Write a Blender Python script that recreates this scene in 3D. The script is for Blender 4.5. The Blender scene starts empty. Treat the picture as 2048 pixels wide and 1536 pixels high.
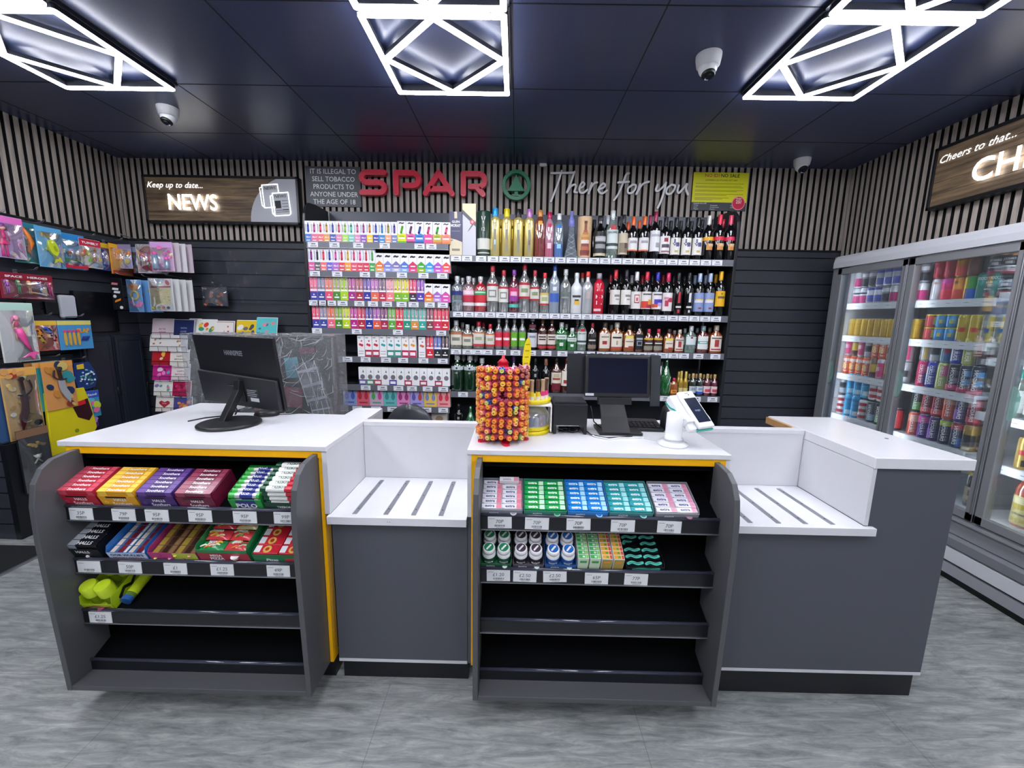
import bpy, math, random
from mathutils import Matrix, Vector
random.seed(7)
R = math.radians
SC = bpy.context.scene
COL = SC.collection

# ------------------------------------------------------------------ camera, world, exposure
def make_camera():
    f, p, y, r = 820.0, 0.1604, -0.0077, 0.0185
    Rz = Matrix(((math.cos(y), -math.sin(y), 0), (math.sin(y), math.cos(y), 0), (0, 0, 1)))
    B = Matrix(((1, 0, 0), (0, 0, -1), (0, 1, 0)))
    Rx = Matrix(((1, 0, 0), (0, math.cos(p), -math.sin(p)), (0, math.sin(p), math.cos(p))))
    Rr = Matrix(((math.cos(r), -math.sin(r), 0), (math.sin(r), math.cos(r), 0), (0, 0, 1)))
    M = Rr @ Rx @ B @ Rz
    cols = (M[0], -M[1], -M[2])
    mw = Matrix(((cols[0][0], cols[1][0], cols[2][0], 0), (cols[0][1], cols[1][1], cols[2][1], 0),
                 (cols[0][2], cols[1][2], cols[2][2], 1.40), (0, 0, 0, 1)))
    cd = bpy.data.cameras.new('camera'); cd.sensor_width = 36; cd.lens = f / 2048 * 36
    cd.clip_start = 0.05
    c = bpy.data.objects.new('camera', cd); COL.objects.link(c); c.matrix_world = mw
    SC.camera = c
make_camera()
w = bpy.data.worlds.new('world'); SC.world = w; w.use_nodes = True
w.node_tree.nodes['Background'].inputs[0].default_value = (0.75, 0.82, 1, 1)
w.node_tree.nodes['Background'].inputs[1].default_value = 0.15
vs = SC.view_settings
vs.view_transform = 'Standard'; vs.look = 'None'; vs.gamma = 1; vs.use_curve_mapping = False
vs.exposure = 1.22
SC.cycles.use_denoising = True
SC.cycles.max_bounces = 8; SC.cycles.transparent_max_bounces = 24
SC.cycles.sample_clamp_indirect = 6
LAMP = 17.0      # strength of the ceiling tubes

# ------------------------------------------------------------------ materials
def lin(h):
    if isinstance(h, str):
        h = h.lstrip('#'); c = [int(h[i:i+2], 16) / 255 for i in (0, 2, 4)]
    else: c = h
    return tuple(x / 12.92 if x <= .04045 else ((x + .055) / 1.055) ** 2.4 for x in c) + (1,)
_m = {}
def pm(col, rough=.45, metal=0., emit=0., name=None, coat=0., alpha=1., noise=0., nscale=60, bump=0.):
    key = (col, rough, metal, emit, coat, alpha, noise, nscale, bump)
    if key in _m: return _m[key]
    m = bpy.data.materials.new(name or 'finish_%s' % str(col).strip('#')); m.use_nodes = True
    nt = m.node_tree; b = nt.nodes['Principled BSDF']; c = lin(col)
    b.inputs['Base Color'].default_value = c
    b.inputs['Roughness'].default_value = rough
    b.inputs['Metallic'].default_value = metal
    b.inputs['Coat Weight'].default_value = coat
    b.inputs['Coat Roughness'].default_value = .08
    if emit:
        b.inputs['Emission Color'].default_value = c; b.inputs['Emission Strength'].default_value = emit
    if noise or bump:
        tc = nt.nodes.new('ShaderNodeTexCoord'); n = nt.nodes.new('ShaderNodeTexNoise')
        n.inputs['Scale'].default_value = nscale; n.inputs['Detail'].default_value = 3
        nt.links.new(tc.outputs['Object'], n.inputs['Vector'])
        if noise:
            mx = nt.nodes.new('ShaderNodeMix'); mx.data_type = 'RGBA'
            mx.inputs[6].default_value = tuple(x * (1 - noise) for x in c[:3]) + (1,)
            mx.inputs[7].default_value = tuple(min(1, x * (1 + noise)) for x in c[:3]) + (1,)
            nt.links.new(n.outputs[0], mx.inputs[0]); nt.links.new(mx.outputs[2], b.inputs['Base Color'])
        if bump:
            bp = nt.nodes.new('ShaderNodeBump'); bp.inputs['Strength'].default_value = bump
            bp.inputs['Distance'].default_value = .002
            nt.links.new(n.outputs[0], bp.inputs['Height']); nt.links.new(bp.outputs[0], b.inputs['Normal'])
    _m[key] = m; return m
def glassy(col, opacity=.35, rough=.05, name=None, gloss=.14):
    key = ('g', col, opacity, rough, gloss)
    if key in _m: return _m[key]
    m = bpy.data.materials.new(name or 'clear_%s' % col.strip('#')); m.use_nodes = True
    nt = m.node_tree; nt.nodes.clear(); N = nt.nodes.new; L = nt.links.new
    out = N('ShaderNodeOutputMaterial'); tr = N('ShaderNodeBsdfTransparent'); df = N('ShaderNodeBsdfPrincipled')
    gl = N('ShaderNodeBsdfGlossy'); m1 = N('ShaderNodeMixShader'); m2 = N('ShaderNodeMixShader'); lw = N('ShaderNodeLayerWeight')
    c = lin(col); tr.inputs[0].default_value = tuple(min(1, x * .6 + .4) for x in c[:3]) + (1,)
    df.inputs['Base Color'].default_value = c; df.inputs['Roughness'].default_value = .3
    gl.inputs[0].default_value = (1, 1, 1, 1); gl.inputs['Roughness'].default_value = rough
    lw.inputs[0].default_value = .35
    mp = N('ShaderNodeMath'); mp.operation = 'MULTIPLY_ADD'; mp.inputs[1].default_value = .5; mp.inputs[2].default_value = gloss
    L(lw.outputs['Fresnel'], mp.inputs[0]); L(mp.outputs[0], m2.inputs[0])
    m1.inputs[0].default_value = opacity
    L(tr.outputs[0], m1.inputs[1]); L(df.outputs[0], m1.inputs[2])
    L(m1.outputs[0], m2.inputs[1]); L(gl.outputs[0], m2.inputs[2]); L(m2.outputs[0], out.inputs[0])
    _m[key] = m; return m

def dull(m):
    m.node_tree.nodes['Principled BSDF'].inputs['Specular IOR Level'].default_value = .08
    return m
WHITE = pm('#f2f2f4', .35, name='white_plain'); BLACK = pm('#08090c', .4, name='black_plain')
PRINTK = pm('#15161a', .5); STEEL = pm('#a8aab0', .35, .9, name='brushed_steel')
BLKSTEEL = pm('#14161c', .35, name='black_steel'); YEL = pm('#f5b400', .35, name='yellow_laminate')

# ------------------------------------------------------------------ mesh building
_txt = {}
def text_mesh(s, bold=0.0, shear=0.0, res=2):
    k = (s, bold, shear, res)
    if k in _txt: return _txt[k]
    cu = bpy.data.curves.new('t', 'FONT'); cu.body = s; cu.size = 1; cu.resolution_u = res
    cu.offset = bold; cu.shear = shear
    o = bpy.data.objects.new('t', cu); COL.objects.link(o)
    dg = bpy.context.evaluated_depsgraph_get(); me = o.evaluated_get(dg).to_mesh()
    V = [(v.co.x, v.co.y) for v in me.vertices]; F = [tuple(p.vertices) for p in me.polygons]
    o.evaluated_get(dg).to_mesh_clear(); bpy.data.objects.remove(o); bpy.data.curves.remove(cu)
    if V:
        x0 = min(v[0] for v in V); x1 = max(v[0] for v in V)
    else: x0 = x1 = 0
    V = [(x - x0, y) for x, y in V]
    _txt[k] = (V, F, x1 - x0); return _txt[k]

class MB:
    def __init__(s): s.v = []; s.f = []; s.mi = []; s.mats = []; s.sm = []; s.M = Matrix()
    def m_(s, mat):
        if mat not in s.mats: s.mats.append(mat)
        return s.mats.index(mat)
    def add(s, V, F, mat, smooth=False):
        b = len(s.v); k = s.m_(mat)
        for p in V: s.v.append(tuple(s.M @ Vector(p)))
        for f in F: s.f.append(tuple(i + b for i in f)); s.mi.append(k); s.sm.append(smooth)
    def box(s, x0, x1, y0, y1, z0, z1, mat):
        V = [(x0,y0,z0),(x1,y0,z0),(x1,y1,z0),(x0,y1,z0),(x0,y0,z1),(x1,y0,z1),(x1,y1,z1),(x0,y1,z1)]
        s.add(V, [(0,3,2,1),(4,5,6,7),(0,1,5,4),(1,2,6,5),(2,3,7,6),(3,0,4,7)], mat)
    def quad(s, a, b, c, d, mat): s.add([a, b, c, d], [(0, 1, 2, 3)], mat)
    def face_y(s, x0, x1, z0, z1, y, mat): s.quad((x0,y,z0),(x1,y,z0),(x1,y,z1),(x0,y,z1), mat)
    def face_z(s, x0, x1, y0, y1, z, mat): s.quad((x0,y0,z),(x1,y0,z),(x1,y1,z),(x0,y1,z), mat)
    def face_x(s, y0, y1, z0, z1, x, mat): s.quad((x,y0,z0),(x,y1,z0),(x,y1,z1),(x,y0,z1), mat)
    def prism(s, P, h0, h1, mat, T=None):
        """polygon P (u,v) extruded between h0 and h1; T(u,v,h)->xyz"""
        T = T or (lambda u, v, h: (u, v, h)); n = len(P)
        V = [T(u, v, h0) for u, v in P] + [T(u, v, h1) for u, v in P]
        F = [tuple(range(n))[::-1], tuple(range(n, 2*n))] + [(i, (i+1) % n, n + (i+1) % n, n + i) for i in range(n)]
        s.add(V, F, mat)
    def lathe(s, prof, mat, n=20, c=(0, 0, 0), sx=1, sy=1, cap=True, smooth=True, a0=0, a1=360):
        full = abs(a1 - a0) >= 360; k = n if full else n + 1
        V = []; F = []
        for r, z in prof:
            for i in range(k):
                a = R(a0 + (a1 - a0) * i / n); V.append((c[0] + r * sx * math.cos(a), c[1] + r * sy * math.sin(a), c[2] + z))
        for j in range(len(prof) - 1):
            for i in range(n):
                i2 = (i + 1) % k if full else i + 1
                F.append((j*k + i, j*k + i2, (j+1)*k + i2, (j+1)*k + i))
        s.add(V, F, mat, smooth)
        if cap and full:
            for j, rev in ((0, True), (len(prof) - 1, False)):
                if prof[j][0] > 1e-5:
                    V = [(c[0] + prof[j][0]*sx*math.cos(R(360*i/n)), c[1] + prof[j][0]*sy*math.sin(R(360*i/n)), c[2] + prof[j][1]) for i in range(n)]
                    s.add(V, [tuple(range(n))[::-1] if rev else tuple(range(n))], mat)
    def patch(s, r, z0, z1, a0, a1, mat, n=8, sx=1, sy=1, nz=1):
        """curved label; angles measured from the -Y direction, positive to +X"""
        V = []; F = []
        for j in range(nz + 1):
            z = z0 + (z1 - z0) * j / nz
            for i in range(n + 1):
                a = R(a0 + (a1 - a0) * i / n); V.append((r*sx*math.sin(a), -r*sy*math.cos(a), z))
        for j in range(nz):
            for i in range(n): F.append((j*(n+1)+i, j*(n+1)+i+1, (j+1)*(n+1)+i+1, (j+1)*(n+1)+i))
        s.add(V, F, mat, True)
    def tube(s, P, r, mat, n=6, closed=False):
        P = [Vector(p) for p in P]; V = []; F = []; N = len(P); up = None
        for i, p in enumerate(P):
            if closed: t = P[(i+1) % N] - P[i-1]
            else: t = P[min(i+1, N-1)] - P[max(i-1, 0)]
            if t.length < 1e-9: t = Vector((0, 0, 1))
            t.normalize()
            if up is None: up = Vector((0, 0, 1)) if abs(t.z) < .9 else Vector((1, 0, 0))
            a = t.cross(up)
            if a.length < 1e-4: a = t.cross(Vector((0, 1, 0)))
            a.normalize(); b = a.cross(t); up = b
            rr = r[i] if isinstance(r, (list, tuple)) else r
            for k in range(n):
                an = 2*math.pi*k/n; V.append(p + (a*math.cos(an) + b*math.sin(an)) * rr)
        for i in range(N if closed else N - 1):
            for k in range(n):
                j = (i + 1) % N; F.append((i*n+k, i*n+(k+1) % n, j*n+(k+1) % n, j*n+k))
        if not closed: F.append(tuple(range(n))[::-1]); F.append(tuple(range((N-1)*n, N*n)))
        s.add([tuple(v) for v in V], F, mat, True)
    def ball(s, c, r, mat, n=12, m=8, sz=1):
        prof = [(r*math.sin(math.pi*j/m), -r*sz*math.cos(math.pi*j/m)) for j in range(m + 1)]
        prof[0] = (1e-6, prof[0][1]); prof[-1] = (1e-6, prof[-1][1])
        s.lathe(prof, mat, n, c, cap=False)
    def ribbon(s, P, wd, h0, h1, mat, T, round_=True, n=10, closed=False):
        Q = list(P) + ([P[0]] if closed else [])
        for i in range(len(Q) - 1):
            (x0, y0), (x1, y1) = Q[i], Q[i+1]; d = math.hypot(x1-x0, y1-y0)
            if d < 1e-9: continue
            nx, ny = -(y1-y0)/d*wd/2, (x1-x0)/d*wd/2
            e_ = (h1-h0)*.012*(i % 5); s.prism([(x0-nx, y0-ny), (x1-nx, y1-ny), (x1+nx, y1+ny), (x0+nx, y0+ny)], h0, h1 - e_, mat, T)
        if round_:
            for i, (x, y) in enumerate(P):
                s.prism([(x + wd/2*math.cos(2*math.pi*k/n), y + wd/2*math.sin(2*math.pi*k/n)) for k in range(n)], h0, h1 - (h1-h0)*(.066 + .012*(i % 5)), mat, T)
    def text(s, t, size, mat, T, align='c', bold=0., shear=0., width=None, depth=0, res=2):
        """T(x,y)->xyz ; x,y in metres, anchored at 0,0 on the baseline"""
        V, F, W = text_mesh(t, bold, shear, res)
        sx = size if not width else width / max(W, 1e-6)
        off = {'c': -W*sx/2, 'l': 0, 'r': -W*sx}[align]
        s.add([T(x*sx + off, y*size) for x, y in V], F, mat)
    def build(s, name, parent=None, loc=None, rot=None, bevel=0, seg=2):
        me = bpy.data.meshes.new(name); me.from_pydata(s.v, [], s.f)
        for m in s.mats: me.materials.append(m)
        me.polygons.foreach_set('material_index', s.mi); me.polygons.foreach_set('use_smooth', s.sm); me.update()
        o = bpy.data.objects.new(name, me); COL.objects.link(o)
        if parent: o.parent = parent
        if loc is not None: o.location = loc
        if rot is not None: o.rotation_euler = rot
        if bevel:
            b = o.modifiers.new('edge', 'BEVEL'); b.width = bevel; b.segments = seg; b.limit_method = 'ANGLE'
        return o
def FY(y, x0=0, z0=0): return lambda a, b: (x0 + a, y, z0 + b)           # facing the camera side (-Y)
def FZ(z, x0=0, y0=0): return lambda a, b: (x0 + a, y0 + b, z)
def thing(name, label, cat, loc=(0, 0, 0), rot=(0, 0, 0), group=None):
    o = bpy.data.objects.new(name, None); COL.objects.link(o); o.empty_display_size = .02
    o.location = loc; o.rotation_euler = rot; o['label'] = label; o['category'] = cat
    if group: o['group'] = group
    return o
def tag(o, label, cat, group=None):
    o['label'] = label; o['category'] = cat
    if group: o['group'] = group
    return o
def struct(o): o['kind'] = 'structure'; return o
def plabel(o, t): o['label'] = t; return o
def clone(root, loc, label, group=None, rot=None):
    r = root.copy(); COL.objects.link(r); r.location = loc; r['label'] = label
    if rot is not None: r.rotation_euler = rot
    if group: r['group'] = group
    for ch in root.children:
        c = ch.copy(); COL.objects.link(c); c.parent = r
        for g in ch.children:
            d = g.copy(); COL.objects.link(d); d.parent = c
    return r
ORD = 'zeroth first second third fourth fifth sixth seventh eighth ninth tenth eleventh twelfth thirteenth fourteenth fifteenth sixteenth seventeenth eighteenth nineteenth twentieth'.split()
def nth(i): return ORD[i] if i < len(ORD) else '%dth' % i

# ------------------------------------------------------------------ special surface materials
def nodes_mat(name):
    m = bpy.data.materials.new(name); m.use_nodes = True; nt = m.node_tree
    return m, nt, nt.nodes['Principled BSDF'], nt.nodes.new, nt.links.new
def ramp(N, stops):
    r = N('ShaderNodeValToRGB'); e = r.color_ramp.elements
    while len(e) < len(stops): e.new(.5)
    for el, (p, c) in zip(e, stops): el.position = p; el.color = lin(c)
    return r
def mat_floor():
    m, nt, b, N, L = nodes_mat('grey_stone_vinyl')
    tc = N('ShaderNodeTexCoord'); mp = N('ShaderNodeMapping'); mp.inputs['Scale'].default_value = (3.4, 22, 1)
    L(tc.outputs['Object'], mp.inputs[0])
    n1 = N('ShaderNodeTexNoise'); n1.inputs['Scale'].default_value = 1.6; n1.inputs['Detail'].default_value = 9; n1.inputs['Roughness'].default_value = .76; n1.inputs['Distortion'].default_value = .55
    L(mp.outputs[0], n1.inputs[0])
    rp = ramp(N, [(.30, '#666a6b'), (.45, '#8c8f8f'), (.55, '#a3a5a4'), (.72, '#c8c8c3')]); L(n1.outputs[0], rp.inputs[0])
    n2 = N('ShaderNodeTexNoise'); n2.inputs['Scale'].default_value = 1.3; n2.inputs['Detail'].default_value = 5; mp2 = N('ShaderNodeMapping'); mp2.inputs['Scale'].default_value = (.6, 2.2, 1); L(tc.outputs['Object'], mp2.inputs[0]); L(mp2.outputs[0], n2.inputs[0])
    mx = N('ShaderNodeMix'); mx.data_type = 'RGBA'; mx.blend_type = 'MULTIPLY'; mx.inputs[0].default_value = .5
    r2 = ramp(N, [(.30, '#b0bcbe'), (.70, '#fffdf8')]); L(n2.outputs[0], r2.inputs[0])
    L(rp.outputs[0], mx.inputs[6]); L(r2.outputs[0], mx.inputs[7])
    br = N('ShaderNodeTexBrick'); br.inputs['Scale'].default_value = 1; br.inputs['Brick Width'].default_value = .914; br.inputs['Row Height'].default_value = .457
    br.inputs['Mortar Size'].default_value = .0012; br.inputs['Mortar Smooth'].default_value = 0
    L(tc.outputs['Object'], br.inputs[0])
    m3 = N('ShaderNodeMix'); m3.data_type = 'RGBA'; mm = N('ShaderNodeMath'); mm.operation = 'MULTIPLY'; mm.inputs[1].default_value = .45
    L(br.outputs['Fac'], mm.inputs[0]); L(mm.outputs[0], m3.inputs[0])
    L(mx.outputs[2], m3.inputs[6]); m3.inputs[7].default_value = lin('#3c3f42'); L(m3.outputs[2], b.inputs['Base Color'])
    b.inputs['Roughness'].default_value = .5
    bp = N('ShaderNodeBump'); bp.inputs['Strength'].default_value = .15; bp.inputs['Distance'].default_value = .002
    L(n1.outputs[0], bp.inputs['Height']); L(bp.outputs[0], b.inputs['Normal'])
    return m
def mat_wood(name, a, c, d, horiz='X', scale=1.0, planks=0):
    m, nt, b, N, L = nodes_mat(name)
    tc = N('ShaderNodeTexCoord'); mp = N('ShaderNodeMapping')
    mp.inputs['Scale'].default_value = {'X': (2, 30, 30), 'Z': (40, 40, 2), 'Y': (30, 2, 30)}[horiz]
    L(tc.outputs['Object'], mp.inputs[0])
    n = N('ShaderNodeTexNoise'); n.inputs['Scale'].default_value = scale; n.inputs['Detail'].default_value = 6; n.inputs['Roughness'].default_value = .7
    L(mp.outputs[0], n.inputs[0]); rp = ramp(N, [(.3, a), (.5, c), (.72, d)]); L(n.outputs[0], rp.inputs[0])
    L(rp.outputs[0], b.inputs['Base Color']); b.inputs['Roughness'].default_value = .55
    return m
def mat_ceiling():
    m, nt, b, N, L = nodes_mat('black_ceiling_tile')
    tc = N('ShaderNodeTexCoord'); n = N('ShaderNodeTexNoise'); n.inputs['Scale'].default_value = 260; L(tc.outputs['Object'], n.inputs[0])
    rp = ramp(N, [(.3, '#2b3452'), (.7, '#3f4a6e')]); L(n.outputs[0], rp.inputs[0]); L(rp.outputs[0], b.inputs['Base Color'])
    b.inputs['Roughness'].default_value = .33; b.inputs['Specular IOR Level'].default_value = .6
    bp = N('ShaderNodeBump'); bp.inputs['Strength'].default_value = .12; bp.inputs['Distance'].default_value = .001
    L(n.outputs[0], bp.inputs['Height']); L(bp.outputs[0], b.inputs['Normal'])
    return m
FLOOR = mat_floor(); CEIL = mat_ceiling()
SLAT = mat_wood('grey_oak_slat', '#857c76', '#a49a92', '#bcb1a8', 'Z', 1.4)
SIGNWOOD = mat_wood('dark_oak_sign', '#3a2f26', '#6b5946', '#98805f', 'X', 1.2)
SIGNWOOD_Y = mat_wood('dark_oak_sign_side', '#3a2f26', '#6b5946', '#98805f', 'Y', 1.2)
LAM = pm('#50525a', .5, name='charcoal_laminate', noise=.16, nscale=900)
WTOP = pm('#dadade', .13, name='white_quartz_top', noise=.035, nscale=14)
WPAN = pm('#d2d2d6', .3, name='white_panel', noise=.03, nscale=25)
GROOVE = pm('#383b44', .45, name='charcoal_slatwall', noise=.1, nscale=40)

# ------------------------------------------------------------------ room
XL, XR, YB, YF, ZC = -3.22, 2.63, 3.50, -4.6, 2.60
b = MB(); b.box(-3.4, 3.4, YF, 3.7, -.06, 0, FLOOR); struct(b.build('floor'))
b = MB()
b.box(-3.4, 3.4, YF, 3.7, ZC, ZC + .05, CEIL)
SEAM = pm('#07080b', .6)
x = -3.04
while x < 2.7: b.box(x - .0025, x + .0025, YF, YB, ZC - .0012, ZC, SEAM); x += .6
y = 3.0
while y > -3: b.box(XL, XR, y - .0025, y + .0025, ZC - .0012, ZC, SEAM); y -= .6
struct(b.build('ceiling'))
DK = pm('#07080b', .8)
def slats(mb, a0, a1, z0, z1, T, phase, pitch=.05, wd=.030):
    a = a0 + ((phase - a0) % pitch)
    while a < a1 - wd/2:
        lo, hi = max(a0, a - wd/2), min(a1, a + wd/2)
        mb.add([T(lo,0,z0),T(hi,0,z0),T(hi,0,z1),T(lo,0,z1),T(lo,.02,z0),T(hi,.02,z0),T(hi,.02,z1),T(lo,.02,z1)],
               [(0,1,2,3)], SLAT)
        mb.add([T(lo,0,z0),T(hi,0,z0),T(hi,0,z1),T(lo,0,z1),T(lo,.02,z0),T(hi,.02,z0),T(hi,.02,z1),T(lo,.02,z1)],
               [(0,4,5,1),(1,5,6,2),(2,6,7,3),(3,7,4,0)], DK); a += pitch
def grooves(mb, a0, a1, z0, z1, T, pitch=.1042, off=1.818):
    z = off - math.floor((off - z0) / pitch) * pitch
    zs = [z0]
    while z < z1: zs.append(z); z += pitch
    zs.append(z1)
    for i in range(len(zs) - 1):
        lo, hi = zs[i] + .004, zs[i+1] - .004
        if hi - lo < .004: continue
        mb.add([T(a0,0,lo),T(a1,0,lo),T(a1,0,hi),T(a0,0,hi),T(a0,.01,lo),T(a1,.01,lo),T(a1,.01,hi),T(a0,.01,hi)],
               [(0,1,2,3),(7,6,5,4),(0,4,5,1),(1,5,6,2),(2,6,7,3),(3,7,4,0)], GROOVE)
b = MB()
b.box(XL - .15, 3.3, YB, YB + .15, 0, ZC, DK)
slats(b, XL, XR, 1.985, ZC, lambda a, d, z: (a, YB - .02 + d, z), 1.306)
grooves(b, XL, XR + .1, 0, 1.975, lambda a, d, z: (a, YB - .01 + d, z))
b.box(XL, XR, YB - .018, YB, 1.972, 1.986, DK)
struct(b.build('wall_back'))
b = MB()
b.box(XL - .15, XL, YF, YB, 0, ZC, DK)
slats(b, .6, YB - .02, 1.985, ZC, lambda a, d, z: (XL + .02 - d, a, z), 3.4)
grooves(b, .6, YB - .012, 0, 1.975, lambda a, d, z: (XL + .01 - d, a, z))
b.box(XL, XL + .018, .6, YB - .02, 1.972, 1.986, DK)
struct(b.build('wall_left'))
b = MB()
b.box(XR, XR + .15, YF, YB, 1.90, ZC, DK)
slats(b, .3, YB - .02, 1.90, ZC, lambda a, d, z: (XR - .02 + d, a, z), 3.4)
b.box(3.25, 3.4, YF, YB, 0, 1.95, DK)
b.box(XR, XR + .12, YF, .2, 0, 1.9, pm('#8a8c90', .6))
struct(b.build('wall_right'))
b = MB(); b.box(-3.4, 3.4, YF - .1, YF, 0, ZC, pm('#9a9ca0', .6, noise=.05)); struct(b.build('wall_front'))
# entrance mat
b = MB(); b.box(0, .5, 0, 2.6, 0, .012, pm('#15171a', .9, noise=.5, nscale=300, bump=.6)); b.box(.5, .512, 0, 2.6, 0, .013, STEEL)
tag(b.build('entrance_mat', loc=(XL + .012, -.38, 0)), 'black ribbed entrance mat with pale metal edge on the floor', 'mat')

# ------------------------------------------------------------------ ceiling lights
TUBE = pm('#f4f6ff', .4, emit=LAMP, name='lit_tube'); HOUS = pm('#2a2c33', .4, .5)
def make_light():
    t = thing('ceiling_light', '', 'light', group='square tube lights under the ceiling')
    h = MB()
    for a, c in (((-.292, -.292), (.292, -.292)), ((.292, -.292), (.292, .292)), ((.292, .292), (-.292, .292)), ((-.292, .292), (-.292, -.292))):
        h.ribbon([a, c], .018, .0, .018, HOUS, lambda u, v, q: (u, v, q))
    h.build('housing', t)
    K = [(-.28, -.28), (.28, -.28), (.28, .28), (-.28, .28)]
    D = [(0, -.268), (.268, 0), (0, .268), (-.268, 0)]
    for S in (K, D):
        for i in range(4):
            q = MB(); q.ribbon([S[i], S[(i+1) % 4]], .024, -.026, -.019, TUBE, lambda u, v, q_: (u, v, q_)); q.ribbon([S[i], S[(i+1) % 4]], .026, -.0185, .0, HOUS, lambda u, v, q_: (u, v, q_)); q.build('light_tube', t)
    return t
L0 = make_light(); first = True
for cx, side in ((-2.12, 'left'), (-.352, 'middle'), (1.452, 'right')):
    for cy, row in ((2.083, 'nearer the back wall'), (1.483, 'further from the back wall')):
        lab = 'lit square tube light with inner diamond, %s pair, %s' % (side, row)
        if first: L0.location = (cx, cy, 2.578); L0['label'] = lab; first = False
        else: clone(L0, (cx, cy, 2.578), lab, L0['group'])
for k, cy in enumerate((.283, -.317, -1.517, -2.117)):  # lamps added out of view to brighten the floor and counter fronts
    for cx in (-2.12, -.352, 1.452):
        clone(L0, (cx, cy, 2.578), 'added unseen square tube light on the ceiling, brightening the shop aisle', 'added unseen aisle tube lights')

# ------------------------------------------------------------------ security cameras
def cctv(x, y, tilt, yaw, label):
    t = thing('security_camera', label, 'security camera', (x, y, ZC - .001))
    m = MB(); W = pm('#e6e7ea', .3)
    m.lathe([(.056, 0), (.056, -.012), (.050, -.045), (.044, -.05)], W, 24); m.build('housing', t)
    m = MB(); m.M = Matrix.Translation((0, 0, -.05)) @ Matrix.Rotation(R(yaw), 4, 'Z') @ Matrix.Rotation(R(tilt), 4, 'X')
    m.ball((0, 0, 0), .042, W, 20, 14); m.build('eyeball', t)
    m2 = MB(); m2.M = m.M; m2.lathe([(.030, -.031), (.031, -.036), (.026, -.043)], BLACK, 20)
    m2.lathe([(.014, -.043), (.013, -.049)], pm('#20242e', .05, coat=1), 16); m2.box(-.008, .008, .012, .02, -.047, -.041, pm('#dfe6ff', .2)); m2.build('lens', t)
cctv(-2.106, 2.656, -25, -10, 'white dome security camera on the ceiling left of the middle light')
cctv(.855, 2.097, -15, 8, 'white dome security camera on the ceiling between middle and right lights')
cctv(2.097, 3.289, -35, 0, 'white dome security camera on the ceiling by the back right corner')
b = MB(); b.box(-.028, .028, -.012, .012, -.022, .0, WHITE); b.build
tag(b.build('wall_sensor', loc=(.185, 3.455, ZC - .002), bevel=.003), 'small white box under the ceiling above the white handwriting', 'sensor')

# ------------------------------------------------------------------ signs on the back wall
GLOW = pm('#ffffff', .4, emit=3.2, name='lit_letter')
def sign_box(label, T, W, H, D, words, script, wood, icon, lw=None):
    """T(u,v,h): u to the right, v up, h towards the viewer"""
    t = thing('hanging_sign', label, 'sign', (0, 0, 0))
    fr = MB()
    fr.prism([(0, 0), (W, 0), (W, H), (0, H)], 0, D - .012, BLKSTEEL, T)
    for P in ([(0,0),(W,0),(W,.018),(0,.018)], [(0,H-.018),(W,H-.018),(W,H),(0,H)], [(0,0),(.018,0),(.018,H),(0,H)], [(W-.018,0),(W,0),(W,H),(W-.018,H)]):
        fr.prism(P, D - .02, D, BLKSTEEL, T)
    fr.build('frame', t, bevel=.002)
    p = MB(); p.prism([(.018,.018),(W-.018,.018),(W-.018,H-.018),(.018,H-.018)], D - .012, D - .008, wood, T)
    for vv in (.085, .155, .215, .27):
        p.prism([(.018, vv), (W-.018, vv), (W-.018, vv+.002), (.018, vv+.002)], D - .008, D - .0075, pm('#26211d', .7), T)
    p.build('wood_face', t)
    l = MB(); tx, ty, sz, s_ = words
    l.text(s_, sz, GLOW, lambda a, b_: T(tx + a, ty + b_, D + .006), 'l', bold=.012, res=4, width=lw)
    plabel(l.build('lit_letters', t), 'glowing white word %s' % s_)
    q = MB(); tx, ty, sz, s_ = script
    q.text(s_, sz, pm('#ffffff', .5, emit=.8), lambda a, b_: T(tx + a, ty + b_, D - .004), 'l', shear=.35, bold=-.002)
    plabel(q.build('script_lettering', t), 'small slanted white words %s' % s_)
    if icon:
        g = MB(); cx, cy, rr = W - .018, .018, .355
        P = [(cx, cy)] + [(cx - rr*1.06*math.cos(R(a)), cy + min(H-.036, rr*math.sin(R(a)))) for a in range(0, 91, 6)]
        g.prism(P, D - .0075, D - .005, pm('#b4b6be', .5), T); plabel(g.build('corner_panel', t), 'pale grey quarter circle panel')
        n = MB(); LW = pm('#ffffff', .5, emit=.8); G2 = pm('#a5a7b0', .5)
        for ox, oy, k in ((-.245, .125, 0), (-.165, .065, 1)):
            def TT(u, v, h, ox=ox, oy=oy): 
                c, s = math.cos(R(4)), math.sin(R(4)); return T(W + ox + u*c - v*s - .03, oy + u*s + v*c, h)
            n.prism([(0,0),(.125,0),(.125,.17),(0,.17)], D - .005, D - .0035 + k*.0015, pm('#c9cbd2', .5), TT)
            n.ribbon([(0,0),(.115,0),(.128,.012),(.125,.17),(0,.17)], .006, D - .003 + k*.001, D - .002 + k*.0015, LW, TT, closed=True, n=6)
            n.ribbon([(0,0),(-.018,.02),(-.02,.15),(0,.155)], .005, D - .003 + k*.001, D - .002 + k*.0015, LW, TT, n=6)
            n.text('NEWS', .034, PRINTK, lambda a, b_, TT=TT, k=k: TT(.062 + a, .133 + b_, D + k*.001), shear=.2)
            if k:
                for r_ in range(4): n.ribbon([(.07, .11 - r_*.022), (.115, .11 - r_*.022)], .003, D - .001, D, PRINTK, TT, n=4)
                n.prism([(.012,.055),(.058,.055),(.058,.112),(.012,.112)], D - .001, D, PRINTK, TT)
                for r_ in range(2): n.ribbon([(.012, .04 - r_*.014), (.115, .04 - r_*.014)], .003, D - .001, D, PRINTK, TT, n=4)
        plabel(n.build('newspaper_drawing', t), 'outline drawing of two folded newspapers')
    return t
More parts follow.
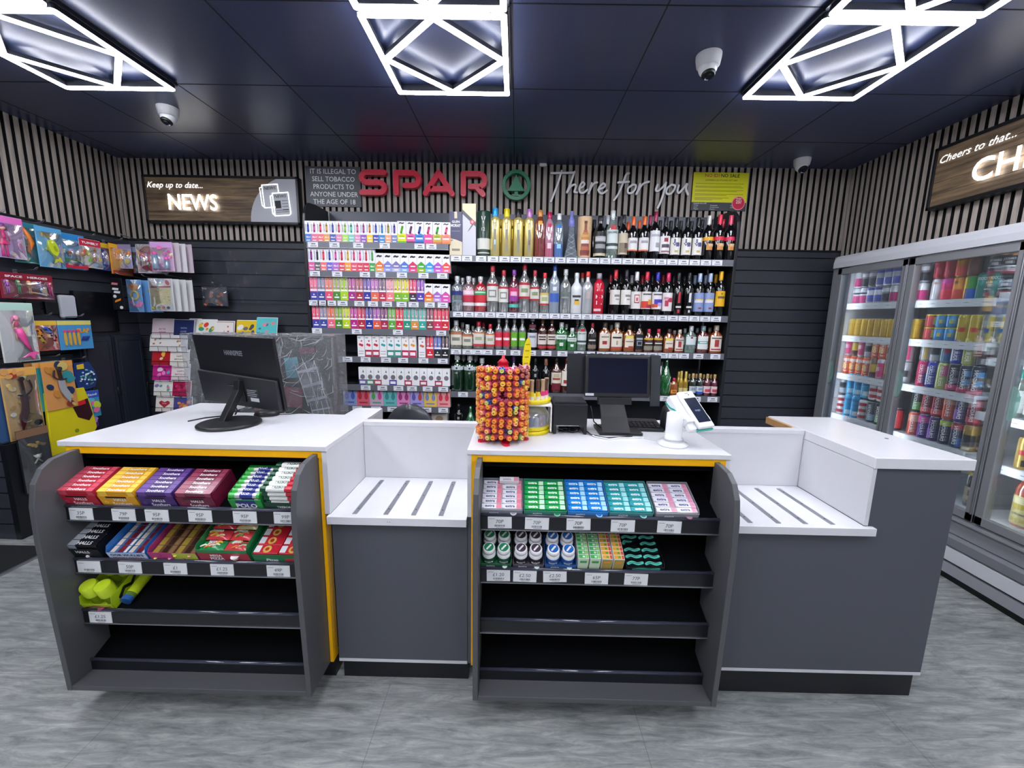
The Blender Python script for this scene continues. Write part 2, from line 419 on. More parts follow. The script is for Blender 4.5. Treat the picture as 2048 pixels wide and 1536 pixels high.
sign_box('wide framed wood sign with the lit word NEWS on the slatted back wall', lambda u, v, h: (-2.975 + u, 3.478 - h, 2.10 + v),
         1.235, .36, .065, (.20, .10, .165, 'NEWS'), (.035, .265, .062, 'Keep up to date...'), SIGNWOOD, True, .39)
sign_box('wide framed wood sign with lit letters CHILLED above the fridge on the right wall', lambda u, v, h: (2.609 - h, 2.735 - u, 2.105 + v),
         1.235, .36, .065, (.25, .09, .165, 'CHILLED'), (.04, .262, .06, 'Cheers to that...'), SIGNWOOD_Y, False)
# tobacco notice
t = thing('tobacco_notice', 'grey panel with white capitals about tobacco sales on the slatted back wall', 'sign', (-1.702, 3.478, 2.255))
m = MB(); m.box(0, .438, -.008, 0, 0, .302, pm('#5a5e63', .5)); m.build('panel', t, bevel=.001)
m = MB()
for i, s_ in enumerate(['IT IS ILLEGAL TO', 'SELL TOBACCO', 'PRODUCTS TO', 'ANYONE UNDER', 'THE AGE OF 18']):
    m.text(s_, .052, pm('#f0f0f0', .5), lambda a, b_, i=i: (.222 + a, -.0088, .248 - i*.057 + b_), bold=.006, width=[.365, .34, .325, .385, .34][i])
m.build('lettering', t)
# SPAR letters
RED = pm('#d9304a', .35, name='sign_red'); REDD = pm('#b01f35', .4); GRN = pm('#1f7a58', .4, name='sign_green')
def spar(name, strokes, x0, lab, su=.19):
    S = .185
    o = MB()
    for st in strokes:
        o.ribbon([(u*su, v*S) for u, v in st], .041, 0, .045, RED, lambda u, v, h: (u, -h, v), n=14)
    return tag(o.build(name, loc=(x0, 3.455, 2.335)), lab, 'sign letter', 'red letters of the shop sign')
def arc(cx, cy, r, a0, a1, n=8): return [(cx + r*math.cos(R(a0+(a1-a0)*i/n)), cy + r*math.sin(R(a0+(a1-a0)*i/n))) for i in range(n+1)]
spar('sign_letter', [[(1.02,.9)] + [(.35,.9)] + arc(.33,.70,.20,90,270) + [(.33,.5),(.80,.5)] + arc(.82,.30,.20,90,-90) + [(.82,.1),(.12,.1)]], -1.262, 'red raised letter S, first of the red sign letters', .201)
spar('sign_letter', [[(.12,.1),(.12,.9),(.85,.9)] + arc(.85,.65,.25,90,-90) + [(.85,.4),(.5,.4)]], -.986, 'red raised letter P between the S and the A', .181)
spar('sign_letter', [[(.1,.1),(.62,.92),(1.15,.1)], [(.3,.28),(.95,.28)]], -.754, 'red raised letter A between the P and the R', .199)
spar('sign_letter', [[(.12,.1),(.12,.9),(.85,.9)] + arc(.85,.65,.25,90,-90) + [(.85,.4),(.45,.4)], [(.72,.4),(1.02,.1)]], -.458, 'red raised letter R beside the green tree emblem', .172)
m = MB(); F3 = lambda u, v, h: (u, -h, v)
m.ribbon([(.099*math.cos(R(a)), .099*math.sin(R(a))) for a in range(0, 360, 10)], .026, 0, .045, GRN, F3, closed=True, n=8)
m.prism([(0,.078),(.028,.02),(.064,-.045),(-.064,-.045),(-.028,.02)], 0, .045, GRN, F3)
m.prism([(-.013,-.05),(.013,-.05),(.013,-.066),(.04,-.082),(-.04,-.082),(-.013,-.066)], 0, .045, GRN, F3)
tag(m.build('tree_emblem', loc=(-.022, 3.455, 2.425)), 'green ring with a fir tree inside, beside the red letters', 'emblem')
# handwriting: strokes measured on the wall, centimetre-like units scaled to metres
HW = [
 [(465,122),(560,120),(630,118)], [(540,105),(520,180),(480,290),(468,318)],
 [(635,112),(610,190),(585,255),(610,215),(640,200),(650,215),(640,250),(660,255)],
 [(675,225),(700,215),(712,195),(695,185),(678,215),(680,250),(705,258),(735,235)],
 [(765,190),(755,225),(745,262),(765,215),(785,190),(805,185)],
 [(815,235),(850,222),(865,205),(850,192),(825,215),(820,245),(845,262),(880,240)],
 [(1035,122),(1015,130),(995,190),(965,265),(935,308)], [(960,185),(1000,183),(1038,180)],
 [(1060,205),(1035,225),(1035,255),(1060,258),(1085,235),(1090,205),(1065,200)],
 [(1120,195),(1110,235),(1098,265),(1125,215),(1150,190),(1185,180)],
 [(1250,200),(1240,235),(1255,245),(1290,215),(1310,185)], [(1310,185),(1300,250),(1280,320),(1262,362)],
 [(1345,205),(1322,225),(1318,258),(1345,265),(1370,240),(1378,208),(1350,200)],
 [(1405,205),(1398,240),(1410,258),(1440,225),(1462,195)], [(1465,195),(1460,230),(1478,268)]]
m = MB(); HWM = pm('#e9e9ec', .35); k = .001072
def smooth_path(P, n=4):
    out = []
    for i in range(len(P) - 1):
        p0 = P[max(i-1,0)]; p1 = P[i]; p2 = P[i+1]; p3 = P[min(i+2,len(P)-1)]
        for j in range(n):
            t_ = j / n
            out.append(tuple(.5*((2*p1[c]) + (-p0[c]+p2[c])*t_ + (2*p0[c]-5*p1[c]+4*p2[c]-p3[c])*t_**2 + (-p0[c]+3*p1[c]-3*p2[c]+p3[c])*t_**3) for c in (0,1)))
    return out + [P[-1]]
for st in HW:
    m.ribbon([((u-465)*k, (240 - v + (u-465)*.014)*k) for u, v in smooth_path(st)], .0145, 0, .012, HWM, F3, n=8)
tag(m.build('script_lettering', loc=(.252, 3.465, 2.402)), 'white handwritten words There for you on the slatted wall', 'sign lettering')
# age notice
t = thing('age_notice', 'yellow no ID no sale notice with red age roundel on the back wall', 'sign', (1.375, 3.472, 2.272))
m = MB(); m.box(0, .432, -.006, 0, .062, .285, pm('#e3e01e', .5)); m.build('yellow_panel', t)
m = MB(); m.box(0, .432, -.006, 0, 0, .062, pm('#45484d', .5))
for x_, L_ in ((.02, ['Driving','licence','Passport']), (.15, ['Photographic','Driving Licence','Passport']), (.31, ['PASS','identity card'])):
    for i, s_ in enumerate(L_): m.text(s_, .011, WHITE, lambda a, b_, x_=x_, i=i: (x_ + a, -.0066, .036 - i*.014 + b_), 'l')
m.text('Acceptable forms of ID', .011, WHITE, lambda a, b_: (.015 + a, -.0066, .05 + b_), 'l', bold=.02); m.build('grey_panel', t)
m = MB(); T_ = lambda x_, z_: (lambda a, b_: (x_ + a, -.0068, z_ + b_))
m.text('NO ID?', .034, pm('#c8402a', .5), T_(.09, .25), 'l', bold=.01, width=.115); m.text('NO SALE', .034, PRINTK, T_(.215, .25), 'l', bold=.01, width=.145)
m.text('LICENSING (SCOTLAND) ACT 2005', .016, PRINTK, T_(.22, .222), width=.25)
for i, (z_, w_) in enumerate([(.2,.38),(.18,.36),(.171,.38),(.151,.38),(.142,.33),(.122,.38),(.113,.25),(.094,.27),(.086,.22),(.078,.14)]):
    m.box(.02, .02 + w_, -.0066, -.006, z_, z_ + .0032, pm('#8a8820', .5))
m.build('lettering', t)
m = MB(); m.prism([(.37 + .052*math.cos(R(a)), .058 + .052*math.sin(R(a))) for a in range(0, 360, 12)], .006, .008, pm('#f29aa8', .5), F3)
m.prism([(.37 + .046*math.cos(R(a)), .058 + .046*math.sin(R(a))) for a in range(0, 360, 12)], .008, .0095, pm('#d2264a', .5), F3)
m.text('25?', .034, WHITE, lambda a, b_: (.37 + a, -.0102, .056 + b_), bold=.02); m.text('Under', .017, WHITE, lambda a, b_: (.37 + a, -.0102, .086 + b_), bold=.02)
m.build('age_roundel', t)
# ------------------------------------------------------------------ till counter
CF, CT = 1.365, .95      # front face of the counter, top height
def floor_ok(): pass
# left unit
t = thing('counter_unit', 'left white-topped counter unit with yellow trim, carrying the black monitor', 'counter', (0, 0, 0), group='units of the till counter')
m = MB()
P = [(-1.583,1.352),(-.648,1.352),(-.648,1.96),(-.775,1.96),(-.775,1.815),(-1.35,1.815),(-1.35,1.995),(-1.575,1.995)]
m.prism(P, .932, .95, WTOP); m.build('worktop', t, bevel=.0015)
m = MB()
m.box(-1.56,-1.54,CF+.005,1.95,.1,.932,LAM); m.box(-1.54,-.675,1.63,1.80,.1,.932,LAM); m.box(-1.56,-1.36,1.80,1.97,.1,.932,LAM); m.box(-.765,-.68,1.80,1.94,.1,.932,LAM)
m.build('carcass', t)
m = MB(); m.box(-.666,-.648,1.357,1.96,.70,.9318,WPAN); m.box(-.68,-.666,1.63,1.95,.1,.93,WPAN); m.build('white_side_panel', t)
m = MB(); m.box(-1.56,-.666,1.357,CF,.906,.932,YEL); m.box(-.6785,-.6665,1.359,1.40,.1,.906,YEL); m.build('yellow_trim', t)
m = MB(); m.box(-1.54,-.68,1.40,1.95,0,.1,BLKSTEEL); m.build('plinth', t)
# middle unit
t = thing('counter_unit', 'middle white-topped counter unit with yellow trim, carrying the till and lollipops', 'counter', (0, 0, 0), group='units of the till counter')
m = MB(); m.box(-.160,.745,1.352,1.83,.932,.95,WTOP); m.build('worktop', t, bevel=.0015)
m = MB(); m.box(-.145,.735,1.63,1.80,.1,.932,LAM); m.build('carcass', t)
m = MB(); m.box(-.160,-.146,1.357,1.83,.70,.9318,WPAN); m.box(.731,.745,1.357,1.83,.70,.9318,WPAN)
m.box(-.160,-.146,CF+.003,1.8,.1,.70,LAM); m.box(.72,.731,CF+.05,1.8,.1,.93,LAM); m.build('white_side_panel', t)
m = MB(); m.box(-.146,.731,1.357,CF,.906,.932,YEL); m.box(-.146,-.126,1.359,1.40,.1,.906,YEL); m.box(.715,.731,1.359,1.40,.1,.906,YEL); m.build('yellow_trim', t)
m = MB(); m.box(-.14,.72,1.40,1.80,0,.1,BLKSTEEL); m.build('plinth', t)
# bagging bays
def bay(label, x0, x1, strips, panel_x1, small_holes):
    t = thing('bagging_bay', label, 'counter', (0, 0, 0), group='lowered white bagging bays')
    m = MB(); m.box(x0, x1, 1.702, 1.72, .70, .932, WPAN); m.box(x0, x1, 1.70, 1.745, .932, .95, WTOP); m.build('back_riser', t, bevel=.001)
    m = MB(); m.box(x0 - .004, x1 + (.03 if panel_x1 else .0), 1.335, 1.355, .672, .70, WTOP); m.box(x0, x1, 1.354, 1.702, .672, .70, WTOP)
    if small_holes:
        for dx in (0, .008): m.lathe([(.002, 0), (.002, .0005)], BLACK, 8, (x0 + .21 + dx, 1.3345, .686))
    m.build('bag_shelf', t, bevel=.001)
    for xs in strips:
        m = MB(); m.box(xs - .008, xs + .008, 1.36, 1.665, .70, .7025, STEEL)
        for yy in (1.40, 1.52, 1.63): m.lathe([(.003, .7025), (.003, .7029)], pm('#45474c', .4, .8), 8, (xs, yy, 0))
        m.build('metal_strip', t)
    if not panel_x1:
        m = MB(); m.box(x0, x1, CF, CF + .018, .112, .672, LAM); m.box(x0, x1, CF - .001, CF + .018, .10, .112, WPAN); m.build('front_panel', t)
        m = MB(); m.box(x0, x1, 1.40, 1.42, 0, .10, BLKSTEEL); m.build('plinth', t)
bay('lowered white bagging bay between the left and middle counter units', -.647, -.161, (-.562, -.451, -.352, -.255), None, True)
bay('lowered white bagging bay between the card reader and the right counter unit', .746, 1.234, (.84, .94, 1.035, 1.13), 1, False)
# right unit
t = thing('counter_unit', 'right dark grey counter unit with a thick white top, beside the fridges', 'counter', (0, 0, 0), group='units of the till counter')
m = MB(); m.prism([(1.236,1.352),(1.577,1.352),(1.545,1.96),(1.236,1.96)], .912, .95, WTOP)
m.lathe([(.007, .95), (.006, .9515)], pm('#55575c', .4, .6), 12, (1.49, 1.60, 0)); m.build('worktop', t, bevel=.002)
m = MB(); m.box(1.236,1.25,1.357,1.72,.701,.911,WPAN); m.build('white_side_panel', t)
m = MB(); m.box(.746,1.2505,CF,CF+.018,.112,.671,LAM); m.box(1.2505,1.545,CF,CF+.018,.112,.911,LAM); m.box(1.525,1.545,CF+.018,1.95,.112,.911,LAM)
m.box(1.252,1.27,CF+.018,1.95,.112,.911,LAM); m.box(1.27,1.525,1.93,1.945,.112,.911,LAM)
m.box(.746,1.545,CF-.001,CF+.018,.10,.112,WPAN); m.box(1.527,1.545,CF+.018,1.95,.10,.112,WPAN); m.build('grey_carcass', t)
m = MB(); m.box(.746,1.53,1.375,1.39,0,.10,BLKSTEEL); m.box(1.515,1.53,1.39,1.93,0,.10,BLKSTEEL); m.build('plinth', t)
m = MB(); m.box(1.226,1.236,1.75,1.96,.915,.945,pm('#b98f5e', .5, noise=.2, nscale=50)); m.build('wood_edge', t)

# ------------------------------------------------------------------ sweet racks hooked on the front
RACKM = pm('#515255', .45, name='charcoal_rack', noise=.14, nscale=900); RACKB = dull(pm('#050609', .8))
LIP = pm('#3c3e4e', .12, 0, coat=1); LABEL = pm('#dcdee0', .5, name='price_paper')
TILT = 24; RZ = (.75, .555, .36, .16)
def price_label(parent, x, z, y, text, wd=.08, ht=.042, tilt=0):
    m = MB(); m.box(-wd/2, wd/2, -.0015, 0, 0, ht, LABEL)
    if text: m.text(text, ht*.42, pm('#3c3e44', .5), lambda a, b_: (a, -.002, ht*.45 + b_), shear=.1)
    r_ = random.Random(int(x*1000))
    xx = -wd*.22
    while xx < wd*.22:
        d = r_.choice((.0008, .0015)); m.face_y(xx, xx + d, ht*.15, ht*.32, -.0018, PRINTK); xx += d + r_.choice((.0008, .0016))
    m.face_y(-wd*.45, -wd*.2, ht*.8, ht*.84, -.0018, pm('#8a8c90', .5)); m.face_y(-wd*.15, wd*.2, ht*.06, ht*.1, -.0018, pm('#8a8c90', .5))
    return m.build('price_label', parent, loc=(x, y, z), rot=(0, R(tilt), 0))
def rack(label, x0, x1, labels):
    t = thing('sweet_rack', label, 'display rack', (0, 0, 0), group='charcoal sweet racks on the counter front')
    P = [(1.364,.097),(1.216,.097),(1.205,.40),(1.198,.66),(1.200,.78),(1.212,.85),(1.238,.893),(1.275,.915),(1.33,.922),(1.364,.922)]
    for xa in (x0, x1 - .018):
        m = MB(); m.prism(P, xa, xa + .018, RACKM, lambda u, v, h: (h, u, v)); m.box(xa + .002, xa + .016, 1.364, 1.62, .12, .90, RACKB); m.build('side_panel', t, bevel=.002)
    m = MB(); m.box(x0 + .0185, x1 - .0185, 1.217, 1.62, .097, .115, RACKM); m.build('bottom_board', t, bevel=.0015)
    m = MB(); m.box(x0 + .02, x1 - .02, 1.60, 1.615, .115, .90, RACKB); m.box(x0 + .02, x1 - .02, 1.37, 1.60, .885, .90, RACKB); m.build('back_panel', t)
    for i, z in enumerate(RZ):
        s = MB(); c, sn = math.cos(R(TILT)), math.sin(R(TILT)); a0, a1 = x0 + .019, x1 - .019
        V = lambda v, w: (1.2935 + v*c - w*sn, z - .007 + v*sn + w*c)
        s.prism([V(0, -.004), V(.325, -.004), V(.325, 0), V(0, 0)], a0, a1, RACKB, lambda u, v, h: (h, u, v))
        so = s.build('shelf', t)
        r_ = MB(); r_.box(a0, a1, 1.285, 1.292, z - .057, z - .008, BLKSTEEL); r_.box(a0, a1, 1.281, 1.285, z - .057, z - .054, STEEL)
        r_.build('price_rail', so)
        q = MB(); q.tube([(a0, 1.287, z - .004), (a1, 1.287, z - .004)], .006, LIP, 10); plabel(q.build('front_lip', so), 'clear grey front lip')
        for (lx, s_, dz, tl) in labels[i]: price_label(so, lx, z - .053 + dz, 1.2845, s_, tilt=tl)
rack('left charcoal rack of throat sweets, pizza sweets and lime tubs under the monitor', -1.53, -.68,
     [[(-1.459,'35P',0,0),(-1.314,'79P',0,0),(-1.201,'95P',0,0),(-1.054,'95P',.002,0),(-.902,'95P',.001,0),(-.764,'99P',.002,0)],
      [(-1.461,'',0,0),(-1.318,'50P',0,0),(-1.16,'£1',0,0),(-.998,'£1.25',0,0),(-.803,'49P',0,0)], [(-1.449,'£1.25',0,0)], []])
rack('right charcoal rack of chewing gum and mints under the till', -.125, .71,
     [[(-.042,'70P',.003,-1),(.082,'70P',.002,1),(.222,'70P',.003,-1),(.37,'70P',0,0),(.525,'70P',0,1)],
      [(-.044,'£1.20',.003,-1),(.046,'£2.50',.002,1),(.15,'£2.50',.004,-2),(.292,'65P',0,0),(.427,'77P',0,1)], [], []])

# ------------------------------------------------------------------ sweets on the racks (local frame: x right, y up the slope, z off the shelf)
def on_shelf(row, x, v=.0, w=.0005):
    c, s = math.cos(R(TILT)), math.sin(R(TILT)); z = RZ[row] - .007
    return (x, 1.2935 + v*c - w*s, z + v*s + w*c), (R(TILT), 0, 0)
def carton(row, x0, x1, depth, ht, col, front, name, label, lip=None, open_=True, extras=None, v=0.):
    """open display carton; front(m, w, h) prints its front panel"""
    w_ = x1 - x0; t_ = .0012; lip = lip or ht*.55; C = pm(col, .4); m = MB()
    m.box(0, w_, 0, depth, 0, t_, C); m.box(0, w_, 0, t_, 0, lip, C); m.box(0, w_, depth - t_, depth, 0, ht, C)
    for xx in (0, w_ - t_): m.prism([(0, 0), (depth, 0), (depth, ht), (.012, ht), (0, lip)], xx, xx + t_, C, lambda u, vv, h: (h, u, vv))
    front(m, w_, lip)
    if extras: extras(m, w_, depth, ht)
    loc, rot = on_shelf(row, x0, v); o = m.build(name, loc=loc, rot=rot)
    return tag(o, label, 'carton')
def stick(row, x, v, w, L_, D_, H_, cols, text, tcol, name, label, group, xt=.0, shade=None, twist=0):
    """flat wrapped stick pack: body, end block and printed name"""
    m = MB(); m.box(0, L_, 0, D_, 0, H_, pm(cols[0], .3, coat=.3))
    for (a, b_, c_) in cols[1]: m.face_z(a*L_, b_*L_, .0008, D_ - .0008, H_ + .0003, pm(c_, .3)); m.face_y(a*L_, b_*L_, .0008, H_ - .0008, -.0003, pm(c_, .3))
    if text:
        m.text(text, D_*.75, tcol, lambda a, b_: (L_*(.36 + xt) + a, D_*.22 + b_, H_ + .0006), bold=.025, width=L_*.5)
    loc, rot = on_shelf(row, x, v, w)
    rot = (rot[0], rot[1], rot[2])
    o = m.build(name, loc=loc, rot=rot, bevel=.0015, seg=2); tag(o, label, 'sweets', group); return o
W_ = WHITE
# throat sweets, four cartons
x = -1.525
for k, (x0, x1, col, c2, nm) in enumerate([(-1.518,-1.391,'#b8283a','#d8566a','red'),(-1.384,-1.258,'#e2a31c','#f5cc55','yellow'),(-1.252,-1.129,'#43246e','#6a4a98','purple'),(-1.123,-.998,'#6f1536','#98405c','maroon')]):
    def fr(m, w, h, c2=c2):
        m.text('HALLS', h*.30, W_, lambda a, b_: (w*.55 + a, -.0006, h*.56 + b_), bold=.03)
        m.text('Soothers', h*.42, W_, lambda a, b_: (w*.55 + a, -.0008, h*.14 + b_), bold=.02, width=w*.5)
        for i in range(5): m.prism([(w*.14 + .008*math.cos(a_ + i), h*.4 + .008*math.sin(a_ + i)) for a_ in (0, 1.2, 2.4, 3.6, 4.8)][:3], -.0006, -.0004, pm(c2, .4), lambda u, v, h_: (u, h_, v))
        m.face_y(w*.2, w*.75, h*.82, h*.98, -.0005, pm('#2a1016', .5))
    carton(0, x0, x1, .118, .066, col, fr, 'sweet_carton', 'open %s carton of throat sweets on the top shelf of the left rack' % nm, lip=.05)
    for i in range(6):
        stick(0, x0 + .003, .003 + i*.019, .0025, x1 - x0 - .006, .0185, .066, (col, [(.02,.25,c2),(.82,.98,c2)]), 'Soothers', W_, 'sweet_pack',
              '%s throat sweet pack, %s from the front in the %s carton' % (nm, nth(i+1), nm), '%s throat sweet packs' % nm, xt=.16)
# mint rolls
def roll(row, x, v, w, L_, r, cols, text, tc, label, group, name='mint_roll', ax='x', rot_z=0):
    m = MB(); m.M = Matrix.Rotation(R(90), 4, 'Y') if ax == 'x' else Matrix.Rotation(R(-90), 4, 'X')
    z = 0
    for (f, c_, met) in cols: m.lathe([(r, z*L_), (r, (z + f)*L_)], pm(c_, .25, met), 14, cap=True); z += f
    m.M = Matrix()
    if text: m.text(text, r*1.25, tc, lambda a, b_: (L_*.5 + a, math.sin(b_/r - .45)*(r + .0005), math.cos(b_/r - .45)*(r + .0005)), bold=.03)
    loc, rot = on_shelf(row, x, v + r, w + r); tag(m.build(name, loc=loc, rot=rot), label, 'sweets', group)
def frp(m, w, h):
    m.text('POLO', h*.6, W_, lambda a, b_: (w*.5 + a, -.0007, h*.2 + b_), bold=.03); m.face_y(w*.2, w*.8, h*.05, h*.95, -.0004, pm('#27307a', .4))
carton(0, -.948, -.838, .145, .062, '#1f9a3c', frp, 'sweet_carton', 'green open carton of mint rolls next to the maroon carton', lip=.045)
for i in range(7):
    roll(0, -.944, .002 + i*.0198, .045, .102, .0098, [(.2,'#3fae4a',0),(.16,'#d8dadf',.6),(.42,'#2a3384',0),(.12,'#d8dadf',.6),(.1,'#3fae4a',0)], 'POLO', W_,
         'green and blue foil mint roll, %s from the front in the green carton' % nth(i+1), 'foil mint rolls')
    if i < 2: roll(0, -.944, .002 + i*.0198, .024, .102, .0098, [(.2,'#3fae4a',0),(.16,'#d8dadf',.6),(.42,'#2a3384',0),(.12,'#d8dadf',.6),(.1,'#3fae4a',0)], '', W_,
         'green and blue foil mint roll in the layer below, %s from the front' % nth(i+1), 'foil mint rolls')
def frt(m, w, h): m.text('TREBOR', h*.36, W_, lambda a, b_: (w*.5 + a, -.0006, h*.3 + b_), bold=.02); m.face_y(w*.1, w*.9, h*.08, h*.14, -.0005, W_)
carton(0, -.832, -.705, .165, .085, '#12402c', frt, 'sweet_carton', 'dark green open carton of mint rolls at the right end of the top shelf', lip=.035)
for j, wz in enumerate((.018, .038, .058, .078)):
    for i in range(7 if j == 3 else 1):
        roll(0, -.828, .002 + i*.0215, wz, .12, .0103, [(.16,'#0f4a32',0),(.5,'#e8eae6',.0),(.2,'#c9283c',0),(.14,'#0f4a32',0)], 'TREBOR', pm('#0f4a32', .5),
             'white and dark green mint roll, %s from the front, layer %s from the top' % (nth(i+1), nth(4-j)), 'white mint rolls')
# second row, left rack
def frh(m, w, h): m.text('HALLS', h*.34, W_, lambda a, b_: (w*.45 + a, -.0006, h*.6 + b_), bold=.03); m.ball((w*.5, 0, h*.25), .006, pm('#cfd3da', .3), 8, 6)
carton(1, -1.518, -1.41, .125, .062, '#14161b', frh, 'sweet_carton', 'black open carton of mint sweets at the left end of the second shelf', lip=.05)
for i in range(5):
    stick(1, -1.515, .004 + i*.0235, .003, .10, .023, .062, ('#121419', [(.02,.3,'#aab0b8')]), 'HALLS', W_, 'sweet_pack',
          'black mint pack, %s from the front in the black carton' % nth(i+1), 'black mint packs', xt=.2)
def frw(m, w, h):
    m.face_y(0, w, 0, h, -.0003, pm('#c9d9ee', .4)); m.text("OOR WULLIE'S", h*.4, pm('#1c2a66', .5), lambda a, b_: (w*.5 + a, -.0008, h*.52 + b_), bold=.04, width=w*.85)
    m.text('IRON BREW', h*.34, pm('#c8402a', .5), lambda a, b_: (w*.5 + a, -.0008, h*.1 + b_), bold=.03, width=w*.8)
carton(1, -1.39, -1.255, .15, .055, '#2f78c8', frw, 'sweet_carton', 'blue open carton of chew bars beside the black carton', lip=.036)
for i in range(5):
    for c_ in range(2):
        stick(1, -1.385 + c_*.064, .004 + i*.028, .002, .062, .027, .03, ('#3c6ea0', [(.05,.3,'#d8c8b8'),(.45,.75,'#7a2434'),(.8,.95,'#e6e2da')]), '', W_, 'chew_bar',
              'blue and brown chew bar, %s from the front, %s column of the blue carton' % (nth(i+1), ('left', 'right')[c_]), 'chew bars in the blue carton')
def fry(m, w, h):
    m.face_y(0, w*.5, 0, h, -.0003, pm('#b83a7a', .4)); m.face_y(w*.5, w, 0, h, -.0003, pm('#b7c23a', .4))
    for i in range(6): m.lathe([(.006, 0), (.006, .0004)], pm(('#e6e05a', '#7a2b5a', '#e08aa0')[i % 3], .4), 8, (w*(.1 + .15*i), 0, h*(.3 + .4*(i % 2))))
carton(1, -1.245, -1.08, .15, .05, '#b83a7a', fry, 'sweet_carton', 'pink and lime open carton of brown wrapped bars in the middle of the second shelf', lip=.04)
for i in range(4):
    for c_ in range(2):
        stick(1, -1.24 + c_*.079, .004 + i*.033, .002, .076, .032, .03, ('#6b4a32', [(.05,.3,'#a38a3a'),(.45,.7,'#3a241c'),(.75,.95,'#8a6a4a')]), '', W_, 'toffee_bar',
              'brown wrapped bar, %s from the front, %s column of the pink and lime carton' % (nth(i+1), ('left', 'right')[c_]), 'brown wrapped bars')
def frm(m, w, h):
    m.face_y(0, w, 0, h*.75, -.0003, pm('#a8243a', .4)); m.text('MEGA', h*.24, W_, lambda a, b_: (w*.35 + a, -.0008, h*.46 + b_), bold=.04); m.text('PIZZA', h*.28, W_, lambda a, b_: (w*.35 + a, -.0008, h*.18 + b_), bold=.04)
    m.lathe([(.014, 0), (.014, .0006)], W_, 12, (w*.72, 0, h*.5)); m.lathe([(.01, 0), (.01, .0007)], pm('#e0b48a', .5), 12, (w*.72, -.0003, h*.32))
def exm(m, w, d, h): m.prism([(0, h), (w, h), (w + .008, h + .02), (-.008, h + .02)], d - .002, d, pm('#1f8a4a', .4), lambda u, v, q: (u, q, v))
carton(1, -1.072, -.898, .135, .075, '#1f8a4a', frm, 'sweet_carton', 'tall green and red carton of pizza sweets on the second shelf', lip=.062, extras=exm)
cols = ['#e7c64a', '#d2384a', '#f0e6c8', '#3aa05a', '#e88a3a', '#f6f0e0']
def bagsweet(row, x, v, w, sx, sy, label, group, seed, text=None):
    r_ = random.Random(seed); m = MB(); base = pm(r_.choice(['#d8404a', '#2c8f50', '#e8d8a0']), .25, coat=.5)
    n = 8; V = []; F = []
    for j in range(n + 1):
        for i in range(n + 1):
            u, q = i/n, j/n; hgt = .012*(math.sin(math.pi*u)*math.sin(math.pi*q))**.5 + .001*r_.random(); V.append((u*sx, q*sy, hgt))
    for j in range(n):
        for i in range(n): F.append((j*(n+1)+i, j*(n+1)+i+1, (j+1)*(n+1)+i+1, (j+1)*(n+1)+i))
    m.add(V, F, base, True)
    for k_ in range(9):
        cx, cy = sx*(.2 + .6*r_.random()), sy*(.2 + .6*r_.random()); m.ribbon([(cx - .01, cy - .004), (cx, cy + .003), (cx + .01, cy)], .005, .0115, .014, pm(r_.choice(cols), .4), lambda a, b_, h: (a, b_, h), n=6)
    if text: m.text(text, sy*.25, W_, lambda a, b_: (sx/2 + a, sy*.6 + b_, .0155), bold=.04)
    loc, rot = on_shelf(row, x, v, w); tag(m.build('sweet_bag', loc=loc, rot=rot), label, 'sweets', group)
for i in range(3):
    for c_ in range(2): bagsweet(1, -1.068 + c_*.084, .004 + i*.042, .05 + .004*i, .082, .04, 'colourful pizza sweet bag, %s from the front, %s side of the tall green carton' % (nth(i+1), ('left', 'right')[c_]), 'pizza sweet bags', i*2 + c_, 'PIZZA')
def frz(m, w, h): m.face_y(0, w, 0, h*.9, -.0003, pm('#1f7a48', .4)); m.text('Pizza', h*.5, W_, lambda a, b_: (w*.35 + a, -.0008, h*.2 + b_), bold=.04, shear=.2); m.face_y(w*.6, w*.95, h*.1, h*.6, -.0005, pm('#c23a3a', .4))
carton(1, -.886, -.705, .14, .05, '#1f7a48', frz, 'sweet_carton', 'low green carton of red sweet packs at the right end of the second shelf', lip=.042)
for i in range(4):
    for c_ in range(2):
        m = MB(); m.box(0, .084, 0, .033, 0, .045, pm('#d0283a', .3)); m.lathe([(.014, 0), (.014, .0006)], pm('#e6c25a', .4), 12, (.042, .0165, .045)); m.lathe([(.007, 0), (.007, .0009)], pm('#c23a2a', .4), 10, (.042, .0165, .045))
        m.face_y(.01, .074, .005, .03, -.0004, pm('#e6c25a', .4)); m.face_z(.0, .02, .004, .03, .0454, W_)
        loc, rot = on_shelf(1, -.882 + c_*.088, .003 + i*.034, .0025); tag(m.build('sweet_pack', loc=loc, rot=rot, bevel=.001), 'red sweet pack with yellow roundel, %s from front, %s column of low green carton' % (nth(i+1), ('left', 'right')[c_]), 'sweets', 'red pizza sweet packs')
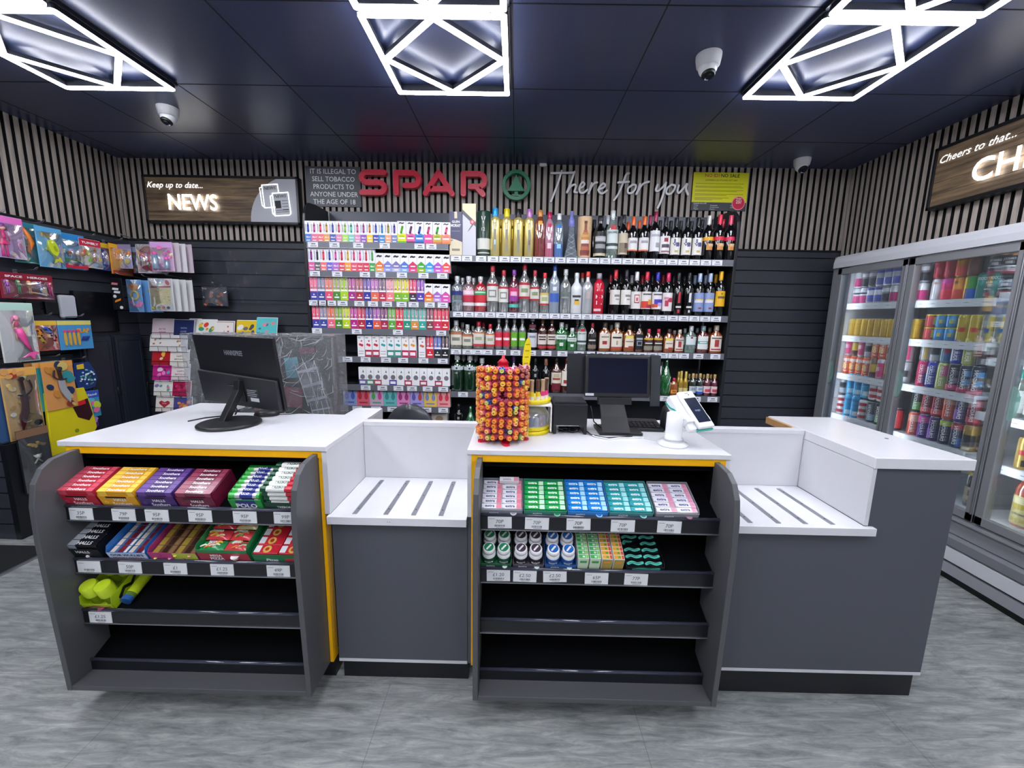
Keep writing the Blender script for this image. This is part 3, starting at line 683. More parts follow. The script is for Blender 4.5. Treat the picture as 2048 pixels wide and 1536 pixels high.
# third row: lime tubs
LIME = '#b3cc1e'
def frl(m, w, h): m.ribbon([(w*.1, h*.3), (w*.4, h*.6), (w*.7, h*.35), (w*.9, h*.5)], .004, -.0008, -.0002, pm('#7a2b4a', .4), lambda u, v, q: (u, q, v)); m.lathe([(.012, 0), (.012, .0006)], pm('#8a3a5a', .4), 10, (w*.6, 0, h*.35))
def exl(m, w, d, h):
    m.ribbon([(d*.2,h*.4),(d*.35,h*.7),(d*.5,h*.4),(d*.65,h*.7),(d*.8,h*.45)], .012, w, w + .0008, PRINTK, lambda u, v, q: (q, u, v))
carton(2, -1.513, -1.40, .17, .055, LIME, frl, 'sweet_carton', 'lime green open carton of capped tubs on the third shelf', lip=.03, extras=exl)
for i in range(2):
    for c_ in range(2):
        t = thing('sweet_tub', 'lime capped tub, %s %s in the lime carton' % (('front', 'back')[i], ('left', 'right')[c_]), 'sweets', *on_shelf(2, -1.482 + c_*.052, .035 + i*.085, .002), group='lime capped tubs')
        m = MB(); m.lathe([(.022, 0), (.022, .05)], pm('#8aa01c', .35), 18); m.build('body', t)
        m = MB(); m.lathe([(.026, .045), (.026, .085), (.023, .09)], pm('#c3dc2a', .35), 24); m.build('cap', t)
roll(2, -1.372, .0, .0, .16, .0185, [(.1,'#2c5a9a',0),(.08,'#5a7a2c',0),(.52,'#c3d82a',0),(.1,'#7a9a2c',0),(.2,'#a8c82a',0)], None, None, 'lime and blue sweet tube lying beside the lime carton', None, 'sweet_tube', ax='y')

# ------------------------------------------------------------------ gum on the right rack
def gum_carton(x0, x1, col, side, nm, pos, packcol, endc, tcol, blob):
    def fg(m, w, h): m.text('extra', h*.62, W_, lambda a, b_: (w*.32 + a, -.0006, h*.28 + b_), bold=.03); m.lathe([(.011, 0), (.011, .0005)], pm(blob, .3), 14, (w*.78, 0, h*.48)); m.lathe([(.008, 0), (.008, .0008)], pm(col, .3), 14, (w*.78, 0, h*.48))
    m = carton(0, x0, x1, .135, .034, side, fg, 'gum_carton', '%s gum carton, %s on the top shelf of the right rack' % (nm, pos), lip=.024)
    pw = (x1 - x0 - .006)/2; k_ = 0
    for c_ in range(2):
        for i in range(6):
            j = (int(x0*1000) + i + c_) % 5
            m = MB(); L_, D_, H_ = pw - .001, .019, .012
            m.box(0, L_, 0, D_, 0, H_, pm(packcol, .28, coat=.4))
            m.face_z(L_*.74, L_*.99, .0005, D_ - .0005, H_ + .0003, pm(endc, .3)); m.face_z(L_*.01, L_*.12, .0005, D_*.8, H_ + .0003, pm('#1c3a7a', .3))
            m.prism([(L_*.02, D_*.1), (L_*.72, D_*.1), (L_*.76, D_*.9), (L_*.02, D_*.9)], H_ + .0002, H_ + .0004, pm(tcol[0], .3)); m.text('extra', D_*.78, pm(tcol[1], .4), lambda a, b_: (L_*.42 + a, D_*.28 + b_, H_ + .0008), bold=.03)
            loc, rot = on_shelf(0, x0 + .003 + c_*pw, .004 + i*.0212, .016 + (.002 if j == 0 else 0))
            o = m.build('gum_pack', loc=loc, rot=(rot[0], 0, R((j - 2)*.9)), bevel=.0012)
            tag(o, '%s gum pack, %s column, %s from the front in the %s carton' % (nm, ('left', 'right')[c_], nth(i+1), pos), 'chewing gum', '%s gum packs in the %s carton' % (nm, pos))
gum_carton(-.108, .034, '#9aa0a8', '#8f939b', 'white and pink', 'leftmost', '#e8e6ea', '#e07a90', ('#dfe0ea', '#1c2a66'), '#d8c0c8')
gum_carton(.037, .181, '#1f8f5a', '#3f8f78', 'green', 'second', '#18a04a', '#bfe6c8', ('#18a04a', '#ffffff'), '#9ad0a8')
gum_carton(.184, .320, '#2a7ac8', '#3a8ad8', 'blue', 'third', '#2290e0', '#a8d8f4', ('#1c7fd0', '#ffffff'), '#a8d8f4')
gum_carton(.323, .470, '#3f8f94', '#4a8f90', 'teal', 'fourth', '#35b0b4', '#a0dce0', ('#2a9ca4', '#ffffff'), '#b8e0e0')
gum_carton(.478, .622, '#8a8d94', '#8f9298', 'white and rose', 'rightmost', '#e6e2ea', '#d88aa8', ('#dcdce8', '#1c2a66'), '#b85a7a')
# loose pack on top of the first carton
m = MB(); m.box(0, .068, 0, .02, 0, .013, pm('#e8e6ea', .25, coat=.4)); m.face_z(.05, .067, .001, .019, .0133, pm('#d88aa0', .3)); m.text('extra', .013, pm('#1c2a66', .4), lambda a, b_: (.026 + a, .005 + b_, .0136))
loc, rot = on_shelf(0, -.048, .112, .031); tag(m.build('gum_pack', loc=loc, rot=rot, bevel=.001), 'loose silver-pink gum pack lying on top of the leftmost gum carton', 'chewing gum')
# gum bottles
def gum_tray(x0, x1, col, body, capc, nm, pos):
    def fg(m, w, h): m.text('extra', h*.62, W_, lambda a, b_: (w*.32 + a, -.0006, h*.3 + b_), bold=.03); m.lathe([(.009, 0), (.009, .0005)], pm('#c8d8d0', .3), 14, (w*.78, 0, h*.5))
    carton(1, x0, x1, .115, .03, col, fg, 'gum_carton', '%s cardboard tray of gum bottles, %s on the second shelf' % (nm, pos), lip=.022)
    for i in range(2):
        for c_ in range(2):
            t = thing('gum_bottle', 'white gum bottle with %s lid label, %s %s of the %s tray' % (nm, ('front', 'back')[i], ('left', 'right')[c_], pos), 'chewing gum',
                      *on_shelf(1, x0 + (x1-x0)*(.26 + .48*c_), .03 + .053*i, .002), group='gum bottles in the %s tray' % pos)
            m = MB(); m.lathe([(.021,0),(.0235,.003),(.0235,.042),(.022,.048),(.0165,.054)], pm('#eeeef0', .3), 22)
            m.build('bottle', t)
            m = MB(); m.patch(.0238, .006, .038, -170, 170, pm(body, .35), 20)
            m.text('extra', .015, W_, lambda a, b_: ((.0243)*math.sin(a/.0243), -.0243*math.cos(a/.0243), .016 + b_), bold=.03); m.build('label', t)
            m = MB(); m.lathe([(.0175,.052),(.0215,.055),(.0215,.067),(.019,.071)], pm('#f4f4f6', .25), 22)
            m.lathe([(.0165,.0712),(.0165,.0716)], pm(capc, .35), 18); m.ribbon([(-.006,-.008),(0,0),(.006,.007)], .006, .0718, .0722, W_, lambda u, v, h: (u, v, h)); m.build('cap', t)
gum_tray(-.106, .0, '#2a6a4a', '#1f5a3c', '#2a8a5c', 'green', 'leftmost')
gum_tray(.004, .110, '#5a5560', '#2c2430', '#4a3a48', 'dark purple', 'middle')
gum_tray(.114, .222, '#2a5ea0', '#2458a0', '#2a6ab8', 'blue', 'right')
for k_, (x0, nm, cb, cc) in enumerate([(.226,'green and white','#3fae5a','#d8ecc8'),(.266,'green and white','#3fae5a','#d8ecc8'),(.306,'orange and green','#e8a83a','#5aa83a'),(.346,'orange and green','#e8a83a','#5aa83a')]):
    for i in range(9):
        m = MB(); m.box(0, .035, 0, .0155, 0, .06, pm('#eef0ea', .3)); m.face_z(.001, .025, .001, .0145, .0603, pm(cb, .35)); m.face_z(.014, .022, .004, .011, .0606, pm(cc, .35)); m.face_z(.026, .034, .001, .0145, .0603, pm('#d8503a' if k_ > 1 else '#8ac86a', .35))
        m.face_y(.001, .034, .004, .056, -.0003, pm(cc if k_ < 2 else '#b8a050', .4)); m.face_y(.006, .029, .036, .048, -.0006, pm(cb, .35))
        loc, rot = on_shelf(1, x0, .002 + i*.016, .0008)
        tag(m.build('mint_box', loc=loc, rot=rot), '%s mint box, %s from the front in the %s of the four columns' % (nm, nth(i+1), nth(k_+1)), 'mints', 'mint boxes, %s column' % nth(k_+1))
def fgb(m, w, h): m.ribbon(smooth_path([(w*.2,h*.3),(w*.4,h*.6),(w*.6,h*.4),(w*.85,h*.6)], 4), .012, -.0008, -.0003, pm('#4fc0a8', .3), lambda u, v, q: (u, q, v))
carton(1, .392, .522, .135, .03, '#101316', fgb, 'gum_carton', 'black open carton of wavy mint gum packs at the right of the second shelf', lip=.022)
for c_ in range(2):
    for i in range(5):
        m = MB(); m.box(0, .058, 0, .021, 0, .012, pm('#10141a', .3)); m.ribbon(smooth_path([(.004,.008),(.018,.014),(.036,.008),(.053,.013)], 4), .010, .0121, .0127, pm('#5fcab4', .3), lambda u, v, q: (u, v, q))
        m.ribbon(smooth_path([(.008,.009),(.02,.013),(.036,.009),(.048,.012)], 3), .002, .0128, .0131, pm('#155a50', .3), lambda u, v, q: (u, v, q), n=6)
        loc, rot = on_shelf(1, .396 + c_*.062, .004 + i*.025, .012 + .001*i)
        tag(m.build('gum_pack', loc=loc, rot=(rot[0], 0, R(30 if (c_ == 0 and i == 3) else -2 + i)), bevel=.001), 'black gum pack with teal wave, %s column, %s from the front in the black carton' % (('left', 'right')[c_], nth(i+1)), 'chewing gum', 'wavy mint gum packs')
# ------------------------------------------------------------------ shelving behind the counter
RAILG = pm('#6e7078', .35, .2, name='grey_price_rail'); UP = pm('#1a1c22', .4)
def gondola(label, x0, x1, rails, left, right):
    t = thing('shelving_unit', label, 'shelving', (0, 0, 0), group='black shelving units on the back wall')
    m = MB(); m.box(x0, x1, 3.405, 3.44, .03, 2.205, pm('#343843', .4)); m.box(x0 + (0 if left else 0), x1, 3.398, 3.405, 1.83 if True else 0, 2.2, pm('#4a4f5c', .4)); m.build('back_panel', t)  # upper strip coloured paler, painting in the glow of the ceiling lights
    m = MB(); m.box(x0, x1, 3.02, 3.40, 0.0, .12, BLKSTEEL); m.build('base', t)
    P = [(3.40,.0),(3.02,.0),(3.02,1.80),(3.015,2.02),(3.025,2.09),(3.05,2.14),(3.09,2.175),(3.14,2.19),(3.40,2.20)]
    if left: P = P[:3] + [(3.02,2.03),(3.03,2.10),(3.06,2.16),(3.11,2.19),(3.20,2.20),(3.40,2.20)]
    for xa, on in ((x0 - .03, left), (x1 + .008, right)):
        if on:
            m = MB(); m.prism(P, xa, xa + .022, UP, lambda u, v, h: (h, u, v)); m.build('side_panel', t, bevel=.004)
    for z, labels, lo in rails:
        m = MB(); m.box(x0 + .004, x1 - .004, 3.012, 3.40, z - .02, z, pm('#23252c', .4)); so = m.build('shelf', t)
        m = MB(); m.box(lo if lo else x0 + .002, x1 - .002, 3.002, 3.011, z - .042, z + .002, RAILG); m.box(lo if lo else x0 + .002, x1 - .002, 2.9995, 3.002, z - .042, z - .039, STEEL); m.build('price_rail', so)
        for lx in labels:
            q = MB(); q.box(-.036, .036, -.001, 0, -.018, .018, pm('#e6e8ee', .45))
            q.face_y(-.012, .018, .001, .009, -.0014, pm('#70727c', .5)); q.face_y(-.018, .024, -.012, -.006, -.0014, pm('#8a8c96', .5)); q.face_y(-.032, -.016, .009, .011, -.0014, pm('#8a8c96', .5))
            q.build('price_label', so, loc=(lx, 2.999, z - .02))
    return t
VR = [(1.904, [-1.4459, -1.2938, -1.1253, -0.9376, -0.6922, -0.6096], None), (1.705, [-1.4438, -1.2844, -1.0862, -0.9745, -0.8212, -0.6679, -0.5343], None), (1.5, [-1.4619, -1.4004, -1.3389, -1.2557, -1.1337, -1.0359, -0.9343, -0.829, -0.7426, -0.6262, -0.5324], None), (1.3, [-1.4518, -1.161, -0.8606, -0.5455], None), (1.095, [-1.2389, -1.1043, -0.9544, -0.8276, -0.6779, -0.5359], None), (0.885, [-1.1124, -0.988, -0.8676, -0.7667, -0.6502, -0.5339], None), (0.725, [-1.1814, -1.0403, -0.9188, -0.7817, -0.6604, -0.5352], None), (0.54, [], None)]
BR = [(1.827, [-0.4355, -0.3577, -0.2587, -0.1739, -0.0927, -0.0136, 0.0654, 0.1444, 0.2233, 0.3023, 0.3812, 0.4601, 0.5389, 0.6177, 0.6965, 0.7752, 0.8539, 0.9326, 1.0112, 1.0898, 1.1684, 1.2469, 1.3255, 1.4039], None), (1.437, [-0.4224, -0.3448, -0.2671, -0.1895, -0.112, -0.0344, 0.0431, 0.1205, 0.198, 0.2754, 0.3527, 0.4301, 0.5074, 0.5847, 0.662, 0.7392, 0.8164, 0.8935, 0.9707, 1.0478, 1.1248, 1.2019, 1.2789, 1.3559, 1.4328], None), (1.167, [-0.4378, -0.3535, -0.2803, -0.207, -0.1082, -0.0021, 0.1112, 0.2245, 0.3414, 0.4618, 0.5567, 0.615, 0.6916, 0.7681, 0.8446, 0.9211, 0.9975, 1.0739, 1.1503, 1.2266, 1.332, 1.4555], None), (0.848, [-0.3868, 1.0392, 1.1132, 1.3424, 1.4643], None), (0.535, [], None)]
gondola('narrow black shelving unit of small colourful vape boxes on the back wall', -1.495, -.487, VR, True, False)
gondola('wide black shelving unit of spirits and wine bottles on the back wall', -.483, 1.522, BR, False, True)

# ------------------------------------------------------------------ vape boxes
def vbox(kind, x, z, wd, ht, c1, c2, label, group, dark=None):
    m = MB(); dp = .022 if kind == 'n' else .045
    base = pm('#f1f0f2', .35)
    m.box(-wd/2, wd/2, 0, dp, 0, ht, base); f = lambda a, b_, c, d, col, k=1: m.face_y(a*wd, b_*wd, c*ht, d*ht, -.0003*k, pm(col, .35))
    if kind == 'n':          # narrow box with one stick drawn on it
        f(-.5, .5, 0, .38, c2); f(-.5, .5, .38, .95, c1 if dark == 'full' else '#efeef2')
        m.ribbon([(wd*.05, ht*.5), (wd*.05, ht*.8)], wd*.34, -.0012, -.0004, pm(c1, .3), lambda u, v, q: (u, q, v), n=8)
        m.ribbon([(wd*.05, ht*.84), (wd*.05, ht*.9)], wd*.14, -.0012, -.0004, pm(c1, .3), lambda u, v, q: (u, q, v), n=6)
        m.text('4in1', ht*.1, W_, lambda a, b_: (a, -.0008, ht*.2 + b_), bold=.04, width=wd*.75)
        f(-.42, -.3, .5, .85, '#9a98a6', 2); f(-.3, .3, .06, .1, '#ffffff', 2)
    elif kind == 'w':        # wide box: scribbled name, tilted stick, coloured bands
        m.ribbon([(-wd*.25, ht*.9), (-wd*.1, ht*.93), (wd*.05, ht*.89), (wd*.25, ht*.92)], ht*.05, -.0008, -.0002, pm('#55505a', .4), lambda u, v, q: (u, q, v), n=5)
        m.ribbon([(-wd*.06, ht*.48), (wd*.1, ht*.74)], wd*.26, -.0010, -.0003, pm(c1, .3), lambda u, v, q: (u, q, v), n=8)
        m.prism([(-.5*wd, .0), (.5*wd, 0), (.5*wd, .4*ht), (.1*wd, .47*ht), (-.2*wd, .4*ht), (-.5*wd, .45*ht)], -.0006, -.0002, pm(c2, .35), lambda u, v, q: (u, q, v))
        f(-.38, .38, .2, .27, '#ffffff', 3); f(-.5, .5, 0, .1, dark or c1, 3); f(-.3, .3, .3, .34, c1, 3)
    elif kind == 's':        # short wide box with a hill shaped colour block
        m.ribbon([(-wd*.25, ht*.82), (-wd*.1, ht*.87), (wd*.05, ht*.82), (wd*.25, ht*.85)], ht*.09, -.0008, -.0002, pm('#6a646e', .4), lambda u, v, q: (u, q, v), n=5)
        m.prism([(-.5*wd, 0), (.5*wd, 0), (.5*wd, .4*ht), (.2*wd, .52*ht), (0, .6*ht), (-.2*wd, .52*ht), (-.5*wd, .4*ht)], -.0006, -.0002, pm(c1, .35), lambda u, v, q: (u, q, v))
        f(-.5, .5, 0, .22, c2, 3); f(-.3, .3, .3, .36, '#ffffff', 3); f(-.25, .25, .1, .15, '#ffffff', 4)
    elif kind == 'p':        # pair of sticks behind a window, coloured foot
        f(-.5, .5, 0, 1, c1); f(-.5, .5, 0, .34, c2, 2)
        for s_ in (-.24, .24):
            m.ribbon([(wd*s_, ht*.48), (wd*s_, ht*.85)], wd*.24, -.0016, -.0008, pm(dark or '#f4d8e0', .25, .2), lambda u, v, q: (u, q, v), n=8)
            m.ribbon([(wd*s_, ht*.6), (wd*s_, ht*.8)], wd*.1, -.0022, -.0017, pm(c1, .25), lambda u, v, q: (u, q, v), n=6)
        f(-.45, .45, .37, .43, '#ffffff', 3); m.prism([(-.12*wd, .2*ht), (0, .27*ht), (.12*wd, .2*ht)], -.0012, -.0009, W_, lambda u, v, q: (u, q, v)); f(-.32, .32, .1, .15, '#ffffff', 4)
    elif kind == 'f':        # white box with fruit drawing and a ribbon foot
        m.lathe([(wd*.22, 0), (wd*.22, .0004)], pm(c1, .4), 10, (0, 0, 0)) if False else None
        for cx, cz, r_ in ((-.12, .58, .18), (.14, .55, .2), (.1, .75, .12)):
            m.prism([((cx + r_*math.cos(a*.785))*wd, cz*ht + r_*wd*math.sin(a*.785)) for a in range(8)], -.0008, -.0003, pm(c1, .35), lambda u, v, q: (u, q, v))
        f(-.4, .0, .88, .92, '#8a8890', 2)
        if c2: f(-.5, .5, 0, .33, c2); f(-.38, .38, .09, .24, '#f4eef0', 3)
        else: f(-.35, .35, .12, .16, '#b8b6bc', 2); f(-.35, .35, .24, .28, '#b8b6bc', 2)
    elif kind == 'm':        # small white box with a grey lozenge
        m.prism([((.02 + .32*math.cos(a*.52))*wd, (.45 + .14*math.sin(a*.52))*ht) for a in range(12)], -.0008, -.0003, pm('#77757e', .35), lambda u, v, q: (u, q, v))
        m.prism([(wd*.0, ht*.7), (wd*.12, ht*.85), (wd*.24, ht*.7)], -.0008, -.0003, pm('#3f8a5a', .35), lambda u, v, q: (u, q, v))
        if c2: f(-.5, .5, 0, .3, c2); f(-.36, .36, .07, .22, '#f4f0f2', 3)
    else:                    # 'b' broad box with two pods
        f(-.5, .5, 0, 1, c2)
        for s_ in (-.24, .24):
            m.prism([((s_ + .15*math.cos(a*.52))*wd, (.55 + .2*math.sin(a*.52))*ht) for a in range(12)], -.0014, -.0006, pm(c1 if s_ < 0 else (dark or c1), .35), lambda u, v, q: (u, q, v))
            f(s_ - .06, s_ + .06, .7, .88, c1 if s_ < 0 else (dark or c1), 3)
        f(-.32, .32, .14, .22, c1, 3)
    o = m.build('vape_box', loc=(x, 3.016, z)); tag(o, label, 'vape box', group)
VAPES = [
[('n', -1.4845, 0.0424, 0.1425, 'blue', '#2a50b8', '#4a7ac8', None), ('n', -1.4409, 0.0424, 0.1426, 'pink', '#c04a9a', '#e86a90', None), ('n', -1.3972, 0.0423, 0.1427, 'red', '#e03a3a', '#f06a70', None), ('n', -1.3536, 0.0424, 0.1429, 'amber', '#d89a2a', '#e8a04a', None), ('n', -1.3099, 0.0423, 0.143, 'deep blue', '#2a48b0', '#3a5ab0', None), ('n', -1.2663, 0.0423, 0.1432, 'rose', '#d83a58', '#e080a8', None), ('n', -1.2227, 0.0423, 0.1433, 'lime', '#8ac83a', '#a8d840', None), ('n', -1.1791, 0.0423, 0.1434, 'teal', '#3ab89a', '#70c8b8', None), ('n', -1.1355, 0.0423, 0.1436, 'candy pink', '#d85a9a', '#e08ab8', None), ('n', -1.0919, 0.0423, 0.1437, 'purple', '#a83a9a', '#8a50b8', None), ('n', -1.0483, 0.0423, 0.1438, 'orange', '#e08a2a', '#f0c820', None), ('n', -1.0047, 0.0423, 0.144, 'navy', '#2440a8', '#3040a0', None), ('n', -0.9612, 0.0422, 0.1441, 'sky blue', '#1f80c0', '#3a8ac8', None), ('n', -0.9176, 0.0423, 0.1442, 'olive and peach', '#a8980f', '#f0a070', None), ('n', -0.8741, 0.0422, 0.1444, 'violet', '#5030a0', '#7a88b8', None), ('w', -0.8209, 0.0608, 0.1508, 'lime and yellow', '#5ab82a', '#e0e020', None), ('w', -0.7583, 0.0608, 0.1501, 'purple and pink', '#6a2a6a', '#e860a0', None), ('w', -0.6956, 0.0607, 0.1494, 'blue', '#2a48a8', '#3a88d8', None), ('w', -0.633, 0.0607, 0.1488, 'bright pink', '#e0488a', '#e850a0', None), ('w', -0.5704, 0.0607, 0.1481, 'green and red', '#4aa83a', '#c8b030', '#e07040'), ('w', -0.5078, 0.0607, 0.1474, 'orange and pink', '#e0588a', '#f0906a', '#f08040')],
[('n', -1.4736, 0.0424, 0.1607, 'purple and pink', '#9a2a9a', '#e060a0', None), ('n', -1.4299, 0.0423, 0.1608, 'black', '#26262a', '#6a6468', None), ('n', -1.3862, 0.0424, 0.1609, 'coral', '#e83a50', '#f07a78', None), ('n', -1.3426, 0.0424, 0.161, 'indigo', '#3a50b8', '#7a6ac8', None), ('n', -1.2989, 0.0423, 0.1611, 'violet', '#d05aa8', '#b870c8', None), ('n', -1.2553, 0.0423, 0.1612, 'crimson', '#d8304a', '#e04a60', None), ('n', -1.2117, 0.0423, 0.1613, 'orange', '#e8b020', '#f0a030', None), ('n', -1.168, 0.0424, 0.1614, 'rose', '#e05080', '#e85070', None), ('n', -1.1244, 0.0423, 0.1615, 'hot pink', '#e850a0', '#e03850', None), ('n', -1.0808, 0.0423, 0.1616, 'red', '#e03048', '#e02a50', None), ('n', -1.0373, 0.0422, 0.1617, 'green', '#4ab058', '#3aa848', None), ('s', -0.9855, 0.0581, 0.1307, 'orange', '#e8742a', '#f0a868', None), ('s', -0.9257, 0.058, 0.1302, 'periwinkle', '#7a80d0', '#98a0e0', None), ('s', -0.8659, 0.058, 0.1296, 'grey violet', '#7a70a8', '#b8b8d8', None), ('s', -0.8061, 0.058, 0.1291, 'blue', '#4a78d0', '#88b0e0', None), ('s', -0.7464, 0.0579, 0.1286, 'magenta', '#d82a60', '#e84a90', None), ('s', -0.6866, 0.058, 0.1281, 'green', '#3aa83a', '#98b820', None), ('s', -0.6269, 0.0579, 0.1275, 'sky', '#2a90e0', '#80c8f0', None), ('s', -0.5672, 0.0579, 0.127, 'violet', '#a850c0', '#d060c8', None), ('s', -0.5075, 0.0579, 0.1265, 'coral', '#e84a40', '#f06a90', None)],
[('p', -1.4676, 0.0536, 0.1757, 'pink and indigo', '#f06a90', '#4a48a8', None), ('p', -1.4122, 0.0536, 0.1758, 'steel blue', '#8088a8', '#3a4a98', None), ('p', -1.357, 0.0536, 0.1758, 'orange and pink', '#e88060', '#e84a70', None), ('p', -1.3017, 0.0535, 0.1758, 'olive and green', '#a8b868', '#4a8a3a', None), ('p', -1.2464, 0.0536, 0.1758, 'lime', '#a8d830', '#b0d818', None), ('p', -1.1912, 0.0535, 0.1758, 'magenta', '#b84898', '#a82a88', None), ('p', -1.136, 0.0536, 0.1759, 'brown red', '#a85a60', '#b02a40', None), ('p', -1.0807, 0.0535, 0.1759, 'indigo', '#5a50a8', '#3a38a0', None), ('p', -1.0255, 0.0534, 0.1759, 'lilac and orange', '#b870b8', '#e86a40', None), ('p', -0.9704, 0.0535, 0.1759, 'grey and red', '#6a5a70', '#c03050', None), ('p', -0.9152, 0.0535, 0.176, 'pale pink', '#f0a0a8', '#f08088', None), ('p', -0.8601, 0.0534, 0.176, 'yellow and green', '#d8d820', '#7ab82a', None), ('p', -0.8049, 0.0534, 0.176, 'lemon and green', '#e0d820', '#80c028', None), ('p', -0.7498, 0.0534, 0.176, 'red and black', '#e03060', '#3a3040', None), ('p', -0.6947, 0.0534, 0.176, 'purple', '#7a3aa8', '#5038a8', None), ('s', -0.6364, 0.0598, 0.13, 'orange', '#e85a40', '#f0a030', None), ('s', -0.5748, 0.0598, 0.1288, 'lilac', '#a868c8', '#c8a0d8', None), ('s', -0.5132, 0.0598, 0.1275, 'magenta', '#d850a8', '#e050b8', None)],
[('p', -1.4629, 0.054, 0.1747, 'red and indigo', '#e84068', '#4848a8', None), ('p', -1.4072, 0.054, 0.1745, 'half-empty blue', '#8088a0', '#4050a0', None), ('p', -1.3516, 0.0539, 0.1743, 'orange', '#f07038', '#f06a80', None), ('p', -1.2959, 0.054, 0.1742, 'green', '#7ab82a', '#4a8a28', None), ('p', -1.2403, 0.0539, 0.174, 'lime yellow', '#d0e020', '#c0d818', None), ('p', -1.1847, 0.0539, 0.1738, 'magenta', '#b83090', '#b82888', None), ('p', -1.1291, 0.0539, 0.1736, 'cherry', '#c82848', '#b82838', None), ('p', -1.0735, 0.0538, 0.1734, 'navy', '#2a3898', '#283098', None), ('p', -1.018, 0.0539, 0.1732, 'violet and orange', '#a850b0', '#e85a3a', None), ('p', -0.9624, 0.0538, 0.173, 'plum', '#6a3068', '#b02850', None), ('p', -0.9069, 0.0539, 0.1728, 'green', '#6ab848', '#58a838', None), ('p', -0.8514, 0.0538, 0.1726, 'red', '#e02a38', '#d82840', None), ('p', -0.7959, 0.0538, 0.1724, 'teal', '#2aa890', '#209878', None), ('p', -0.7404, 0.0537, 0.1722, 'rainbow and orange', '#5aa8a0', '#e09040', None), ('p', -0.6849, 0.0538, 0.1721, 'pale teal', '#50b8a8', '#38a898', None), ('p', -0.6295, 0.0537, 0.1719, 'brown', '#7a4048', '#804048', None), ('p', -0.574, 0.0538, 0.1717, 'red', '#e03048', '#d83060', None), ('p', -0.5186, 0.0537, 0.1715, 'red', '#d82840', '#d82838', None)],
[('f', -1.1413, 0.0511, 0.1536, 'strawberry red', '#d8303c', None, None), ('f', -1.0867, 0.0511, 0.1546, 'red with a ribbon', '#d8303c', '#b02a48', None), ('f', -1.0322, 0.0511, 0.1556, 'cherry', '#c83a44', '#b02a48', None), ('f', -0.9777, 0.0511, 0.1566, 'teal', '#3ab0a8', None, None), ('f', -0.9231, 0.0511, 0.1577, 'teal with a ribbon', '#2aa0a0', '#3a9080', None), ('f', -0.8686, 0.0511, 0.1587, 'sea green', '#3ab0a0', '#3a9080', None), ('f', -0.8142, 0.051, 0.1597, 'rainbow', '#e0a040', '#c02a58', None), ('f', -0.7597, 0.051, 0.1607, 'orange and yellow', '#e8a030', '#c02a58', None), ('f', -0.6921, 0.0502, 0.1529, 'orange grape', '#e07040', None, None), ('p', -0.6325, 0.0544, 0.1819, 'red', '#e02840', '#d82838', None), ('p', -0.5764, 0.0545, 0.1805, 'blue and black', '#3a68b8', '#26282e', None), ('p', -0.5203, 0.0544, 0.1792, 'black', '#26242a', '#1c1c20', None)],
[('m', -1.1395, 0.0552, 0.1321, 'lilac-footed', '#77757e', '#5a5aa0', None), ('m', -1.0826, 0.0552, 0.132, 'green-footed', '#77757e', '#4a8a58', None), ('m', -1.0257, 0.0552, 0.1318, 'red-footed', '#77757e', '#b8384a', None), ('m', -0.9689, 0.0552, 0.1317, 'plain', '#77757e', '', None), ('m', -0.912, 0.0551, 0.1316, 'indigo-footed', '#77757e', '#4a4aa0', None), ('m', -0.8551, 0.0552, 0.1314, 'blank', '#77757e', '', None), ('m', -0.7983, 0.0551, 0.1313, 'rose-footed', '#77757e', '#c03050', None), ('m', -0.7415, 0.0551, 0.1312, 'clear', '#77757e', '', None), ('m', -0.6847, 0.0551, 0.131, 'crimson-footed', '#77757e', '#b02a44', None), ('m', -0.6279, 0.0551, 0.1309, 'bare', '#77757e', '', None), ('m', -0.5712, 0.055, 0.1307, 'maroon-footed', '#77757e', '#a82a48', None), ('m', -0.5144, 0.0551, 0.1306, 'white', '#77757e', '', None)],
[('b', -1.2413, 0.0983, 0.1311, 'lavender blue', '#4a60b0', '#8aa0d0', None), ('b', -1.1401, 0.0982, 0.1308, 'red', '#b83048', '#d86a78', None), ('b', -1.0389, 0.0982, 0.1304, 'green and pink', '#4aa858', '#c8a8c8', '#c84a8a'), ('b', -0.9378, 0.0981, 0.1301, 'teal', '#3a8a90', '#70b8b8', None), ('b', -0.8367, 0.0981, 0.1297, 'pink', '#a03a78', '#d890c0', None), ('b', -0.7356, 0.098, 0.1294, 'lavender', '#6a5ab0', '#a8a0d8', '#c04a48'), ('b', -0.6346, 0.098, 0.1291, 'yellow', '#7a8ab8', '#e8c060', None), ('b', -0.5337, 0.0979, 0.1287, 'salmon', '#c83a50', '#e8a0a0', None)]]
SHN = ['top', 'second', 'third', 'fourth', 'fifth', 'sixth', 'seventh']
NAMES = {'n': 'narrow', 'w': 'wide', 's': 'short wide', 'p': 'twin-stick', 'f': 'white fruit', 'm': 'small white', 'b': 'broad'}
for ri, row in enumerate(VAPES):
    for i, (kind, x, wd, ht, cn, c1, c2, dk) in enumerate(row):
        vbox(kind, x, VR[ri][0] + .0005, wd, ht, c1, c2, '%s %s vape box, %s from left on the %s vape shelf' % (cn, NAMES[kind], nth(i+1), SHN[ri]), 'vape boxes on the %s shelf' % SHN[ri], dk)
# cartons low in the narrow unit, seen over the bagging bay
for i, (x, c1, c2) in enumerate(((-.70, '#8a1f6a', '#d05aa0'), (-.575, '#d8d2cc', '#b89a7a'))):
    m = MB(); m.box(-.06, .06, 0, .08, 0, .14, pm(c1, .4)); m.prism([((.03*math.cos(a*.6)), .085 + .025*math.sin(a*.6)) for a in range(10)], -.001, -.0003, pm(c2, .4), lambda u, v, q: (u, q, v))
    tag(m.build('carton', loc=(x, 3.05, .54)), '%s carton on the lowest shelf of the narrow unit' % ('purple', 'cream')[i], 'carton')

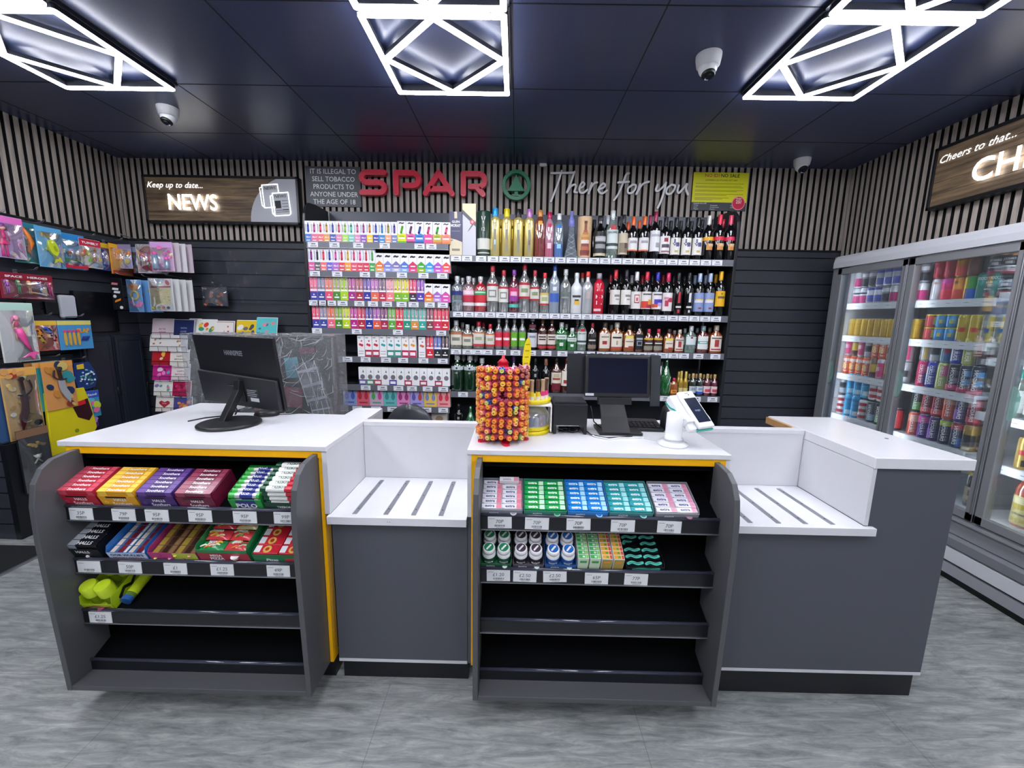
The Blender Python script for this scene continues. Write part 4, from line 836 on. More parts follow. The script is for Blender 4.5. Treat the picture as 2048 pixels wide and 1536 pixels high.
# ------------------------------------------------------------------ bottles
PROF = {
 'wine':   ([(0,0),(.96,0),(1,.015),(1,.60),(.93,.655),(.70,.71),(.44,.755),(.37,.80),(.36,.97),(.30,.97)], .80, 1.0, .41),
 'spirit': ([(0,0),(.96,0),(1,.015),(1,.60),(.96,.65),(.72,.71),(.42,.77),(.36,.83),(.36,.93)], .87, 1.0, .42),
 'absolut':([(0,0),(.95,0),(1,.02),(1,.66),(.92,.72),(.62,.76),(.40,.80),(.38,.88)], .87, 1.0, .42),
 'slim':   ([(0,0),(.96,0),(1,.01),(1,.70),(.90,.76),(.60,.81),(.40,.85),(.38,.90)], .86, 1.0, .50),
 'gold':   ([(0,0),(.96,0),(1,.01),(1,.74),(.95,.78),(.60,.82),(.45,.85)], .83, 1.0, .60),
 'flask':  ([(0,0),(.96,0),(1,.02),(1,.60),(.95,.66),(.60,.74),(.40,.78),(.38,.86)], .82, 1.0, .40),
 'champ':  ([(0,0),(.96,0),(1,.015),(1,.48),(.90,.58),(.62,.68),(.45,.76),(.42,.97)], .68, 1.0, .52),
 'twist':  ([(0,0),(.90,0),(1,.015),(.98,.40),(.90,.52),(.66,.63),(.42,.72),(.33,.80),(.31,.98),(.2,1.0)], 0, 0, 0),
 'gordon': ([(0,0),(.96,0),(1,.02),(1,.66),(.92,.72),(.50,.77),(.38,.80),(.36,.86)], .84, 1.0, .46),
}
def glass_for(g):
    if g[0] == 'K': return pm('#0a0b0d', .06, coat=1)                 # very dark glass
    if g[0] == 'O': return pm(g[1:], .12, coat=.6)                    # opaque painted bottle
    if g[0] == 'M': return pm(g[1:], .22, .55)                        # metallised bottle
    return glassy(g[1:], .24 if g[0] == 'C' else .68, .04, gloss=.2)            # clear / tinted
def bottle(style, x, y, z, D, H, g, cap, lab, arts, name, label, group, rz=0, text=None):
    t = thing(name, label, 'bottle', (x, y, z), (0, 0, R(rz)), group)
    prof, c0, c1, cr = PROF[style]; r = D/2; sy = .62 if style == 'flask' else 1
    m = MB(); m.lathe([(max(a*r, 1e-5), b_*H) for a, b_ in prof], glass_for(g), 20, sy=sy, cap=True)
    if style == 'twist':
        for k_ in range(6):
            m.tube([(r*.97*math.cos(R(60*k_ + 90*j/8)), r*.97*math.sin(R(60*k_ + 90*j/8)), H*(.04 + .46*j/8)) for j in range(9)], r*.09, glass_for(g), 5)
    m.build('bottle_glass', t)
    if cr:
        m = MB(); m.lathe([(cr*r, c0*H), (cr*r*1.02, (c0 + .01)*H), (cr*r, (c1 - .008)*H), (cr*r*.9, c1*H)], pm(cap, .3, .25), 16, sy=1); m.build('cap', t)
    if lab or arts or text:
        m = MB()
        for k_, (c_, z0, z1, am) in enumerate(lab or []):
            m.patch(r*1.012 + .0003*k_, z0*H, z1*H, -am, am, pm(c_, .45), 12, sy=sy)
        for k_, (c_, zc, h_, a0, a1) in enumerate(arts or []):
            m.patch(r*1.02 + .0006 + .0003*k_, (zc - h_/2)*H, (zc + h_/2)*H, a0, a1, pm(c_, .45), 6, sy=sy)
        if text:
            s_, sz, zc, tc = text; rr = r*1.03 + .002
            m.text(s_, sz*H, pm(tc, .4), lambda a, b_: (rr*math.sin(a/rr), -rr*sy*math.cos(a/rr), zc*H + b_), bold=.02, width=min(D*.85, 9))
        m.build('label', t)
    return t
WL = '#e8e6e6'
STY = {  # style, glass, cap, label bands (colour, z0, z1, half angle), art spots (colour, z, height, a0, a1), text
 'goldblue': ('gold','M#ecd98c','#2a9ad8',[('#8c8a78',.1,.70,16)],[('#e8d8a0',.62,.12,-12,12),('#b8d8e8',.3,.1,-8,10)]), 'goldyellow': ('gold','M#ecd98c','#e8d020',[('#8c8a78',.1,.70,16)],[('#e8d8a0',.62,.12,-12,12),('#a8905a',.3,.1,-8,10)]), 'goldblack': ('gold','M#ecd98c','#1a1a1c',[('#8c8a78',.1,.70,16)],[('#e8d8a0',.62,.12,-12,12)]), 'goldpink': ('gold','M#ecd98c','#b87ac0',[('#8c8a78',.1,.70,16)],[('#e8d8a0',.62,.12,-12,12),('#7a5a70',.3,.1,-8,10)]),
 'goldback': ('gold','M#e6c840','#e8cc50',None,None),
 'amber': ('slim','T#a04a2c','#c98a4a',[('#7a1f38',.02,.42,170)],[('#e0a83a',.72,.08,-22,22)]),
 'rose': ('slim','T#e8a8c0','#c02058',[('#b81848',.0,.30,170)],[('#c02058',.70,.08,-26,26),('#f0d0da',.26,.12,-25,25)]),
 'blue': ('slim','C#cfe4f2','#e0e4ea',[('#1c6ac0',.0,.32,170)],[('#1c7ad0',.70,.08,-26,26),('#9ad0f0',.26,.1,-25,25)]),
 'kraken': ('spirit','K','#17181a',[('#1f2022',.12,.62,80),('#d8cfae',.06,.12,80)],[('#b8b8ba',.45,.12,-55,55),('#9a9a9c',.28,.1,-50,50)],('KRAKEN',.07,.42,'#dcdcdc')),
 'bacardi': ('spirit','C#d6ece2','#d0d6d8',[('#d8e2e0',.20,.60,75),('#3a4a48',.26,.32,75)],[('#c03040',.64,.09,-28,28)],('BACARDI',.06,.52,'#2a5a4a')),
 'tan': ('wine','K','#1a1b20',[('#cdbfa6',.10,.58,78)],[('#8a7a68',.25,.22,-50,60),('#5a4a40',.3,.12,10,50)]),
 'orange': ('wine','K','#e2622c',[(WL,.22,.50,78),('#e8703a',.19,.22,78),],[('#a8a6ac',.4,.06,-40,40)]),
 'maroon': ('wine','K','#8a2448',[('#e4e4e8',.17,.60,78)],[('#b8b8c0',.5,.05,-50,50),('#a8a8ae',.3,.1,0,50)]),
 'rednote': ('wine','K','#1a1b20',[('#ece9ea',.14,.55,78)],[('#9a2438',.46,.09,-22,22),('#4a4650',.32,.08,-45,45),('#9a6a78',.19,.04,-50,50)]),
 'vlabel': ('wine','K','#1a1b20',[('#e6e2da',.12,.52,76)],[('#6a6a9a',.44,.1,-30,-12),('#6a6a9a',.36,.1,-8,28),('#c8b070',.2,.05,-18,18)],('VR',.10,.33,'#5a587a')),
 'tailyellow': ('wine','K','#c8c6c0',[('#e8a820',.44,.52,85)],[('#c88a4a',.3,.14,-30,40),('#d8b890',.34,.06,-10,50)]),
 'tailred': ('wine','K','#d8304a',[('#d8283f',.44,.52,85)],[('#c88a4a',.3,.14,-30,40),('#d8b890',.34,.06,-10,50)]),
 'tailpink': ('wine','K','#d84a6a',[('#e0305a',.44,.52,85)],[('#c88a4a',.3,.14,-30,40),('#d8b890',.34,.06,-10,50)]),
 'blacktop': ('wine','K','#22242a',None,None), 'redtop': ('wine','K','#a82a3c',None,None), 'bluegreytop': ('wine','K','#8ea4c4',None,None), 'greytop': ('wine','K','#b8bcc2',None,None),
 'absblue': ('absolut','C#d3dfe4','#b9bcc0',None,[('#27367a',.52,.12,-65,65),('#7a96a8',.3,.04,-60,60)],('ABSOLUT',.08,.53,'#27367a')),
 'abspink': ('absolut','C#f0c0c8','#b9bcc0',[('#e8a0b8',.46,.62,85),('#c8304a',.28,.46,85),('#e6dce0',.17,.26,85)],[('#f2dbe4',.54,.1,-60,60)]),
 'absred': ('absolut','T#d83040','#b9bcc0',[('#2aa060',.48,.60,85),('#d0303c',.28,.48,85),('#ece2e2',.17,.26,85)],[('#c8e8d0',.55,.04,-60,60)]),
 'smirn': ('spirit','C#d8dcdc','#b02838',[('#dcdcd4',.24,.56,80),('#b82c3a',.56,.61,80)],[('#8a8a88',.4,.16,-40,40),('#dcdcd4',.4,.10,-28,28)]),
 'smirnp': ('spirit','T#7a1438','#7a3a9a',[('#d0306a',.40,.58,80),('#9a3a9a',.26,.40,80),('#5ac0b0',.12,.2,80)],[('#e8b0d0',.44,.1,-40,40)]),
 'glens': ('spirit','C#cdd0d0','#a82838',[('#d8d4cc',.32,.58,80),('#b82a34',.56,.61,80),('#b82a34',.29,.33,80)],[('#8a9a70',.45,.08,-35,35)]),
 'glensred': ('spirit','C#d4dcd6','#d8303c',[('#e0c060',.44,.50,80),('#dedad0',.24,.44,80),('#c8303a',.20,.24,80)],[('#a8b880',.35,.1,-35,35)]),
 'goose': ('spirit','T#b4c4d8','#2c4a9a',None,[('#3a62b8',.32,.18,-55,55),('#e6ecf2',.5,.08,-20,20)]),
 'silver': ('spirit','C#d8dede','#c0c2c6',None,[('#6a7a74',.46,.05,-60,60),('#8a9a94',.36,.04,-50,50)]),
 'white': ('spirit','O#e2e4e6','#c8cacc',None,[('#3a3a40',.42,.05,-45,45),('#e8b83a',.28,.12,-28,28),('#3a3a3a',.33,.04,-20,20)],('MALIBU',.05,.42,'#4a4a50')),
 'frost': ('spirit','T#d2d8dc','#d03a34',None,[('#b8a8a8',.44,.16,-25,25)]),
 'frostback': ('spirit','T#d2d8dc','#d03a34',None,None),
 'kola': ('slim','O#cc1f3a','#8a8c90',None,[('#e8c0c8',.1,.06,-60,20)],None),
 'cream1': ('wine','K','#c82c3a',[('#e6e2dc',.22,.55,80)],[('#8a8684',.42,.05,-15,50),('#9a9694',.34,.03,0,45)]),
 'cream2': ('wine','K','#24222e',[('#e6e2dc',.22,.55,80)],[('#8a8684',.42,.05,-15,50),('#9a9694',.34,.03,0,45)]),
 'ring': ('wine','K','#d8dade',[('#e4e2e0',.14,.54,80)],[('#c04a4a',.37,.2,-30,30),('#e4e2e0',.37,.15,-22,22),('#c85a5a',.36,.08,-10,10)]),
 'redart': ('wine','K','#c82c46',[('#e8e4e0',.14,.54,80)],[('#d8402c',.24,.16,-70,10),('#e8a030',.3,.12,10,70),('#b02c4a',.2,.08,-10,60),('#55505a',.48,.03,-50,50)]),
 'blueart': ('wine','K','#2c2ca0',[('#e8e4e6',.14,.54,80)],[('#4a3ab0',.3,.14,-40,60),('#d05a3a',.22,.08,-70,0),('#b8a8e0',.25,.08,0,60),('#55505a',.48,.03,-50,50)]),
 'pinkart': ('wine','K','#c82858',[('#e8e2e2',.10,.53,80)],[('#b83858',.36,.1,-10,50),('#b83858',.28,.14,-40,0),('#d88a9a',.4,.06,-50,0)]),
 'blackred': ('wine','K','#1a1b20',None,[('#c02c40',.42,.26,-12,14),('#d8d8da',.2,.04,-30,30),('#c02c40',.1,.08,-12,12)]),
 'blackwhite': ('wine','K','#1a1b20',None,[('#d8d8dc',.42,.22,-10,16),('#d8d8da',.2,.04,-30,30),('#d0d0d4',.1,.06,-8,10)]),
 'lilac': ('wine','K','#9fb0d0',[('#8a9cc8',.10,.54,80)],[('#e0c060',.36,.07,-50,50),('#dcdce8',.34,.06,-60,30),('#8a3a4a',.18,.04,-15,15)]),
 'yellowcap': ('wine','K','#e0a81c',[('#e8b020',.22,.56,70)],[('#6a5a20',.42,.05,-40,40),('#7a6a20',.5,.04,-8,8)]),
 'flcream': ('flask','C#d6d4c8','#c0c2c4',[('#d8d4c4',.12,.58,75),('#c8744a',.5,.58,75)],[('#8a8a80',.34,.12,-40,40)]),
 'flred': ('flask','C#d8d4cc','#c02c3c',[('#dcd6cc',.18,.56,75),('#c83a3c',.10,.18,75),('#e8843c',.56,.6,75)],[('#a8b090',.38,.12,-35,35)]),
 'vred': ('spirit','C#d6dcdc','#c8cacc',[('#d83048',.10,.56,85)],[('#f2e4e6',.34,.08,-55,55)],('VODKA',.07,.3,'#ffffff')),
 'vgreen': ('spirit','C#d6dcdc','#c8cacc',[('#6ab030',.10,.56,85)],[('#f2f4e6',.34,.07,-40,40)],('Gin',.09,.3,'#ffffff')),
 'silverlab': ('spirit','K','#c8cad0',[('#d0d0d8',.08,.52,82)],[('#8a8a98',.4,.06,-40,40),('#6a2a3a',.72,.1,-40,40)]),
 'rumcream': ('spirit','T#5a2418','#8a5a3a',[('#e2d6cc',.18,.50,80),('#b83a3a',.06,.14,80)],[('#3a2c2a',.42,.04,-50,50),('#3a2c2a',.34,.04,-45,45)]),
 'gingreen': ('flask','T#1f8a3a','#d0d4d4',[('#dce2e0',.40,.56,75)],[('#e2e8e4',.22,.12,-18,18),('#8a9a90',.48,.04,-40,40)]),
 'darkred': ('flask','T#2a1410','#a82c34',[('#8a7a6a',.08,.22,75)],[('#1a1a1a',.38,.2,-60,60),('#c8c8c4',.38,.05,-50,50)]),
 'amberbird': ('flask','T#b8621c','#5a4a40',[('#e2dacb',.10,.62,62)],[('#a02c34',.3,.12,-25,20),('#8a7a6a',.5,.04,-40,40)]),
 'amberbell': ('flask','T#b8621c','#e0d8cc',[('#e6dfd0',.12,.62,62),('#b84a3a',.08,.16,62)],[('#3a3028',.48,.06,-45,45),('#a89a80',.3,.14,-8,8)]),
 'amberround': ('flask','T#b8621c','#3a2a20',[('#e8d25a',.5,.6,45),('#e6dccb',.16,.5,50)],[('#b03a34',.16,.1,-10,45),('#8a7a6a',.38,.04,-40,40)]),
 'jack': ('flask','T#7a4418','#17181a',[('#1c1e22',.08,.62,75)],[('#b8bcc4',.46,.06,-50,50),('#8a90a0',.3,.18,-40,40),('#1c1e22',.3,.1,-25,25)]),
 'yband': ('flask','T#7a3414','#c02c44',[('#8a8a7a',.08,.26,75),('#e8c030',.54,.60,75)],[('#1a1a1a',.38,.16,-60,60),('#d8d8d4',.38,.05,-50,50)]),
 'capt': ('flask','T#b8561c','#c8b8a8',[('#e6ddd0',.08,.62,65)],[('#a83a3c',.36,.26,-20,20),('#a83a3c',.14,.05,-50,50),('#5a4a44',.54,.04,-50,50)]),
 'bombay': ('flask','C#b8dccf','#d8dee2',[('#d6dfe0',.30,.60,62)],[('#8a3a3c',.56,.06,-12,12),('#5a7a78',.28,.03,-60,60)]),
 'havana': ('flask','T#7a2c24','#8fa8b0',[('#e2e4e2',.14,.62,65),('#5aa89a',.34,.44,65)],[('#e8e8e8',.39,.04,-40,40)]),
 'gordon': ('gordon','T#0c3a20','#c8ccce',[('#c8d0d4',.58,.68,80)],[('#2a3a3a',.63,.05,-8,8),('#8aa898',.5,.04,-10,10)]),
 'darkbott': ('wine','K','#17181a',None,[('#8a8a8c',.5,.1,-14,14)]),
 'purplecap': ('spirit','T#3a2050','#6a3a9a',None,None), 'olivecap': ('spirit','T#3a3a20','#a89a5a',None,None),
 'copper': ('wine','K','#a8745a',None,[('#b8b8bc',.62,.1,-12,12)]),
 'bells': ('spirit','T#5a2410','#2a2420',[('#e2dac8',.22,.58,75),('#7a1f34',.08,.28,60)],[('#b04a3c',.4,.06,-45,45),('#c8b898',.5,.1,-30,30)]),
 'grouse': ('spirit','T#5a2410','#8a2434',[('#e6dfd2',.20,.62,78)],[('#a83a34',.32,.1,-35,25)]),
 'green': ('twist','T#0f7a34','#0f7a34',None,None),
 'smallorange': ('flask','T#c8641c','#c02c44',[('#e0b040',.1,.3,50)],[('#c84a2c',.2,.1,-25,25)]),
 'smallgold': ('champ','M#c9a94a','#d9bb5a',[('#d8c890',.1,.3,70)],None),
 'smallwhite': ('wine','T#1c3a30','#c8a86a',[('#d0d6dc',.12,.42,80)],[('#8aa0b8',.3,.14,-35,35)]),
 'smallblue': ('wine','T#1c3030','#c8a86a',[('#d0d6dc',.18,.42,80),('#3a5ac0',.06,.18,80)],[('#8aa0b8',.3,.12,-35,35)]),
 'smallrose': ('wine','T#7a2438','#c8a86a',[('#e8d4d4',.12,.44,80)],[('#d04a5c',.24,.14,-45,45)]),
 'smallback': ('wine','T#22302c','#c8a86a',None,None),
}
SH2 = ['top', 'second', 'third', 'fourth', 'lowest']
BNAME = {'wine': 'wine_bottle', 'champ': 'sparkling_wine_bottle', 'twist': 'perry_bottle'}
def shelf_bottles(ri, rows, zs):
    for i, (x, H, D, key, y, desc) in enumerate(rows):
        S = STY[key]; st = S[0]; back = y > 3.1
        bottle(st, x, y, zs + .0005, D, H, S[1], S[2], S[3], S[4], BNAME.get(st, 'spirit_bottle'),
               ('%s, %s from left, %s row, %s bottle shelf' % (desc, nth(i+1), 'back' if back else 'front', SH2[ri])),
               '%s row of bottles on the %s shelf' % ('back' if back else 'front', SH2[ri]), text=(S[5] if len(S) > 5 else None))
BOTTLES = [
([(-0.1643, 0.334, 0.0682, 'goldblue', 3.064, 'gold bottle with a blue cap'), (-0.0817, 0.3319, 0.0681, 'goldyellow', 3.064, 'gold bottle with a yellow cap'), (0.0008, 0.3299, 0.0681, 'goldblack', 3.064, 'gold bottle with a black cap'), (0.0796, 0.3311, 0.0681, 'goldpink', 3.064, 'gold bottle with a pink and blue cap'), (0.1549, 0.3256, 0.0738, 'amber', 3.064, 'amber to rose bottle with a copper cap'), (0.223, 0.3132, 0.0626, 'rose', 3.064, 'clear rose bottle with a pink cap'), (0.291, 0.3042, 0.0645, 'blue', 3.064, 'clear and blue bottle with a silver cap'), (0.5844, 0.2953, 0.0862, 'kraken', 3.064, 'black rum bottle with a grey printed label'), (0.6702, 0.3303, 0.0838, 'bacardi', 3.064, 'clear white rum bottle with a bat roundel'), (0.7488, 0.3047, 0.0687, 'tan', 3.064, 'dark wine bottle with a tan picture label'), (0.8185, 0.2923, 0.07, 'orange', 3.064, 'dark wine bottle, orange cap and white label'), (0.897, 0.2969, 0.0714, 'orange', 3.064, 'dark wine bottle, orange cap and white label'), (0.9738, 0.3283, 0.0714, 'maroon', 3.064, 'dark wine bottle with a maroon cap'), (1.0469, 0.2926, 0.0714, 'rednote', 3.064, 'dark wine bottle, white label, red circle'), (1.1218, 0.2904, 0.0714, 'vlabel', 3.064, 'dark wine bottle with a pale monogram label'), (1.2002, 0.2916, 0.0713, 'vlabel', 3.064, 'dark wine bottle with a pale monogram label'), (1.2768, 0.2928, 0.0713, 'vlabel', 3.064, 'dark wine bottle with a pale monogram label'), (1.3516, 0.3075, 0.0748, 'tailyellow', 3.064, 'dark wine bottle with a yellow band'), (1.4282, 0.3154, 0.0748, 'tailred', 3.064, 'dark wine bottle with a red band'), (1.5047, 0.3132, 0.0712, 'tailpink', 3.064, 'dark wine bottle with a pink band')],
 [(-0.1287, 0.2797, 0.0631, 'goldback', 3.165, 'gold bottle'), (-0.0434, 0.281, 0.0631, 'goldback', 3.165, 'gold bottle'), (0.0345, 0.2823, 0.063, 'goldback', 3.165, 'gold bottle'), (0.5566, 0.2906, 0.0665, 'blacktop', 3.165, 'dark bottle'), (0.6564, 0.3235, 0.0665, 'greytop', 3.165, 'bottle with a pale cap'), (0.7413, 0.3144, 0.0665, 'blacktop', 3.165, 'dark bottle'), (0.8078, 0.2771, 0.0628, 'orange', 3.165, 'bottle with an orange cap'), (0.8891, 0.2923, 0.0627, 'orange', 3.165, 'bottle with an orange cap'), (0.9666, 0.3284, 0.0627, 'maroon', 3.165, 'bottle with a maroon cap'), (1.0403, 0.2947, 0.0627, 'blacktop', 3.165, 'dark bottle'), (1.1178, 0.2925, 0.0626, 'blacktop', 3.165, 'dark bottle'), (1.1915, 0.2937, 0.0627, 'blacktop', 3.165, 'dark bottle'), (1.2689, 0.2914, 0.0626, 'blacktop', 3.165, 'dark bottle'), (1.3463, 0.3031, 0.0626, 'blacktop', 3.165, 'dark bottle'), (1.4236, 0.3043, 0.0626, 'blacktop', 3.165, 'dark bottle'), (1.5009, 0.309, 0.0626, 'redtop', 3.165, 'dark bottle with a red cap')]),
([(-0.4367, 0.2529, 0.0832, 'absblue', 3.064, 'clear vodka bottle with blue letters'), (-0.3523, 0.2526, 0.0837, 'abspink', 3.064, 'pink and red vodka bottle'), (-0.2661, 0.2523, 0.0843, 'absred', 3.064, 'red vodka bottle with a green band'), (-0.1781, 0.3295, 0.0843, 'smirn', 3.064, 'tall clear vodka bottle, red cap, white label'), (-0.0974, 0.2993, 0.0733, 'smirn', 3.064, 'shorter clear vodka bottle, red cap, white label'), (-0.0223, 0.3041, 0.0705, 'smirnp', 3.064, 'purple vodka bottle with a violet cap'), (0.0546, 0.3509, 0.0801, 'glens', 3.064, 'tallest clear vodka bottle with oval label'), (0.1296, 0.3031, 0.0687, 'glens', 3.064, 'clear vodka bottle with oval label'), (0.201, 0.2868, 0.0667, 'glensred', 3.064, 'clear vodka bottle with a bright red cap'), (0.2723, 0.3476, 0.0752, 'goose', 3.064, 'frosted blue vodka bottle'), (0.3527, 0.314, 0.0767, 'silver', 3.064, 'clear bottle with a silver cap'), (0.4332, 0.2908, 0.0803, 'white', 3.064, 'white rum bottle with a palm roundel'), (0.5135, 0.3009, 0.0767, 'frost', 3.064, 'frosted bottle with a red cap'), (0.5957, 0.29, 0.0766, 'kola', 3.064, 'KO LA'), (0.7143, 0.3166, 0.073, 'cream1', 3.064, 'wine bottle, red cap and cream label'), (0.7928, 0.318, 0.0729, 'cream2', 3.064, 'wine bottle, black cap and cream label'), (0.8675, 0.3052, 0.0729, 'ring', 3.064, 'wine bottle, white cap and ringed label'), (0.9423, 0.3065, 0.0729, 'redart', 3.064, 'wine bottle, red and orange art label'), (1.0188, 0.3043, 0.0728, 'blueart', 3.064, 'wine bottle, violet and blue art label'), (1.0953, 0.3021, 0.0728, 'pinkart', 3.064, 'wine bottle, pink brushstroke label'), (1.1699, 0.3034, 0.0728, 'blackred', 3.064, 'black wine bottle with a red stripe'), (1.2464, 0.3047, 0.0728, 'blackwhite', 3.064, 'black wine bottle with a white stripe'), (1.3228, 0.3025, 0.0728, 'lilac', 3.064, 'wine bottle with a pale blue label'), (1.3974, 0.3038, 0.0727, 'lilac', 3.064, 'wine bottle with a pale blue label'), (1.4737, 0.3191, 0.0728, 'yellowcap', 3.064, 'wine bottle with yellow cap and label')],
 [(-0.4112, 0.2504, 0.0683, 'absblue', 3.165, 'clear vodka bottle'), (-0.3278, 0.2518, 0.0683, 'abspink', 3.165, 'pink vodka bottle'), (0.4892, 0.3023, 0.0679, 'frostback', 3.165, 'frosted bottle with a red cap'), (0.7004, 0.295, 0.0565, 'redtop', 3.165, 'dark bottle with a red cap'), (0.7758, 0.2963, 0.0603, 'blacktop', 3.165, 'dark bottle'), (0.8588, 0.2905, 0.0603, 'greytop', 3.165, 'dark bottle with a pale cap'), (0.9379, 0.2918, 0.0603, 'redtop', 3.165, 'dark bottle with a red cap'), (1.0132, 0.2931, 0.0602, 'blacktop', 3.165, 'dark bottle'), (1.0922, 0.2945, 0.0602, 'redtop', 3.165, 'dark bottle with a red cap'), (1.1713, 0.2922, 0.0602, 'blacktop', 3.165, 'dark bottle'), (1.2503, 0.2936, 0.0601, 'blacktop', 3.165, 'dark bottle'), (1.3292, 0.2986, 0.0602, 'bluegreytop', 3.165, 'dark bottle with a pale blue cap'), (1.4081, 0.2999, 0.0601, 'bluegreytop', 3.165, 'dark bottle with a pale blue cap'), (1.4833, 0.3085, 0.0601, 'yellowcap', 3.165, 'dark bottle with an ochre cap')]),
([(-0.4449, 0.2047, 0.0857, 'flcream', 3.064, 'clear flask with a cream label'), (-0.3612, 0.1769, 0.0744, 'flcream', 3.064, 'smaller clear flask with a cream label'), (-0.2775, 0.2005, 0.0819, 'flred', 3.064, 'clear flask with a red cap'), (-0.1919, 0.1837, 0.067, 'flred', 3.064, 'smaller clear flask with a red cap'), (-0.1287, 0.2251, 0.052, 'vred', 3.064, 'vodka bottle with a red label'), (-0.0711, 0.2261, 0.052, 'vred', 3.064, 'vodka bottle with a red label'), (-0.0135, 0.2272, 0.052, 'vgreen', 3.064, 'gin bottle with a green label'), (0.0459, 0.2283, 0.052, 'vgreen', 3.064, 'gin bottle with a green label'), (0.1202, 0.2406, 0.0706, 'silverlab', 3.064, 'dark bottle with a silver label'), (0.1944, 0.231, 0.0668, 'rumcream', 3.064, 'dark rum bottle with a cream label'), (0.2631, 0.2322, 0.0626, 'rumcream', 3.064, 'dark rum bottle with a cream label'), (0.3354, 0.2044, 0.0821, 'gingreen', 3.064, 'green gin flask'), (0.4151, 0.1656, 0.0705, 'gingreen', 3.064, 'smaller green gin flask'), (0.4874, 0.2364, 0.0667, 'bacardi', 3.064, 'clear rum bottle with a bat roundel'), (0.5634, 0.205, 0.063, 'darkred', 3.064, 'dark flask with a red cap'), (0.656, 0.2103, 0.0852, 'amberbird', 3.064, 'amber whisky flask with a bird label'), (0.7448, 0.2119, 0.0888, 'amberbell', 3.064, 'amber whisky flask with a tall cream label'), (0.8373, 0.1954, 0.0814, 'amberround', 3.064, 'amber whisky flask with a round label'), (0.9132, 0.2077, 0.0591, 'jack', 3.064, 'black-labelled square whiskey flask'), (0.9816, 0.1688, 0.0665, 'yband', 3.064, 'small dark flask with a yellow band'), (1.0536, 0.1702, 0.0628, 'yband', 3.064, 'small dark flask with a yellow band'), (1.1312, 0.1716, 0.0739, 'amberround', 3.064, 'amber flask with a round label'), (1.2088, 0.1694, 0.0665, 'capt', 3.064, 'spiced rum flask with a figure label'), (1.2918, 0.1965, 0.0775, 'bombay', 3.064, 'pale green gin flask'), (1.3804, 0.1981, 0.0812, 'havana', 3.064, 'brown rum flask with a teal band'), (1.4763, 0.2035, 0.0885, 'capt', 3.064, 'larger spiced rum flask with a figure label')],
 [(-0.4115, 0.1895, 0.0615, 'flcream', 3.165, 'clear flask'), (-0.3308, 0.1645, 0.0538, 'flcream', 3.165, 'clear flask'), (-0.2501, 0.1925, 0.0615, 'flred', 3.165, 'flask with a red cap'), (0.3827, 0.1928, 0.0612, 'gingreen', 3.165, 'green flask'), (0.4669, 0.2245, 0.0536, 'bacardi', 3.165, 'clear flask'), (0.7271, 0.1916, 0.0612, 'amberbell', 3.165, 'amber flask'), (0.8188, 0.1782, 0.0612, 'amberround', 3.165, 'amber flask'), (0.9029, 0.1835, 0.0535, 'jack', 3.165, 'dark flask'), (1.2082, 0.159, 0.0572, 'capt', 3.165, 'amber flask'), (1.2883, 0.1756, 0.0534, 'bombay', 3.165, 'pale flask'), (1.3798, 0.181, 0.061, 'havana', 3.165, 'brown flask'), (1.475, 0.1866, 0.0609, 'capt', 3.165, 'amber flask')]),
([(-0.4366, 0.2757, 0.0908, 'gordon', 3.064, 'dark green gin bottle with pale neck band'), (-0.342, 0.2738, 0.0908, 'gordon', 3.064, 'dark green gin bottle with pale neck band'), (-0.2512, 0.2493, 0.0756, 'gordon', 3.064, 'dark green gin bottle behind the lollipops'), (-0.0131, 0.2689, 0.0567, 'purplecap', 3.064, 'bottle with a violet cap'), (0.0587, 0.2553, 0.0566, 'olivecap', 3.064, 'bottle with an olive cap'), (0.1493, 0.257, 0.068, 'darkbott', 3.064, 'black bottle'), (0.2286, 0.2548, 0.0679, 'copper', 3.064, 'black bottle with a copper cap'), (0.3078, 0.2638, 0.0755, 'bells', 3.064, 'brown whisky bottle with a round cream label'), (0.3832, 0.269, 0.0716, 'grouse', 3.064, 'brown whisky bottle with a bird label'), (1.132, 0.2872, 0.0711, 'green', 3.064, 'tall green twisted bottle'), (1.1959, 0.1264, 0.0595, 'smallorange', 3.064, 'small orange liqueur flask'), (1.2485, 0.1805, 0.0332, 'smallgold', 3.064, 'small gold sparkling wine bottle'), (1.2822, 0.1773, 0.0368, 'smallgold', 3.064, 'small gold sparkling wine bottle'), (1.3367, 0.1633, 0.0507, 'smallwhite', 3.064, 'small wine bottle with a white label'), (1.3892, 0.1643, 0.0506, 'smallblue', 3.064, 'small wine bottle with a blue-footed label'), (1.4436, 0.1616, 0.0506, 'smallrose', 3.064, 'small rose wine bottle with a pink label'), (1.4979, 0.1589, 0.0487, 'smallrose', 3.064, 'small rose wine bottle with a pink label')],
 [(-0.404, 0.2598, 0.0703, 'gordon', 3.165, 'dark green gin bottle'), (-0.3103, 0.2577, 0.0702, 'gordon', 3.165, 'dark green gin bottle'), (1.1294, 0.27, 0.0698, 'green', 3.165, 'tall green twisted bottle'), (1.269, 0.1639, 0.0388, 'smallgold', 3.165, 'small gold bottle'), (1.3503, 0.146, 0.0427, 'smallback', 3.165, 'small dark bottle'), (1.4046, 0.147, 0.0426, 'smallback', 3.165, 'small dark bottle'), (1.4627, 0.1443, 0.0426, 'smallback', 3.165, 'small dark bottle'), (1.5169, 0.1453, 0.0425, 'smallback', 3.165, 'small dark bottle')]),
([(-0.426, 0.2064, 0.0693, 'darkbott', 3.064, 'dark bottle'), (-0.3375, 0.1926, 0.0654, 'green', 3.064, 'green bottle')],
 [])]
for ri, (front, back) in enumerate(BOTTLES):
    shelf_bottles(ri, front, BR[ri][0]); shelf_bottles(ri, back, BR[ri][0])
